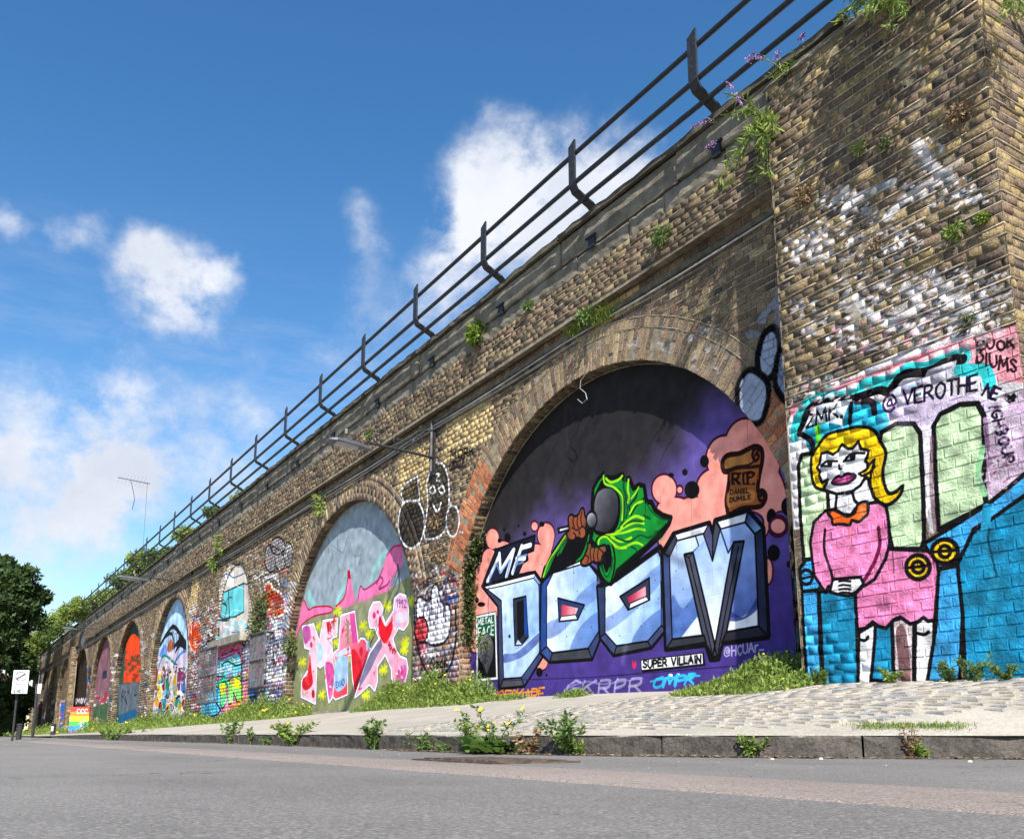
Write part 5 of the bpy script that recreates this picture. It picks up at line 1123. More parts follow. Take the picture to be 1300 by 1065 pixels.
    if k < 3:   # pale bead of mortar where the infill meets the soffit
        v_ = np.linspace(Lj, Lj + La, 80); q_ = fr(np.full(80, dep - .012), v_, np.full(80, .004)); bb = MB(); bb.tube([tuple(p) for p in q_], .006, 5); bb.build('mortar_bead', m_sill, ring)
    # infill wall
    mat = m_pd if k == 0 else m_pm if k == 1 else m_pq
    nx, nz = 24, 14; vs = []
    for j in range(nz):
        for i in range(nx):
            s_ = c - hw - .1 + (2 * hw + .2) * i / (nx - 1); z_ = zb + (crown + .1 - zb) * j / (nz - 1); vs.append(V(s_, WP + rg.normal(0, .0015), z_))
    mesh('arch_infill', vs, np.array([(j * nx + i, (j + 1) * nx + i, (j + 1) * nx + i + 1, j * nx + i + 1) for j in range(nz - 1) for i in range(nx - 1)]), mat, viaduct, smooth=True)
    if k < 2:   # low plinth under the murals
        b = MB(); z0 = float(base_z(c)); b.box(V(c, WP - .010, z0 - .02), (hw - .01, .012, .16 if k == 0 else .07)); b.build('plinth', mat if k == 0 else m_sill, viaduct)
# blind niche with painted back, sill block
c, hw, crown = NICHE
mesh('niche_back', [V(c - hw - .1, W0 + .03, 2.0), V(c + hw + .1, W0 + .03, 2.0), V(c + hw + .1, W0 + .03, 4.2), V(c - hw - .1, W0 + .03, 4.2)], [(0, 1, 2, 3)], panel_mat('niche_paint', F, .6), viaduct)
b = MB(); b.box(V(22.0, W0 - .06, 2.12), (1.42, .09, .085)); b.build('stone_sill', m_sill, viaduct)
# ================================================================== end pier
pier = empty('brick_pier', V(3.7, WR, 0.3), label='tall rough brick pier at right, painted with a seated woman in a pink dress', cat='brick pier')
al = lambda v: [(2.935, 4.79)]
U, rg = bond(.12, 5.37, al, 21)
d = rg.normal(0, .0022, len(U)); er = rg.random(len(U)) < .10; d[er] -= rg.uniform(.002, .006, er.sum()); cp = cols(len(U), 'pier', rg)
d = np.where(U[:, 1] < 2.3, d * .6, d).clip(-.0030, .02)
dist = np.abs(U[:, 1] - 1.2) + U[:, 0] * .6 + (U[:, 1] > 4.75) * 9 + (U[:, 1] < .35) * 5
near = np.argsort(dist)[:300]; rest = np.setdiff1d(np.arange(len(U)), near)
place_singles(U, d, cp, near, m_brick_po, pier, WR, False, 'brick', 6)
brick_mesh('brickwork', bricks_local(*U[rest].T, d[rest], rg, jit=.0018), fr_pier, cp[rest], m_brick_p, pier, True, kind='stuff')
backing('mortar_bed', .0, 5.37, al, lambda u, v, d: fr_pier(u, v, d + np.where(v < 2.3, .0030, .0022)), m_mortar_p, pier, step=.115, flip=True)
pointing('raised_pointing', 2.445, 5.37, al, fr_pier, m_point_p, pier, 22, skip=.10, flip=True, pr=.0045)
alr = lambda v: [(WR, 9.5)]
U, rg = bond(.12, 5.37, alr, 23); d = rg.normal(0, .005, len(U)).clip(-.003, .02)
brick_mesh('return_brickwork', bricks_local(*U.T, d, rg, jit=.0018), fr_ret, cols(len(U), 'pier', rg), m_brick, pier, False, kind='stuff')
backing('return_mortar', 0, 5.37, alr, fr_ret, m_mortar, pier, step=.5)
pointing('return_pointing', .12, 5.37, alr, fr_ret, mortar_mat('return_pointing', None, (.46, .38, .26)), pier, 24, skip=.15, pr=.005)
mesh('side_face', [V(4.795, WR, -.3), V(4.795, 6.5, -.3), V(4.795, 6.5, 5.35), V(4.795, WR, 5.35)], [(0, 1, 2, 3)], m_mortar, pier)
# weathered sloping top
rg = np.random.default_rng(25); nx, nz = 26, 7; vs = []
for j in range(nz):
    for i in range(nx):
        t = j / (nz - 1); u = 2.89 + (4.83 - 2.89) * i / (nx - 1); vs.append(V(u, WR - .015 + t * .30 + rg.normal(0, .006), 5.36 + t * .33 + rg.normal(0, .008)))
vs += [V(2.89 + (4.83 - 2.89) * i / (nx - 1), WR + .05, 5.33) for i in range(nx)]
fs = [(j * nx + i, (j + 1) * nx + i, (j + 1) * nx + i + 1, j * nx + i + 1) for j in range(nz - 1) for i in range(nx - 1)] + [(nz * nx + i, i, i + 1, nz * nx + i + 1) for i in range(nx - 1)]
mesh('sloping_top', vs, fs, m_coping, pier)
mesh('top', [V(2.89, 5.79, 5.68), V(4.83, 5.79, 5.68), V(4.83, 9.5, 5.68), V(2.89, 9.5, 5.68), V(2.89, WR - .01, 5.35), V(2.89, 9.5, 5.35)], [(0, 1, 2, 3), (4, 0, 3, 5)], m_coping, pier)

# ================================================================== ground
def road_z(s, w): return -.107 - .20 * sm(16, 34, s) * (1 - sm(1.6, 3.2, w))
def asphalt(name, a, b_, tint=(1, 1, 1)):
    m, nt, b = material(name); big = noise(nt, 1.2, 6, .6); fine = noise(nt, 160, 3, .7); vor = N(nt, 'ShaderNodeTexVoronoi', feature='F1'); nt.links.new(pos(nt), vor.inputs['Vector']); vor.inputs['Scale'].default_value = 170
    col = mix(nt, ramp(nt, big, .3, .7), a, b_); col = mix(nt, .6, col, mix(nt, ramp(nt, fine, .35, .68), (.55, .55, .55), (1.5, 1.48, 1.45)), 'MULTIPLY')
    sp = N(nt, 'ShaderNodeSeparateColor'); nt.links.new(vor.outputs['Color'], sp.inputs[0])
    col = mix(nt, math_(nt, 'MULTIPLY', ramp(nt, sp.outputs[0], .80, .9), .35), col, (.34, .325, .30)); col = mix(nt, math_(nt, 'MULTIPLY', ramp(nt, sp.outputs[1], .82, .9), .4), col, (.07, .065, .06))
    st = noise(nt, 3.0, 6, .7, stretch=(.5, 1.6, 1)); col = mix(nt, math_(nt, 'MULTIPLY', ramp(nt, st, .58, .75), .35), col, (.05, .047, .045))
    wv_ = N(nt, 'ShaderNodeVectorMath', operation='MULTIPLY_ADD'); nt.links.new(noise(nt, 2.2, 4, .6, out='Color'), wv_.inputs[0]); wv_.inputs[1].default_value = (.9, .9, .9); nt.links.new(pos(nt), wv_.inputs[2])
    ck = N(nt, 'ShaderNodeTexVoronoi', feature='DISTANCE_TO_EDGE'); nt.links.new(wv_.outputs[0], ck.inputs['Vector']); ck.inputs['Scale'].default_value = .55
    cm = math_(nt, 'MULTIPLY', math_(nt, 'SUBTRACT', 1.0, ramp(nt, ck.outputs[0], .001, .006)), ramp(nt, noise(nt, .8, 3, .5), .45, .6)); col = mix(nt, math_(nt, 'MULTIPLY', cm, .8), col, (.035, .032, .03))
    oil = ramp(nt, noise(nt, 2.6, 5, .6), .63, .72); col = mix(nt, math_(nt, 'MULTIPLY', oil, .35), col, (.05, .047, .044)); pl = ramp(nt, noise(nt, .5, 4, .6, stretch=(.25, 1.5, 1)), .4, .65); col = mix(nt, math_(nt, 'MULTIPLY', pl, .22), col, (.30, .285, .265))
    setc(nt, b, col); b.inputs['Roughness'].default_value = .9
    bump(nt, b, math_(nt, 'ADD', math_(nt, 'MULTIPLY', vor.outputs['Distance'], -1.2), fine), .6, .003); return m
m_road = asphalt('asphalt', (.135, .127, .120), (.175, .165, .156)); m_patch = asphalt('reddish_tarmac', (.21, .170, .148), (.26, .215, .19))
ss = np.concatenate([np.arange(-30, 0, 3), np.arange(0, 12, .5), np.arange(12, 60, 1.5), np.array([60, 75, 100, 150, 250, 500, 1500])]); ww = np.concatenate([[-1500, -300, -80, -30, -12, -6], np.arange(-3, 9, .5), [12, 30]])
S_, W_ = np.meshgrid(ss, ww, indexing='ij'); Z_ = road_z(S_, W_); vs = V3(S_.ravel(), W_.ravel(), Z_.ravel()); n1, n2 = len(ss), len(ww)
mesh('road', vs, np.array([(i * n2 + j, i * n2 + j + 1, (i + 1) * n2 + j + 1, (i + 1) * n2 + j) for i in range(n1 - 1) for j in range(n2 - 1)]), m_road, kind='structure', smooth=True)
# lighter reddish reinstatement strip in the carriageway
pv = []; ps = np.arange(-8, 40, .4); rg = np.random.default_rng(2)
for s in ps:
    for w, dz_ in ((1.255 + rg.normal(0, .004), -.003), (1.275, .004), (1.72, .004), (1.74 + rg.normal(0, .004), -.003)): pv.append(V(s, w, float(road_z(s, w)) + dz_))
mesh('road_patch', pv, np.array([(4 * i + j, 4 * i + j + 1, 4 * i + j + 5, 4 * i + j + 4) for i in range(len(ps) - 1) for j in range(3)]), m_patch, kind='structure')
# pavement rising from the kerb to the wall
def pav_z(s, w):
    k = kerb_w(s) ; wall = interp(s, [(4.7, WR), (5.1, W0)])
    t = np.clip((w - k) / np.maximum(wall - k, .3), 0, 1.12); dip = -.06 * sm(20, 40, s) * (1 - t)
    return base_z(s) * t + dip
def slab_mat():
    m, nt, b = material('pavement_concrete'); n = noise(nt, 1.5, 6, .65); g = noise(nt, 60, 4, .7)
    col = mix(nt, ramp(nt, n, .3, .7), (.29, .265, .222), (.385, .35, .295)); col = mix(nt, .6, col, mix(nt, ramp(nt, g, .3, .7), (.7, .7, .7), (1.25, 1.25, 1.25)), 'MULTIPLY')
    col = mix(nt, math_(nt, 'MULTIPLY', ramp(nt, noise(nt, 4, 6, .7), .56, .75), .4), col, (.13, .115, .09)); setc(nt, b, col); bump(nt, b, g, .6, .006); return m
m_pav = slab_mat(); m_sett = None
ss = np.concatenate([np.arange(-6, 12, .4), np.arange(12, 66, 1.2), [80, 120]]); tt = np.concatenate([np.linspace(0, 1.1, 12), [1.4, 2.5]]); vs = []
for s in ss:
    k = float(kerb_w(s)); wall = float(interp(s, [(4.7, WR), (5.1, W0)]))
    for t in tt: w = k - .0 + (wall + .1 - k) * t; vs.append(V(s, w, float(pav_z(s, w)) - (.005 if 1.0 < s < 7.2 else 0)))
n2 = len(tt); pavement = mesh('pavement', vs, np.array([(i * n2 + j, i * n2 + j + 1, (i + 1) * n2 + j + 1, (i + 1) * n2 + j) for i in range(len(ss) - 1) for j in range(n2 - 1)]), m_pav, kind='structure', smooth=True)
# setts
m, nt, b = material('granite_setts'); oc = N(nt, 'ShaderNodeObjectInfo').outputs['Color']; at = N(nt, 'ShaderNodeAttribute', attribute_name='bc').outputs['Color']
def sett_mat(name, src):
    m, nt, b = material(name); c = N(nt, 'ShaderNodeObjectInfo').outputs['Color'] if src == 'object' else N(nt, 'ShaderNodeAttribute', attribute_name='bc').outputs['Color']
    g = noise(nt, 70, 5, .7); col = mix(nt, .8, c, mix(nt, ramp(nt, g, .3, .7), (.6, .6, .6), (1.35, 1.33, 1.3)), 'MULTIPLY')
    col = mix(nt, math_(nt, 'MULTIPLY', ramp(nt, noise(nt, 3, 6, .7), .5, .7), .45), col, (.32, .285, .225)); col = mix(nt, math_(nt, 'MULTIPLY', ramp(nt, noise(nt, 5, 5, .6), .6, .75), .5), col, (.12, .12, .07)); setc(nt, b, col); b.inputs['Roughness'].default_value = .7; bump(nt, b, g, .6, .006); return m
m_s1, m_s2 = sett_mat('sett_stone_single', 'object'), sett_mat('sett_stone', 'face')
SP = [(.31, .28, .235), (.29, .272, .25), (.345, .31, .258), (.25, .245, .242), (.30, .268, .22)]
rg = np.random.default_rng(8); L = []
w = 2.6
while w < 6.0:
    s = 1.1 + rg.uniform(0, .2)
    dw = rg.uniform(.085, .10)
    while s < 7.1:
        ds = rg.uniform(.11, .19); k = float(kerb_w(s)) + .16; wall = WR + .4 if s < 2.93 else WR if s < 4.85 else W0
        lim = 7.0 - (w - 2.6) * .25
        if w - dw / 2 > k and w + dw / 2 < wall and s < lim and not (s < 2.9 and w < float(kerb_w(s)) + .55): L.append((s + ds / 2, w, ds - .012, dw - .012, float(pav_z(s + ds / 2, w))))
        s += ds
    w += dw
L = np.array(L); sc = np.array(SP)[rg.integers(0, 5, len(L))] * rg.uniform(.85, 1.15, (len(L), 1)); o_ = np.argsort(L[:, 1] * .5 + np.abs(L[:, 0] - 3) * .3)
def sett_mesh():
    P = bricks_local(np.zeros(1), np.zeros(1), np.array([.19]), np.array([.095]), np.zeros(1), rg, ch=.012, jit=.0012, back=.05)[0]
    me = bpy.data.meshes.new('sett'); me.from_pydata([(-p[0], p[1], p[2] + (.004 if i == 4 else 0)) for i, p in enumerate(P)], [], [tuple(int(x) for x in t[::-1]) for t in BF]); me.materials.append(m_s1); return me
SM = [sett_mesh() for _ in range(6)]
for i in o_[:300]:
    s, w, a, c_, z = L[i]; sl = math.atan2(float(pav_z(s, w + .1) - pav_z(s, w)), .1)
    share('sett', SM[rg.integers(6)], pavement, V(s, w, z + rg.normal(0, .001)), (sl + rg.normal(0, .004), rg.normal(0, .004), rg.normal(0, .02)), (a / .19, c_ / .095, 1), sc[i])
r_ = o_[300:]; P = bricks_local(L[r_, 0], L[r_, 1], L[r_, 2], L[r_, 3], rg.normal(0, .001, len(r_)), rg, ch=.012, jit=.0012, back=.05)
brick_mesh('setts', P, lambda u, v, d: V3(u, v, pav_z(u, v) + d), sc[r_], m_s2, pavement, True, kind='stuff')
# kerb of long stones
m, nt, b = material('kerb_stone'); m_kerb = m; p = N(nt, 'ShaderNodeSeparateXYZ'); nt.links.new(pos(nt), p.inputs[0])
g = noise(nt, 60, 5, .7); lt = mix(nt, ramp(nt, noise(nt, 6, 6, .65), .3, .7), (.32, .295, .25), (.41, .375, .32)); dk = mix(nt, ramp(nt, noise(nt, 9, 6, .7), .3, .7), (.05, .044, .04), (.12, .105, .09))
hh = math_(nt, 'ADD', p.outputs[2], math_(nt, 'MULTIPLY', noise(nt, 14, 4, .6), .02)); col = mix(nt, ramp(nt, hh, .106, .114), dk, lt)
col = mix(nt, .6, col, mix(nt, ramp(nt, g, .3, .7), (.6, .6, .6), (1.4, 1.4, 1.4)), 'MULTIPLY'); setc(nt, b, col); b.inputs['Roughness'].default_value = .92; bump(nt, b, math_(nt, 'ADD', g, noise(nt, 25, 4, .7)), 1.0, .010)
kerb = empty('kerb', V(4, 2.8, -.1), label='low dark stone kerb curving along the front of the pavement', cat='kerb')
# resample kerb line by arc length
ks = np.linspace(.3, 34, 3000); kw = kerb_w(ks); kw = np.convolve(np.pad(kw, 20, 'edge'), np.ones(41) / 41, 'valid'); arc = np.concatenate([[0], np.cumsum(np.hypot(np.diff(ks), np.diff(kw)))])
a = 0; rg = np.random.default_rng(9)
while a < arc[-1] - 1:
    Lk = rg.uniform(.86, .95); n = 9; vs = []; off = rg.normal(0, .004)
    for i in range(n):
        q = a + .005 + (Lk - .01) * i / (n - 1); s = np.interp(q, arc, ks); w = np.interp(q, arc, kw); s2 = np.interp(q + .05, arc, ks); w2 = np.interp(q + .05, arc, kw)
        tx, ty = s2 - s, w2 - w; l = math.hypot(tx, ty); nx_, ny_ = -ty / l, tx / l
        if ny_ < 0: nx_, ny_ = -nx_, -ny_
        dp = -.06 * float(sm(20, 40, s))
        for d_, z_ in ((0, -.32), (-.0 + rg.normal(0, .004), -.06), (rg.normal(0, .003), -.014 + rg.normal(0, .002)), (.012, .0 + rg.normal(0, .0015)), (.15, .004), (.15, -.3)):
            vs.append(V(s + nx_ * (d_ + off), w + ny_ * (d_ + off), z_ + dp))
    fs = [(i * 6 + j, (i + 1) * 6 + j, (i + 1) * 6 + j + 1, i * 6 + j + 1) for i in range(n - 1) for j in range(5)] + [tuple(range(6)), tuple((n - 1) * 6 + j for j in range(5, -1, -1))]
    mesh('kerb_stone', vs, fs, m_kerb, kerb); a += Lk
# iron drain cover half lost under dirt in the gutter
gc = ground(625, 966, -.107); m_drain = simple('drain_iron', (.085, .06, .045), .8, 0, .5, 18, .8, 140)
dc = empty('drain_cover', V(gc[0], gc[1], -.107), label='brown rusty drain cover set flat in the road by the kerb', cat='drain cover')
b = MB(); b.box(V(gc[0], gc[1], -.105), (.34, .20, .004)); b.build('frame', m_drain, dc)
for i in range(7): b = MB(); b.box(V(gc[0] - .27 + .09 * i, gc[1], -.0985), (.032, .16, .0025)); b.build('bar', m_drain, dc)
# litter and dry leaves in the gutter
def bits(name, n, cols_, sfun, label, cat, seed, size=(.006, .02), mat=None):
    rg = np.random.default_rng(seed); vs = np.empty((n, 4, 3)); cc = np.empty((n, 3))
    for i in range(n):
        s, w, z = sfun(rg); a = rg.uniform(0, 6.28); l = rg.uniform(*size); k = l * rg.uniform(.3, .9); til = rg.uniform(-.5, .5)
        c, d_ = math.cos(a), math.sin(a)
        for j, (x, y) in enumerate(((-l, 0), (0, -k), (l, 0), (0, k))): vs[i, j] = V(s + x * c - y * d_, w + x * d_ + y * c, z + .004 + abs(x * til))
        cc[i] = np.array(cols_[rg.integers(len(cols_))]) * rg.uniform(.7, 1.3)
    return mesh(name, vs.reshape(-1, 3), np.arange(n * 4).reshape(n, 4), mat or m_bits, colors=cc, label=label, cat=cat, kind='stuff')
m, nt, b = material('loose_bits'); m_bits = m; nt.links.new(N(nt, 'ShaderNodeAttribute', attribute_name='bc').outputs['Color'], b.inputs['Base Color'])
def gut(rg):
    s = rg.uniform(1.6, 16) if rg.random() < .35 else rg.uniform(1.9, 6); w = float(np.interp(s, ks, kw)) - abs(rg.normal(0, .05)) - .006; return s, w, -.107
bits('gutter_debris', 1500, [(.12, .085, .05), (.20, .15, .09), (.07, .055, .04), (.26, .22, .16), (.16, .09, .05)], gut, 'fine brown leaf litter and grit lying along the foot of the kerb', 'debris', 3)
def gut2(rg):
    s = rg.uniform(2.0, 6.5); w = float(np.interp(s, ks, kw)) - abs(rg.normal(0, .10)) - .01; return s, w, -.107
bits('gravel', 500, [(.10, .095, .09), (.28, .27, .25), (.16, .14, .12), (.42, .40, .36)], lambda rg: (rg.uniform(1.2, 7), rg.uniform(1.2, 2.9), -.107), 'small loose stones scattered over the road surface', 'gravel', 5, (.002, .006))
def pebble(x, y, r, col, label):
    s, w = ground(x, y, -.107); b = MB(); rg = np.random.default_rng(int(x)); n = 7
    top = [(s + r * math.cos(6.28 * i / n) * rg.uniform(.6, 1.1), w + r * .7 * math.sin(6.28 * i / n) * rg.uniform(.6, 1.1)) for i in range(n)]
    vs = [V(a, c, -.108) for a, c in top] + [V(s + (a - s) * .7, w + (c - w) * .7, -.107 + r * .55) for a, c in top]
    b.add(vs, [tuple(range(n, 2 * n))] + [(i, (i + 1) % n, n + (i + 1) % n, n + i) for i in range(n)])
    b.build('litter_scrap', simple('scrap_' + str(int(x)), col, .7, 0, .2), label=label, cat='litter', group='scraps of litter in the gutter')
pebble(1042, 963.5, .013, (.66, .66, .62), 'small crumpled white scrap in the gutter right of the kerb weed')
pebble(1232, 967, .012, (.60, .56, .48), 'pale scrap lying on the road near the right edge'); pebble(718, 967, .011, (.72, .72, .70), 'tiny white paper scrap below the second kerb weed')
pebble(1025, 962, .016, (.30, .17, .07), 'orange brown leaf scrap in the gutter beside white scrap'); pebble(980, 964, .014, (.45, .40, .33), 'flat beige scrap in the gutter under the middle kerb')

# ================================================================== railing on the parapet
rail = empty('parapet_railing', V(8, 5.4, 5.8), label='black iron railing with cranked posts and three rails along the viaduct top', cat='railing')
posts = [5.54 + 1.94 * i for i in range(-1, 29)]
rg = np.random.default_rng(4)
for i, s in enumerate(posts):
    b = MB(); t = .011; hw = .056; dz = float(shear(s)); j = rg.normal(0, .006)
    prof = [(5.80, 5.76), (5.72, 5.74), (5.66, 5.80), (5.44 + j, 5.90), (5.405 + j, 5.97), (5.405 + j, 6.45)]
    prof = [(w, z - .07) for w, z in prof]
    L_, R_ = [], []
    for m_ in range(len(prof)):
        a_ = np.array(prof[max(m_ - 1, 0)]); c_ = np.array(prof[min(m_ + 1, len(prof) - 1)]); d_ = c_ - a_; d_ /= np.linalg.norm(d_); nrm = np.array([-d_[1], d_[0]]) * t
        L_.append(prof[m_] + nrm); R_.append(prof[m_] - nrm)
    poly = [V(s - hw, w, z + dz) for w, z in L_] + [V(s - hw, w, z + dz) for w, z in R_[::-1]]
    n = len(poly); vs = poly + [(x - 2 * hw, y, z) for x, y, z in poly]; m_ = len(prof)
    # sharp tip on the left corner of the bar top
    vs[m_ - 1] = (vs[m_ - 1][0], vs[m_ - 1][1], vs[m_ - 1][2] + .05); vs[m_] = (vs[m_][0], vs[m_][1], vs[m_][2] + .05)
    fs = []
    for k in range(m_ - 1):
        fs += [(k, k + 1, n - 2 - k, n - 1 - k), (n + k + 1, n + k, 2 * n - 1 - k, 2 * n - 2 - k)]
    fs += [(k, n + k, n + (k + 1) % n, (k + 1) % n) for k in range(n)]
    b.add(vs, fs); b.build('post', m_iron, rail)
    # small stay plate where each post is tied to the parapet
    b = MB(); b.box(V(s + .04, WT - .035, 5.33 + dz), (.055, .012, .075)); b.box(V(s + .04, WT - .05, 5.38 + dz), (.09, .012, .010)); b.build('tie_plate', m_iron, rail)
for zz, w in ((6.27, 5.43), (5.92, 5.43), (5.775, 5.56)):
    b = MB(); b.tube([V(s, w, zz - .0 + float(shear(s))) for s in np.arange(1.8, 60.2, 1.94)], .026, 8); b.build('rail', m_rail, rail)
# rust streaks under a few feet are part of the coping look; a thin pipe of cable runs under the ledge
b = MB(); rg = np.random.default_rng(3); b.tube([V(s, W0 - .03, 4.415 + float(shear(s)) + .012 * math.sin(s * 1.7)) for s in np.arange(4.82, 62, .7)], .009, 6); b.build('wall_cable', m_cablew, label='pale cable clipped to the wall just under the projecting ledge', cat='cable')
b = MB(); b.tube([V(s, W0 - .03, 4.355 + float(shear(s)) + .015 * math.sin(s * 1.1 + 1)) for s in np.arange(8, 62, .7)], .016, 6); b.build('wall_cable', m_cable, label='dark grey cable running below the pale cable on the wall', cat='cable')
# ================================================================== wall lamps on scroll brackets
def at(px, py, W): s, z = unproj(px, py, W); return float(s), float(z)
def spiral(c, r, turns, a0, sgn, n=22):
    return [(c[0] + r * (1 - .8 * i / n) * math.cos(a0 + sgn * turns * 2 * math.pi * i / n), c[1] + r * (1 - .8 * i / n) * math.sin(a0 + sgn * turns * 2 * math.pi * i / n)) for i in range(n + 1)]
def wall_lamp(s, z, arm, label, head_len=.62, detail=True):
    """arm runs out from the wall at right angles; local coordinates (distance out, height)"""
    t = empty('wall_lamp', V(s, W0 - .02, z), label=label, cat='street lamp', group='street lamps on iron brackets along the viaduct')
    q = lambda o, h: V(s, W0 - .02 - o, z + h)
    b = MB(); b.box(V(s, W0 - .02, z + .10), (.045, .012, .36)); b.build('wall_plate', m_iron, t)
    b = MB(); b.tube([q(0, 0), q(arm, .06)], .020, 8); b.build('arm', m_iron, t)
    b = MB(); b.tube([q(0, .42), q(arm * .25, .36), q(arm * .45, .20), q(arm * .62, .08), q(arm * .7, .05)], .012, 6); b.build('scroll', m_iron, t)
    for (c, r, tr, a0, sg) in (((arm * .28, .20), .12, 1.4, 0, 1), ((arm * .56, .16), .085, 1.3, 2, -1), ((arm * .86, .17), .095, 1.5, -1.5, 1)):
        b = MB(); b.tube([q(o, h) for o, h in spiral(c, r, tr, a0, sg)], .010, 5); b.build('scroll', m_iron, t)
    h0 = arm - .04; h1 = arm + head_len; b = MB()
    prof = [(h0, .035, .035), (h0 + .06, .055, .05), (h0 + .25, .10, .075), (h1 - .10, .12, .07), (h1, .07, .03)]
    vs = []; 
    for o, hw_, ht in prof:
        for a_ in np.linspace(0, math.pi, 7): vs.append((-s + hw_ * math.cos(a_), W0 - .02 - o, z + .06 + (o - h0) * .06 + ht * math.sin(a_)))
        vs.append((-s, W0 - .02 - o, z + .06 + (o - h0) * .06 - .004))
    n = 8; fs = [(i * n + j, i * n + (j + 1) % n, (i + 1) * n + (j + 1) % n, (i + 1) * n + j) for i in range(4) for j in range(n)] + [tuple(range(n))[::-1], tuple(4 * n + j for j in range(n))]
    hd = mesh('lamp_head', vs, fs, m_lampgrey, t)
    b = MB(); vs = []
    for o, hw_ in ((h0 + .22, .07), (h1 - .3, .095), (h1 - .10, .08)):
        for x, dz_ in ((-hw_, 0), (-hw_ * .6, -.03), (hw_ * .6, -.03), (hw_, 0)): vs.append((-s + x, W0 - .02 - o, z + .056 + (o - h0) * .06 + dz_))
    b.add(vs, [(i * 4 + j, i * 4 + j + 1, (i + 1) * 4 + j + 1, (i + 1) * 4 + j) for i in range(2) for j in range(3)] + [(0, 1, 2, 3), (11, 10, 9, 8)]); b.build('lens', m_lens, t)
    b = MB(); b.tube([q(h0 + .38, .13), q(h0 + .38, .20)], .022, 8); b.build('photocell', m_sill, t)
    return t
wall_lamp(11.56, 3.90, 1.0, 'scroll bracket street lamp on the brick between the two near arches', .6)
wall_lamp(26.2, 4.08, 1.15, 'second bracket street lamp, over the grimy wall before the third painted arch', .75); wall_lamp(39.6, 4.02, 1.2, 'farthest bracket street lamp, out by the climbing shrub at the far end', .5)
# iron bar down the pier by the first lamp
s_, z_ = at(552, 538, W0); b = MB(); b.tube([V(s_ , W0 - .05, 3.7), V(s_, W0 - .05, 4.46)], .017, 6); b.build('cable_conduit', m_cable, label='short upright metal conduit beside the nearest lamp bracket', cat='conduit')
# round traffic mirror on the far pilaster
s_, z_ = at(105, 814, 5.3); b = MB(); n = 20
vs = [V(s_, 5.25, z_)] + [V(s_ + .0 + r_ * math.cos(6.283 * i / n), 5.25 + dd_, z_ + r_ * .62 * math.sin(6.283 * i / n)) for r_, dd_ in ((.28, .015), (.45, .06)) for i in range(n)]
fs = [(0, 1 + i, 1 + (i + 1) % n) for i in range(n)] + [(1 + i, n + 1 + i, n + 1 + (i + 1) % n, 1 + (i + 1) % n) for i in range(n)]; b.add(vs, fs)
tm = b.build('lamp_lantern', m_lampgrey, smooth=True, label='small oval grey lantern dish hanging high on the far wall', cat='lantern')
b = MB(); b.tube([V(s_, 5.3, z_ + .1), V(s_, W0, z_ + .3)], .03, 6); b.build('stem', m_iron, tm)
# projecting buttress strips far along the wall
for x, lab in ((92, 'plain brick buttress strip standing proud beside the dark far arch'), (46, 'far brick buttress strip at the left end of the viaduct')):
    s_, _ = at(x, 880, W0); al = lambda v, s_=s_: [(s_ - .35, s_ + .35)]; U, rg = bond(-.2, 4.6, al, x); bt = empty('brick_buttress', V(s_, W0 - .3, 0), label=lab, cat='buttress', group='brick buttress strips on the far wall')
    brick_mesh('brickwork', bricks_local(*U.T, rg.normal(0, .004, len(U)), rg), lambda u, v, d: V3(u, W0 - .25 - d, v + shear(u)), cols(len(U), 'wall', rg), m_brick, bt, True, kind='stuff')
    b = MB(); b.box(V(s_, W0 - .10, 2.2 + float(shear(s_))), (.340, .135, 2.42)); b.build('core', m_mortar, bt)
    U, rg = bond(-.2, 4.6, lambda v: [(W0 - .26, W0)], x + 1); brick_mesh('side_brickwork', bricks_local(*U.T, rg.normal(0, .004, len(U)), rg), lambda u, v, d, s_=s_: V3(s_ - .35 - d, u, v + shear(s_)), cols(len(U), 'wall', rg), m_brick, bt, False, kind='stuff')
# steel mesh cages beside the niche
m_mesh = simple('grimy_steel_mesh', (.10, .10, .115), .7, .2, .4)
def cage(x0, x1, z0, z1, out_, label, nb):
    s0, s1 = at(x0, 860, W0 - out_)[0], at(x1, 860, W0 - out_)[0]
    t = empty('steel_cage', V((s0 + s1) / 2, W0 - out_ / 2, z0), label=label, cat='cage', group='steel mesh cages by the doorway')
    b = MB(); w_ = W0 - out_
    for z in (z0, (z0 + z1) / 2, z1): b.tube([V(s0, W0, z), V(s0, w_, z), V(s1, w_, z), V(s1, W0, z)], .018, 5)
    for s in (s0, s1): b.tube([V(s, w_, z0), V(s, w_, z1)], .018, 5)
    b.build('frame', m_mesh, t)
    for i in range(nb): s = s0 + (s1 - s0) * (i + 1) / (nb + 1); b = MB(); b.tube([V(s, w_ + .01, z0), V(s, w_ + .01, z1)], .007, 4); b.build('bar', m_mesh, t)
cage(252, 274, .75, 2.05, .16, 'low steel mesh cage left of the painted blocked doorway', 14); cage(316, 334, .95, 2.05, .18, 'steel mesh cage right of the painted blocked doorway', 16)
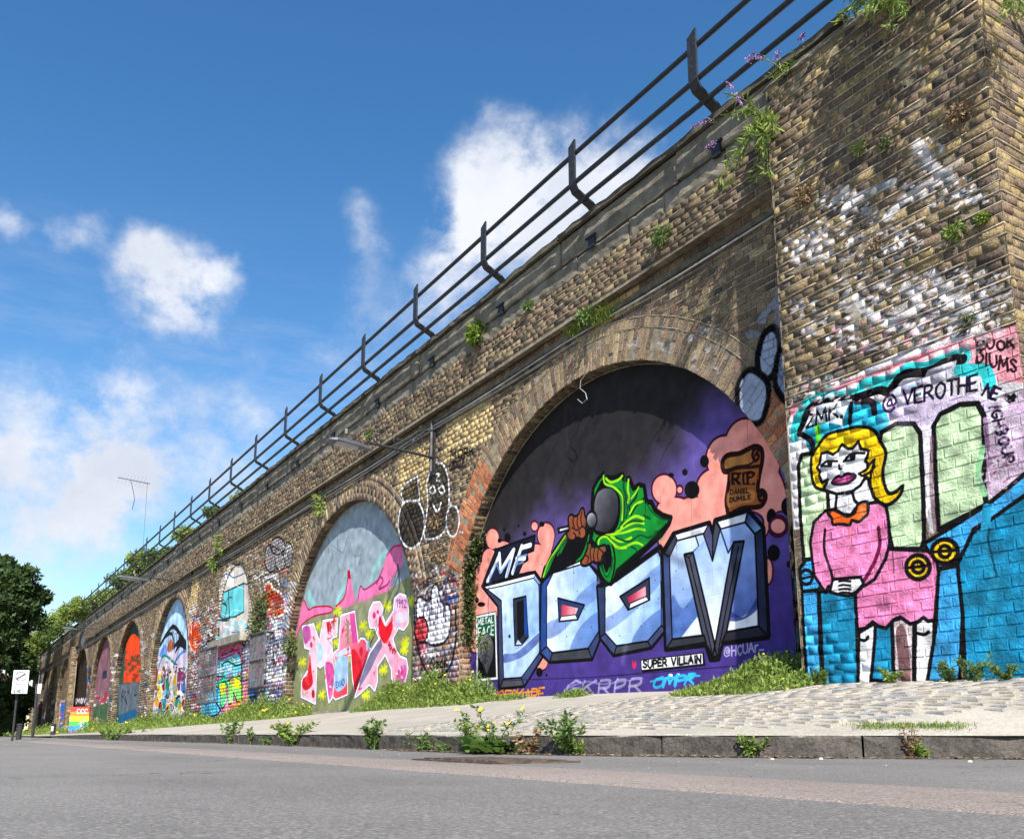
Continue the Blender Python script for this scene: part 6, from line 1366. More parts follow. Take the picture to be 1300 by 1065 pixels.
# ================================================================== signs and bollards at the far left
def ground_pt(px, Z, z): r = (px - CX) / FPX * Z; f = Z / math.cos(PITCH) - 0; return -r * math.sin(THETA) + f * math.cos(THETA), r * math.cos(THETA) + f * math.sin(THETA)
m_sign = simple('sign_white', (.74, .75, .76), .45, 0, .05, 8, 0, 60); m_sgrey = simple('sign_grey_print', (.16, .16, .17), .5); m_pole = simple('sign_pole', (.03, .028, .03), .6); m_back = simple('sign_back', (.3, .3, .31), .5)
s, w = ground_pt(19, 26, 0); fz = lambda px, py, Z: (CY - py) / FPX
def zat(py, s, w):   # height at which (s, w) appears at photo row py
    lo, hi = -2.0, 9.0
    for _ in range(40):
        m_ = (lo + hi) / 2; F_ = s * math.cos(THETA) + w * math.sin(THETA); Zc = F_ * math.cos(PITCH) + m_ * math.sin(PITCH); Yc = -F_ * math.sin(PITCH) + m_ * math.cos(PITCH)
        if CY - FPX * Yc / Zc > py: lo = m_
        else: hi = m_
    return lo
psi = math.pi / 2 - THETA          # turn so that a plate faces the camera
Mz = Matrix.Rotation(psi, 3, 'Z')
zb_ = float(road_z(s, w)) ; zt, zm = zat(850.5, s, w), zat(880, s, w)
t = empty('zone_sign', V(s, w, zb_), label='white rectangular zone ends sign with grey crossed roundel on a dark post', cat='sign')
b = MB(); hgt = (zt - zm) / 2; wd = hgt * .67; b.box(V(s, w, (zt + zm) / 2), (wd, .012, hgt), Mz); pl = b.build('sign_plate', m_sign, t)
sx, sw = ground_pt(16.2, 26.2, 0); b = MB(); b.tube([V(sx, sw, zb_ - .1), V(sx, sw, zt - .05)], .030, 8); b.build('post', m_pole, t)
def on_sign(x, y, dy=-.016): p = Mz @ Vector((x * wd, dy, 0)); c = V(s, w, (zt + zm) / 2); return (c[0] + p.x, c[1] + p.y, c[2] + y * hgt)
b = MB(); b.tube([on_sign(.66 * math.cos(a), .48 + .38 * math.sin(a)) for a in np.linspace(0, 6.283, 25)], .014, 4, False); b.tube([on_sign(-.5, .28), on_sign(.5, .70)], .022, 4); b.tube([on_sign(-.42, .22), on_sign(.56, .64)], .012, 4); b.build('roundel', m_sgrey, t)
def sign_text(txt, y, h, r_):
    n = len(txt); b = MB(); wch = 1.4 / n
    for k, ch in enumerate(txt):
        for st in GLY.get(ch, GLY['-'])[1]:
            pts = [on_sign(-.7 + wch * (k + .12 + a * 1.0), y + bb * h) for a, bb in st]
            if len(pts) > 1: b.tube(pts, r_, 3)
    b.build('lettering', m_sgrey, t)
sign_text('CONTROLLED', -.26, .16, .006); sign_text('ZONE', -.55, .16, .008); sign_text('ENDS', -.92, .26, .014)
def bollard(px, y0, y1, Z, label, stripe=False, rad=.09):
    s, w = ground_pt(px, Z, 0); z0 = float(road_z(s, w)) if w < 3 else float(pav_z(s, w)); zt = zat(y0, s, w)
    t = empty('bollard', V(s, w, z0), label=label, cat='bollard', group='black bollards at the far end of the pavement')
    b = MB(); b.tube([V(s, w, z0 - .15), V(s, w, zt - .06)], rad, 12); b.build('body', m_pole, t)
    b = MB(); b.tube([V(s, w, zt - .06), V(s, w, zt - .03), V(s, w, zt)], [rad * 1.15, rad * 1.15, rad * .6], 12); b.build('cap', m_pole, t)
    if stripe: b = MB(); b.box(V(s, w, z0 + (zt - z0) * .55), (rad * .45, rad * 1.02, (zt - z0) * .2), Mz); b.build('reflective_band', m_sign, t)
bollard(24, 918, 940, 30, 'black bollard just right of the zone sign post', rad=.085); bollard(67, 918, 937, 34, 'short black bollard with white reflective band beside the rainbow board', True, rad=.085)
s, w = ground_pt(41.5, 32, 0); z0 = float(road_z(s, w)); zt, zm = zat(868, s, w), zat(880, s, w); t = empty('parking_sign', V(s, w, z0), label='slim dark post with two small white plates left of the arches', cat='sign')
b = MB(); b.tube([V(s, w, z0 - .1), V(s, w, zt)], .05, 8); b.build('post', m_pole, t); b = MB(); p = Mz @ Vector((.09, -.06, 0)); b.box((-s + p.x - .14, w + p.y, (zt + zm) / 2 + EYE), (.10, .01, (zt - zm) / 2), Mz); b.build('plate', m_sign, t)
b = MB(); b.box((-s + p.x + .10, w + p.y, (zt + zm) / 2 + EYE), (.06, .01, (zt - zm) / 2), Mz); b.build('plate', m_sign, t)
# rainbow-painted board at the foot of the far wall
s, w = ground_pt(99.5, 36, 0); z0 = float(pav_z(s, w)) - .1; zt = zat(897, s, w); t = empty('painted_board', V(s, w, z0), label='rainbow striped painted board with white lettering at the foot of the dark arch', cat='board')
hw_ = 12.0 / FPX * 36; H_ = zt - z0
for k, c_ in enumerate([(.62, .05, .04), (.78, .22, .03), (.85, .66, .04), (.06, .42, .08), (.04, .22, .62), (.25, .08, .42)][::-1]):
    b = MB(); b.box(V(s, w, z0 + H_ * (k + .5) / 6), (hw_, .06, H_ / 12 - .001), Mz); b.build('stripe', simple('board_stripe_%d' % k, c_, .6, 0, .12), t)
def ob(x, y): p = Mz @ Vector((x * hw_, -.075, 0)); c = V(s, w, z0); return (c[0] + p.x, c[1] + p.y, c[2] + y * H_)
b = MB()
for cx_ in (-.1, .3, .7):
    b.tube([ob(cx_ + .16 * math.cos(a), .84 + .08 * math.sin(a)) for a in np.linspace(.6, 5.6, 10)], .018, 4)
b.tube([ob(.5, .55), ob(.8, .5), ob(.3, .42), ob(.7, .38), ob(.2, .30), ob(.5, .22), ob(.75, .35)], .02, 4); b.tube([ob(0, .4), ob(.3, .5), ob(.2, .2), ob(.45, .12), ob(.6, .2)], .018, 4); b.build('white_lettering', m_sign, t)
# television aerial behind the parapet
s, z = at(184, 650, 8.5); t = empty('tv_aerial', V(s, 8.5, 5.0), label='thin television aerial on a mast rising behind the viaduct railing', cat='aerial')
AT = lambda x, y: V(*(lambda a: (a[0], 8.5, a[1]))(at(x, y, 8.5)))
b = MB(); b.tube([V(at(182, 690, 8.5)[0], 8.5, 4.8), AT(182, 690), AT(187, 614)], .013, 6); b.build('mast', m_cable, t); b = MB(); b.tube([AT(150, 606), AT(190, 614)], .028, 6); b.build('boom', m_cable, t)
for i, x in enumerate(np.linspace(152, 183, 8)):
    y = 606 + (x - 150) / 40 * 8; c = AT(x, y); b = MB(); b.tube([(c[0], c[1] - .1, c[2] - .32), (c[0], c[1] + .1, c[2] + .32)], .007, 4); b.build('element', m_cable, t)
b = MB(); b.tube([AT(166, 610), AT(169, 622), AT(171, 634), AT(168, 646)], .016, 5); b.build('lead', m_iron, t)

# ================================================================== plants
def leaf_mat(name, a, b_, trans=.35, rough=.55):
    m, nt, b = material(name); f = N(nt, 'ShaderNodeAttribute', attribute_name='bc').outputs['Fac']
    col = mix(nt, f, a, b_); setc(nt, b, col); b.inputs['Roughness'].default_value = rough; b.inputs['Specular IOR Level'].default_value = .3
    tr = N(nt, 'ShaderNodeBsdfTranslucent'); nt.links.new(mix(nt, .5, col, (1.3, 1.6, .5), 'MULTIPLY'), tr.inputs[0]); mx = N(nt, 'ShaderNodeMixShader'); mx.inputs[0].default_value = trans
    o = nt.nodes['Material Output']; nt.links.new(b.outputs[0], mx.inputs[1]); nt.links.new(tr.outputs[0], mx.inputs[2]); nt.links.new(mx.outputs[0], o.inputs[0]); return m
m_grass = leaf_mat('grass_blades', (.075, .135, .022), (.26, .33, .07)); m_weed = leaf_mat('weed_leaves', (.05, .10, .024), (.16, .23, .06)); m_pale = leaf_mat('pale_shrub_leaves', (.11, .17, .035), (.28, .34, .08))
m_dark = leaf_mat('dark_tree_leaves', (.020, .042, .012), (.065, .105, .026), .25); m_ivy = leaf_mat('ivy_leaves', (.030, .055, .016), (.13, .15, .05), .2); m_dry = leaf_mat('dry_stalks', (.16, .085, .045), (.30, .21, .11), .1)
m_yel = simple('yellow_petals', (.80, .55, .02), .6, 0, .1, 8, 0); m_pur = simple('lilac_petals', (.34, .20, .42), .7, 0, .3, 30, 0); m_bark = simple('bark', (.07, .05, .035), .9, 0, .5, 12, .6, 40); m_stem = simple('green_stems', (.10, .13, .04), .7, 0, .3)
def leaves(name, C, size, mat, parent=None, seed=0, aspect=.45, D=None, spread=1.0, droop=0, shade=None, **k):
    """leaf blades (folded rhombs, 2 triangles) at points C; D = preferred directions"""
    rg = np.random.default_rng(seed); n = len(C); C = np.asarray(C, float)
    size = np.broadcast_to(size, (n,)) * rg.uniform(.6, 1.3, n)
    d = rg.normal(0, 1, (n, 3)) * spread
    if D is not None: d = d * .6 + D * 1.2
    d[:, 2] -= droop; d /= np.linalg.norm(d, axis=1)[:, None]
    r = rg.normal(0, 1, (n, 3)); sd = np.cross(d, r); sd /= np.linalg.norm(sd, axis=1)[:, None]; nm = np.cross(sd, d)
    P = np.empty((n, 4, 3)); P[:, 0] = C; P[:, 1] = C + d * size[:, None] * .5 + sd * (size * aspect * .5)[:, None] + nm * (size * .06)[:, None]
    P[:, 2] = C + d * size[:, None]; P[:, 3] = C + d * size[:, None] * .5 - sd * (size * aspect * .5)[:, None] + nm * (size * .06)[:, None]
    f = np.array([[0, 1, 2], [0, 2, 3]])[None] + 4 * np.arange(n)[:, None, None]
    v = rg.random(n) if shade is None else shade
    return mesh(name, P.reshape(-1, 3), f.reshape(-1, 3), mat, parent, colors=np.repeat(np.stack([v] * 3, 1), 2, 0), **k)
def blades(name, B, h, mat, parent=None, seed=0, wd=.006, lean=.35, **k):
    """grass blades from base points B"""
    rg = np.random.default_rng(seed); n = len(B); B = np.asarray(B, float); h = np.broadcast_to(h, (n,)) * rg.uniform(.45, 1.15, n)
    a = rg.uniform(0, 2 * np.pi, n); L = rg.uniform(.1, 1, n) * lean; dx, dy = np.cos(a), np.sin(a); wx, wy = -dy * wd, dx * wd
    P = np.empty((n, 5, 3))
    P[:, 0] = B + np.stack([wx, wy, 0 * wx], 1); P[:, 1] = B - np.stack([wx, wy, 0 * wx], 1)
    M_ = B + np.stack([dx * L * h * .35, dy * L * h * .35, h * .6], 1); P[:, 2] = M_ - np.stack([wx, wy, 0 * wx], 1) * .7; P[:, 3] = M_ + np.stack([wx, wy, 0 * wx], 1) * .7
    P[:, 4] = B + np.stack([dx * L * h, dy * L * h, h * (1 - .3 * L)], 1)
    f = np.array([[0, 1, 2], [0, 2, 3], [3, 2, 4]])[None] + 5 * np.arange(n)[:, None, None]; v = rg.random(n)
    return mesh(name, P.reshape(-1, 3), f.reshape(-1, 3), mat, parent, colors=np.repeat(np.stack([v] * 3, 1), 3, 0), **k)
def flowers(name, C, r, mat, parent, seed=0):
    rg = np.random.default_rng(seed); b = MB()
    for c in C:
        n = 6; c = np.array(c); up = Vector(rg.normal(0, .5, 3) + np.array([.3, -.6, .9])).normalized(); a = up.orthogonal().normalized(); q = up.cross(a)
        ring = [tuple(Vector(c) + (a * math.cos(6.283 * i / n) + q * math.sin(6.283 * i / n)) * r * rg.uniform(.8, 1.1)) for i in range(n)]
        b.add([tuple(Vector(c) - up * r * .3)] + ring, [(0, 1 + i, 1 + (i + 1) % n) for i in range(n)])
        b.add([tuple(Vector(c) + up * r * .25)] + ring, [(0, 1 + (i + 1) % n, 1 + i) for i in range(n)])
    return b.build(name, mat, parent)
def wall_front(s): return WR if s < 4.8 else W0
# ---- wild strips along the wall foot
def strip(x0, x1, hpx, n, label, seed, dens_w=.5, flow=30, wild=1.0):
    W_ = 5.5 if x0 < 990 else WR - .2
    sa, sb = float(unproj(x1, 890, W_)[0]), float(unproj(x0, 905, W_)[0]); rg = np.random.default_rng(seed)
    s = rg.uniform(sa, sb, n); d_ = np.abs(rg.normal(0, dens_w, n)).clip(0, dens_w * 2.2); w = np.array([wall_front(a) for a in s]) - .03 - d_
    prof = np.sin(np.clip((s - sa) / (sb - sa), 0, 1) * math.pi) ** .45 * (.75 + .25 * np.sin(s * 5 + seed)); 
    Zc = (sa + sb) / 2 * math.cos(THETA) + 5.5 * math.sin(THETA); H = hpx / FPX * Zc
    h = 1.12 * H * prof * np.clip(1.15 - d_ / (dens_w * 2.4), .25, 1); z = np.array([float(pav_z(a, b)) for a, b in zip(s, w)]) - .01
    B = V3(s, w, z)
    o = blades('wild_grass', B, h, m_grass, None, seed, .004 + .0006 * sa / 5, .55, label=label, cat='grass', kind='stuff')
    m_ = int(n * .9 * wild); i = rg.integers(0, n, m_); C = B[i].copy(); C[:, 2] += h[i] * rg.uniform(.1, .95, m_); C[:, :2] += rg.normal(0, .03, (m_, 2))
    leaves('weed_leaves', C, .035 + .002 * sa, m_grass, o, seed + 1, .35, D=np.tile([0, 0, .6], (m_, 1)), kind='stuff')
    if flow:
        i = rg.integers(0, n, flow); C = B[i].copy(); C[:, 2] += h[i] * rg.uniform(.75, 1.15, flow); flowers('yellow_flowers', C, .008 + .0009 * sa, m_yel, o, seed)['kind'] = 'stuff'
    return o
strip(872, 1050, 44, 6500, 'tall bright green grass and weeds at the foot of the wall below the mural corner', 101, .26, 26)
strip(452, 604, 46, 7000, 'long grass with yellow flowers against the wall between the two near murals', 102, .20, 26)
strip(272, 376, 30, 5000, 'green grass mound in front of the blocked doorway', 103, .24, 26)
strip(150, 262, 24, 4500, 'grass bank at the foot of the blue and white mural arch', 104, .34, 10)
strip(96, 152, 16, 2500, 'low weeds along the wall foot left of the grey doors', 105, .5, 10); strip(44, 92, 12, 1500, 'thin grass at the foot of the farthest arches', 106, 1.0, 0)
strip(690, 715, 10, 350, 'small tuft of grass below the purple mural plinth', 107, .1, 0); strip(604, 640, 9, 300, 'sparse grass tuft at the left foot of the purple mural', 108, .1, 0)
# ---- single weeds
def weed(name, base, H, label, seed, kind='bushy', cat='weed', R_=None, mat=None, nl=260, fl=0, group=None, leaf=.03):
    rg = np.random.default_rng(seed); t = empty(name, base, label=label, cat=cat, group=group); R_ = R_ or H * .45; base = np.array(base); mat = mat or m_weed
    if kind == 'rosette':    # big basal leaves with upright flower stalks
        n = nl // 6; P = []; D_ = []
        vs = []; fs = []
        for i in range(n):
            a = rg.uniform(0, 6.283); L = H * rg.uniform(.3, .85); el = rg.uniform(.2, 1.2); wd = L * rg.uniform(.10, .17); seg = 5; d2 = np.array([math.cos(a), math.sin(a)]); sd = np.array([-d2[1], d2[0]])
            k0 = len(vs); st = base + np.array([*rg.normal(0, R_ * .25, 2), 0.01])
            for j in range(seg + 1):
                u_ = j / seg; r_ = L * u_ * math.cos(el * (1 - .4 * u_)); z_ = L * math.sin(el) * (u_ - .55 * u_ ** 2.2); ww_ = wd * math.sin(math.pi * min(.12 + u_ * .95, 1)) ** .7
                c = st + np.array([d2[0] * r_, d2[1] * r_, max(z_, .0)]); vs += [c + np.array([sd[0] * ww_, sd[1] * ww_, ww_ * .35]), c, c - np.array([sd[0] * ww_, sd[1] * ww_, -ww_ * .35])]
            for j in range(seg): a0 = k0 + 3 * j; fs += [(a0, a0 + 3, a0 + 4, a0 + 1), (a0 + 1, a0 + 4, a0 + 5, a0 + 2)]
        v = np.repeat(rg.random(n), seg * 2); mesh('leaves', vs, np.array(fs), mat, t, colors=np.stack([v] * 3, 1), kind='stuff')
        nst = 7
    else: nst = 9
    b = MB(); C = []; D_ = []; tips = []
    for i in range(nst):
        a = rg.uniform(0, 6.283); l = H * rg.uniform(.5, 1.05) ; rr = R_ * rg.uniform(.2, 1); p0 = base + np.array([*rg.normal(0, R_ * .12, 2), -.005]); p2 = base + np.array([math.cos(a) * rr, math.sin(a) * rr, l]); p1 = (p0 + p2) / 2 + np.array([0, 0, l * .12])
        pts = [p0 + (p1 - p0) * .5, p1, p1 + (p2 - p1) * .55, p2]; b.tube([tuple(p0)] + [tuple(p) for p in pts], [.0035, .003, .0025, .002, .0012], 4); tips.append(p2)
        m_ = nl // nst
        for j in range(m_):
            u_ = rg.uniform(.12, 1); p = (1 - u_) ** 2 * p0 + 2 * u_ * (1 - u_) * p1 + u_ ** 2 * p2; C.append(p + rg.normal(0, .004, 3)); D_.append([*rg.normal(0, .8, 2), .35])
    b.build('stems', m_stem if mat is not m_dry else m_dry, t)
    if kind != 'stalk': leaves('leaves', C if kind == 'bushy' else C[::3], leaf, mat, t, seed + 5, .42, D=np.array(D_ if kind == 'bushy' else D_[::3]), kind='stuff')
    if fl: flowers('flower', [tips[i % len(tips)] + rg.normal(0, .012, 3) for i in range(fl)], .017, m_yel, t, seed)['kind'] = 'stuff'
    return t
def kpt(x, out=.02):     # foot of the kerb face under photo column x
    best = min(np.arange(.8, 30, .01), key=lambda s: abs(px_of(s, float(np.interp(s, ks, kw)) - out, -.107) - x)); return best, float(np.interp(best, ks, kw)) - out
def px_of(s, w, z):
    r = -s * math.sin(THETA) + w * math.cos(THETA); F_ = s * math.cos(THETA) + w * math.sin(THETA); return CX + FPX * r / (F_ * math.cos(PITCH) + z * math.sin(PITCH))
def kweed(x, hpx, label, seed, **k):
    s, w = kpt(x); Z_ = s * math.cos(THETA) + w * math.sin(THETA); return weed('weed', V(s, w, -.108), hpx / FPX * Z_, label, seed, group='weeds growing along the foot of the kerb', **k)
kweed(475, 44, 'upright leafy weed in the gutter left of the big broad-leaved clump', 201, nl=230, R_=.12, leaf=.05)
kweed(632, 58, 'broad-leaved weed clump with yellow flowers sprawling over the kerb', 202, kind='rosette', nl=640, fl=7, R_=.30, leaf=.035); kweed(600, 40, 'drooping pale weed leaning against the left side of the yellow flower clump', 203, nl=200, R_=.16, mat=m_pale, leaf=.035)
kweed(672, 30, 'withered brownish weed at the right side of the yellow flower clump', 204, nl=220, R_=.14, mat=m_dry, leaf=.03)
kweed(720, 50, 'bushy green weed in the gutter right of the yellow flower clump', 205, nl=700, R_=.17, leaf=.035); kweed(735, 20, 'low bright seedling beside the bushy green weed', 206, nl=100, R_=.05, mat=m_grass, leaf=.025)
kweed(953, 32, 'round low weed in the gutter under the middle of the kerb', 207, nl=520, R_=.10, mat=m_grass, leaf=.022); kweed(1155, 42, 'reddish stalked weed with grass in front of the kerb at right', 208, nl=130, R_=.06, mat=m_dry, leaf=.02); kweed(1170, 22, 'green grassy tuft at the base of the reddish weed', 209, nl=150, R_=.05, mat=m_grass, leaf=.025)
kweed(372, 30, 'leafy weed with one yellow flower at the kerb below the letter mural', 210, nl=320, fl=2, R_=.26, leaf=.06, mat=m_grass); kweed(340, 12, 'tiny weed left of the single yellow flower weed', 211, nl=90, R_=.12, leaf=.04); kweed(293, 26, 'slender weed standing in the gutter before the doorway grass', 212, nl=160, R_=.14, leaf=.06); kweed(318, 20, 'single thin dark weed stem in the gutter', 213, nl=50, R_=.03, leaf=.05)
kweed(540, 22, 'low scruffy weed against the kerb below the pink letters', 214, nl=200, R_=.18, leaf=.035); kweed(565, 16, 'small flat weed beside the scruffy one at the kerb', 215, nl=120, R_=.14, leaf=.03); kweed(145, 14, 'small green clump on the kerb end near the grey doors', 216, nl=260, R_=.8, leaf=.12, mat=m_grass)
# grass growing in the joint across the setts
rg = np.random.default_rng(77); s_, w_ = [], []
for x0, y0, x1, y1, n in ((1130, 916, 1235, 903, 900),):
    for i in range(n):
        t_ = rg.random(); x = x0 + (x1 - x0) * t_; # place by column on the pavement
        s = 2.95 - .35 * t_; w = 3.75 + .30 * t_ + rg.normal(0, .03); s_.append(s + rg.normal(0, .03)); w_.append(w)
s_, w_ = np.array(s_), np.array(w_); blades('joint_grass', V3(s_, w_, pav_z(s_, w_)), .022, m_grass, None, 5, .002, .8, label='thin line of short grass in a joint across the stone setts', cat='grass', kind='stuff')
for i, (x, H, R_, lab) in enumerate([(1130, .16, .14, 'small leafy weed at the foot of the pink dress figure'), (1205, .2, .16, 'reddish green weed against the blue painted pier'), (1238, .26, .2, 'tallest weed at the foot of the blue sofa'), (1275, .18, .2, 'spreading weed at the right foot of the blue pier'), (1042, .2, .14, 'leafy weed at the left corner of the painted pier')]):
    s = float(unproj(x, 865, WR - .08)[0]); weed('weed', V(s, WR - .08, float(pav_z(s, WR - .08)) - .01), H * .62, lab, 230 + i, group='weeds at the foot of the painted pier', nl=420, R_=R_ * .8, mat=m_weed if i != 0 else m_grass, leaf=.026)
# ---- plants rooted in the wall
def tuft(x, y, W_, r, label, seed, mat=None, n=260, leaf=.05, kind='leaf', droop=.6, name='wall_fern'):
    s, z = at(x, y, W_); rg = np.random.default_rng(seed); c = np.array(V(s, W_ - .02, z))
    if kind == 'grass':
        B = c + np.stack([rg.normal(0, r * .8, n), -np.abs(rg.normal(0, .02, n)), rg.normal(0, r * .15, n)], 1); return blades(name, B, r * 1.1, mat or m_grass, None, seed, .003, 1.2, label=label, cat='grass tuft', group='plants rooted in the brickwork')
    u = rg.normal(0, 1, (n, 3)); u /= np.linalg.norm(u, axis=1)[:, None]; P = c + u * (rg.uniform(0, 1, n) ** .5 * r)[:, None] * np.array([1, .6, .8]); P[:, 1] = np.minimum(P[:, 1], W_ - .01)
    return leaves(name, P, leaf, mat or m_weed, None, seed, .4, D=u, droop=droop, label=label, cat='wall plant', group='plants rooted in the brickwork')
tuft(608, 424, WT, .17, 'bright green fern tuft growing from the coping joint', 301, m_grass, 300, .10); tuft(842, 300, WT, .12, 'small green plant in the parapet brick above the purple arch', 302, m_weed, 200, .05); tuft(672, 388, WT, .08, 'little dark plant in the coping near a railing post', 303, m_weed, 120, .05)
tuft(768, 408, W0, .15, 'dry yellowish grass tuft on the ledge above the purple arch', 304, m_pale, 420, kind='grass'); tuft(735, 424, W0, .13, 'green trailing grass left on the ledge above the purple arch', 305, m_grass, 300, kind='grass'); tuft(745, 400, WT, .13, 'small leafy sprig under the parapet over the purple arch', 306, m_weed, 160, .05)
tuft(410, 640, W0, .26, 'yellow green plant on top of the second arch ring', 307, m_pale, 200, .09); tuft(470, 550, WT, .10, 'small plant on the parapet over the nearest lamp', 308, m_weed, 100, .05); tuft(286, 690, W0, .34, 'green plant hanging from the ledge over the blocked doorway', 309, m_pale, 200, .11); tuft(275, 716, W0, .24, 'lower green plant on the wall left of the blocked doorway', 310, m_pale, 140, .1)
tuft(332, 790, W0, .42, 'ivy patch climbing beside the blocked doorway', 311, m_ivy, 520, .09); tuft(337, 765, W0, .3, 'upper ivy patch beside the blocked doorway', 312, m_ivy, 300, .09); tuft(372, 818, W0, .24, 'dark green clump at the left jamb of the letter mural', 313, m_ivy, 300, .08); tuft(556, 662, W0, .12, 'brownish plant patch on the wall under the black cartoon tag', 314, m_dry, 90, .05); tuft(558, 700, W0, .16, 'dry hanging weed between the two near murals', 315, m_dry, 70, .05)
tuft(1213, 294, WR, .07, 'fresh green plant rooted in the pier brick near the corner', 316, m_grass, 160, .035); tuft(1250, 277, WR, .035, 'tiny green plant above the fresh plant on the pier', 317, m_grass, 140, .035); tuft(1092, 190, WR, .06, 'small yellow green moss tuft high on the pier', 318, m_pale, 120, .03); tuft(1125, 183, WR, .06, 'dark moss tuft high on the pier beside the yellow one', 319, m_ivy, 120, .03)
tuft(1022, 250, WR, .10, 'brown mossy clump on the pier brick near its left edge', 320, m_dry, 260, .035); tuft(1218, 145, WR, .09, 'dry root clump on the pier near the top corner', 321, m_dry, 220, .035); tuft(1230, 405, WR, .06, 'green moss patch on the pier above the painted lettering', 322, m_ivy, 120, .025); tuft(615, 815, W0 + .1, .14, 'small weed hanging in the left jamb of the purple arch', 323, m_ivy, 120, .05)
tuft(1112, 310, WR, .06, 'dry clump on the white streaked part of the pier', 324, m_dry, 120, .03)
# ivy in the left jamb of the purple arch
rg = np.random.default_rng(330); n = 2600; v = rg.uniform(0, 1, n); z = 1.2 + 1.35 * v; z += rg.normal(0, .05, n); cz = 3.93 - 3.06; hz = np.sqrt(np.clip(3.06 ** 2 - (z - cz) ** 2, 0, 99)); sv = 7.95 + np.minimum(hz, 2.8) + .06 - np.abs(rg.normal(0, .11, n)); wv_ = W0 + .15 - np.abs(rg.normal(0, .05, n)).clip(0, .2)
leaves('ivy', V3(sv, wv_, z), .045, m_ivy, None, 331, .7, D=np.tile([.9, -.4, -.3], (n, 1)), label='ivy climbing inside the left jamb of the purple mural arch', cat='ivy')
# ivy twig over the crown of the near arch
b = MB(); b.tube([V(*((lambda a: (a[0], W0 - .05, a[1]))(at(x, y, W0)))) for x, y in ((752, 462), (750, 474), (742, 484), (741, 494), (748, 500), (750, 508), (744, 513), (738, 508))], .0035, 5); b.build('twig', m_cablew, label='thin pale tendril dangling from the crown of the purple arch', cat='twig')
# ---- buddleia on the pier shoulder with lilac spikes
def buddleia(roots, tips_, label, seed, nl=70, spikes=(), leaf=.10, mat=None, Wr=None):
    rg = np.random.default_rng(seed); s, z = at(*roots, Wr or 5.5); base = np.array(V(s, Wr or 5.5, z)); t = empty('buddleia', tuple(base), label=label, cat='shrub'); b = MB(); C = []; D_ = []
    for (x, y, W_, n_) in tips_:
        s2, z2 = at(x, y, W_); tip = np.array(V(s2, W_, z2)); mid = (base + tip) / 2 + np.array([0, 0, np.linalg.norm(tip - base) * .22]); P = [(1 - u) ** 2 * base + 2 * u * (1 - u) * mid + u * u * tip for u in np.linspace(0, 1, 8)]
        b.tube([tuple(p) for p in P], list(np.linspace(.007, .002, 8)), 5)
        for j in range(n_):
            u = rg.uniform(.15, 1); p = (1 - u) ** 2 * base + 2 * u * (1 - u) * mid + u * u * tip; tg = tip - base; tg = tg / np.linalg.norm(tg); C.append(p + rg.normal(0, .012, 3)); D_.append(tg * .5 + rg.normal(0, .8, 3))
    b.build('branches', m_stem, t); leaves('leaves', C, leaf, mat or m_pale, t, seed, .2, D=np.array(D_), droop=.25, kind='stuff')
    for (x, y, W_, dx, dy) in spikes:
        a = np.array(V(*((lambda q: (q[0], W_, q[1]))(at(x, y, W_))))); c = np.array(V(*((lambda q: (q[0], W_, q[1]))(at(x + dx, y + dy, W_)))))
        n = 170; u = rg.random(n); P = a + (c - a) * u[:, None] + rg.normal(0, 1, (n, 3)) * (.013 * (1.15 - u))[:, None]; sp = leaves('flower_spike', P, .012, m_pur, t, seed + int(x), .8, kind='stuff')
    return t
buddleia((972, 150), [(925, 235, 5.35, 60), (935, 195, 5.3, 50), (905, 245, 5.3, 40), (950, 170, 5.3, 60), (968, 190, 5.3, 80), (925, 120, 5.3, 30), (905, 155, 5.35, 26), (960, 235, 5.45, 60), (985, 165, 5.3, 60), (945, 140, 5.4, 40), (975, 220, 5.4, 50)], 'straggly buddleia bush with lilac flower spikes on the shoulder between wall and pier', 401,
         spikes=[(930, 113, 5.3, -8, -9), (935, 122, 5.3, 6, 10), (903, 152, 5.35, -26, 9), (907, 181, 5.3, -12, 8), (948, 77, 5.4, 10, -10), (985, 75, 5.4, 4, -10), (1015, 52, 5.4, 6, -10)], leaf=.085)
buddleia((1000, 95), [(960, 75, 5.4, 14), (988, 78, 5.4, 16), (975, 100, 5.4, 20), (1017, 55, 5.4, 14), (1008, 75, 5.4, 16)], 'thin stems with lilac tips on the pier top left of the corner bush', 402, spikes=[(960, 72, 5.4, 8, 5)], leaf=.055)
buddleia((1130, -10), [(1060, 30, 5.25, 60), (1080, 10, 5.2, 60), (1100, 22, 5.1, 80), (1130, 32, 5.15, 90), (1150, 20, 5.2, 80), (1115, 5, 5.1, 90), (1075, -5, 5.3, 60), (1140, 5, 5.1, 90), (1100, -10, 5.2, 80)], 'yellow green bush hanging over the top edge of the pier', 403, leaf=.085)
buddleia((1290, -5), [(1285, 12, 5.2, 40), (1272, 20, 5.3, 40), (1300, 20, 5.4, 50), (1310, 30, 5.6, 40)], 'green sprig hanging over the pier top at its right corner', 404, leaf=.06, Wr=5.6)
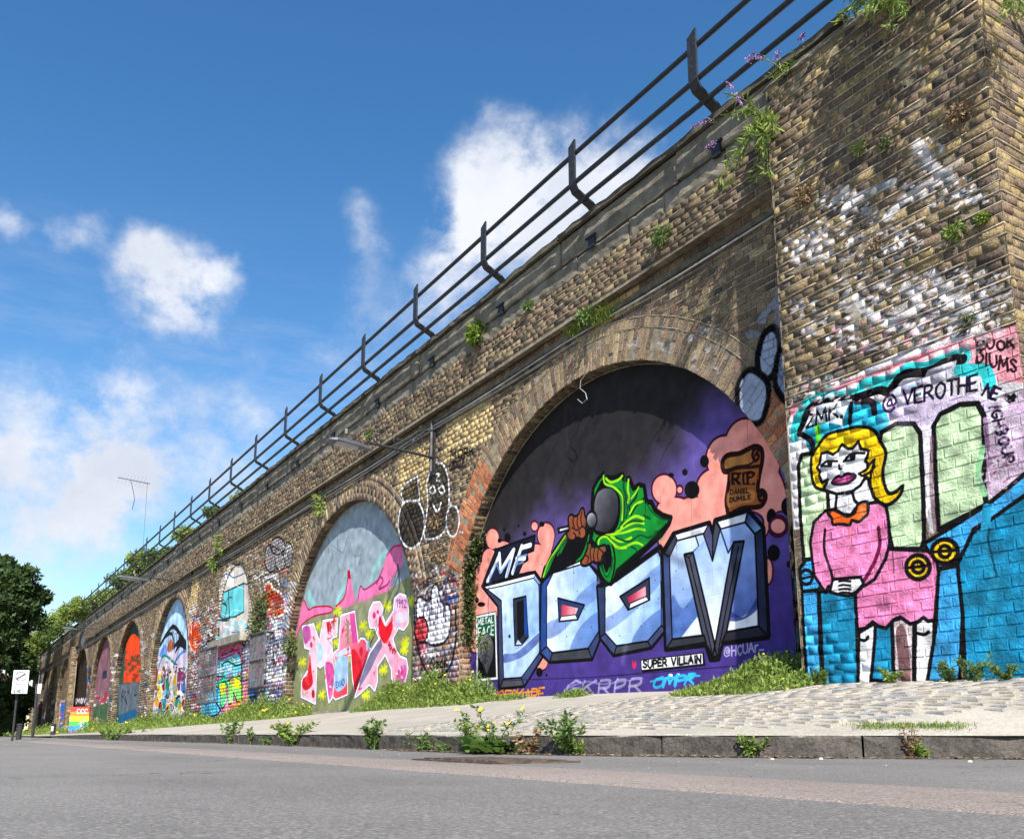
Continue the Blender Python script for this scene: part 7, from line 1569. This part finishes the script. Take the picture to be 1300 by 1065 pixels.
# larger growth on the pier top, mostly above the picture; it dapples the brick with shade
rg = np.random.default_rng(410); b = MB(); n = 2400; t = empty('buddleia', V(2.6, 5.2, 5.6), label='large bush crowning the pier top above the right edge', cat='shrub')
C = []
for (s0, w0, z0, r0, k) in ((2.75, 5.1, 5.85, .28, 260), (2.2, 4.9, 6.1, .30, 240), (3.1, 5.25, 6.0, .25, 240), (3.7, 5.3, 5.95, .20, 170), (1.3, 4.8, 6.1, .3, 200), (3.35, 5.15, 5.6, .13, 110), (2.9, 5.1, 5.5, .12, 90), (2.2, 4.8, 5.5, .13, 90)):
    u = rg.normal(0, 1, (k, 3)); u /= np.linalg.norm(u, axis=1)[:, None]; C.append(np.array(V(s0, w0, z0)) + u * (rg.random(k) ** .4 * r0)[:, None] * np.array([1, 1, .8])); b.tube([V(2.95, 5.8, 5.65), V((s0 + 2.95) / 2, (w0 + 5.8) / 2, z0 + .25), V(s0, w0, z0)], [.02, .014, .006], 6)
C = np.concatenate(C); leaves('leaves', C, .10, m_pale, t, 411, .24, droop=.2, kind='stuff'); b.build('branches', m_bark, t)
# ---- shrubs on top of the viaduct behind the railing
def shrub(name, c, r, label, seed, mat, n=2600, leaf=.12, cat='shrub', group=None, twig=1.0, sq=(1, 1, .9), clumps=14):
    rg = np.random.default_rng(seed); t = empty(name, (c[0], c[1], c[2] - r * sq[2]), label=label, cat=cat, group=group); P = []; sh = []
    b = MB()
    for i in range(clumps):
        u = rg.normal(0, 1, 3); u /= np.linalg.norm(u); u[2] = u[2] * .8; q = np.array(c) + u * r * rg.uniform(.25, .8) * np.array(sq); rr = r * rg.uniform(.25, .48); k = n // clumps
        v = rg.normal(0, 1, (k, 3)); v /= np.linalg.norm(v, axis=1)[:, None]; P.append(q + v * (rg.random(k) ** .33 * rr)[:, None] * np.array([1, 1, .75])); sh.append(np.clip(rg.normal(rg.uniform(.2, .8), .2, k), 0, 1))
        if twig: b.tube([(c[0], c[1], c[2] - r * sq[2]), tuple((np.array([c[0], c[1], c[2] - r * sq[2]]) + q) / 2 + rg.normal(0, r * .08, 3)), tuple(q)], [r * .035, r * .022, r * .008], 5)
    if not twig: b.tube([(c[0], W0 * 1.0 + .2 if False else c[1] + .5, c[2] - r * .2), (c[0], c[1], c[2]), (c[0] + r * .3, c[1] - .1, c[2] + r * .2)], [r * .03, r * .02, r * .01], 5)
    leaves('foliage', np.concatenate(P), leaf, mat, t, seed, .5, shade=np.concatenate(sh), kind='stuff'); b.build('branches', m_bark, t); return t
for i, (x, y, W_, r, lab) in enumerate([(306, 622, 7.0, .55, 'small bush behind the railing nearest to the camera'), (272, 640, 7.2, .5, 'second small bush behind the railing'), (240, 668, 7.2, .8, 'round green bush behind the railing above the white mural'), (205, 695, 7.2, 1.1, 'wide bush behind the railing at the foot of the aerial'), (185, 706, 7.2, 1.2, 'tall bush behind the railing left of the aerial'), (160, 730, 7.2, 1.4, 'bright bush behind the far part of the railing'), (135, 752, 7.2, 1.4, 'low bush filling the railing near the far lamp'), (115, 768, 7.2, 1.7, 'farthest bush standing on the viaduct top')]):
    s, z = at(x, y, W_); shrub('viaduct_bush', V(s, W_, z - .25 - r * .15), r * .72, lab, 500 + i, m_weed if i % 2 else m_pale, 1500 + 500 * i, .10 + .012 * i, group='bushes growing on the viaduct top')
# climbing shrub spilling over the far wall
for i, (x, y, W_, r, lab) in enumerate([(86, 782, 5.3, .85, 'sunlit climbing shrub spilling over the far wall, upper right part'), (68, 798, 5.2, .95, 'sunlit climbing shrub spilling over the far wall, middle part'), (50, 814, 5.1, 1.05, 'reddish tipped climbing shrub hanging low over the far wall'), (101, 771, 5.4, .6, 'smallest climbing shrub clump, nearest the railing end'), (36, 834, 5.0, 1.0, 'lowest climbing shrub clump beside the dark tree')]):
    s, z = at(x, y, W_); shrub('climbing_shrub', V(s, W_, z), r, lab, 520 + i, m_weed if i in (1, 4) else m_pale, 5000, .12, sq=(1.3, .7, 1.0), clumps=34, twig=0, group='climbing shrub clumps on the far wall')
# ---- the large tree and dark growth at the left
def tree(name, px, Zd, ytop, ybot, wpx, label, seed, mat, n, leaf, clumps):
    s, w = ground_pt(px, Zd, 0); zt, zb = zat(ytop, s, w), zat(ybot, s, w); R_ = wpx / FPX * Zd; c = np.array(V(s, w, (zt + zb) / 2)); H = (zt - zb) / 2; g = float(road_z(s, w)); rg = np.random.default_rng(seed)
    t = empty(name, V(s, w, g), label=label, cat='tree', group='dark trees at the left edge'); b = MB(); P = []; sh = []; b2 = MB(); top = np.array(V(s, w, zb + H * .8))
    b.tube([V(s, w, g - .3), V(s + .1, w, g + 1), tuple(top)], [R_ * .075, R_ * .06, R_ * .035], 10); b.build('trunk', m_bark, t)
    for i in range(clumps):
        u = rg.normal(0, 1, 3); u /= np.linalg.norm(u); q = c + u * np.array([R_, R_, H]) * rg.uniform(.45, .92); rr = R_ * rg.uniform(.18, .34); k = n // clumps; v = rg.normal(0, 1, (k, 3)); v /= np.linalg.norm(v, axis=1)[:, None]
        P.append(q + v * (rg.random(k) ** .4 * rr)[:, None] * np.array([1, 1, .7])); sh.append(np.clip(rg.normal(rg.uniform(.2, .8), .2, k), 0, 1)); b2.tube([tuple(top + rg.normal(0, .2, 3)), tuple((top + q) / 2 + rg.normal(0, .3, 3)), tuple(q)], [R_ * .02, R_ * .013, R_ * .005], 5)
    b2.build('limbs', m_bark, t); leaves('crown', np.concatenate(P), leaf, mat, t, seed, .55, shade=np.concatenate(sh), kind='stuff')
tree('broadleaf_tree', -16, 46, 592, 835, 54, 'large dark green broadleaf tree at the left edge, sky beside it', 601, m_dark, 42000, .26, 90)
tree('broadleaf_tree', 2, 52, 790, 925, 30, 'lower dark tree behind the zone sign, foliage nearly to the ground', 602, m_dark, 20000, .26, 50)
for i, (x, Z_, y, r, lab) in enumerate([(20, 52, 885, 1.0, 'dense dark bush standing in for the shaded gap behind the bollard'), (8, 54, 905, 1.3, 'dark bush standing in for shade at the left edge behind the sign'), (24, 58, 850, 1.0, 'upper dark bush standing in for the shaded gap before the last arch'), (-8, 50, 915, 1.4, 'low dark bush standing in for shade at the very left edge')]):  # dark foliage added to stand in for the black shaded gap under the tree
    s, w = ground_pt(x, Z_, 0); z = zat(y, s, w); shrub('gap_fill_bush', V(s, w, z), r, lab, 620 + i, m_dark, 5000, .22, sq=(1, 1, 1.1), clumps=22, group='dark bushes standing in for the shaded gap under the tree')
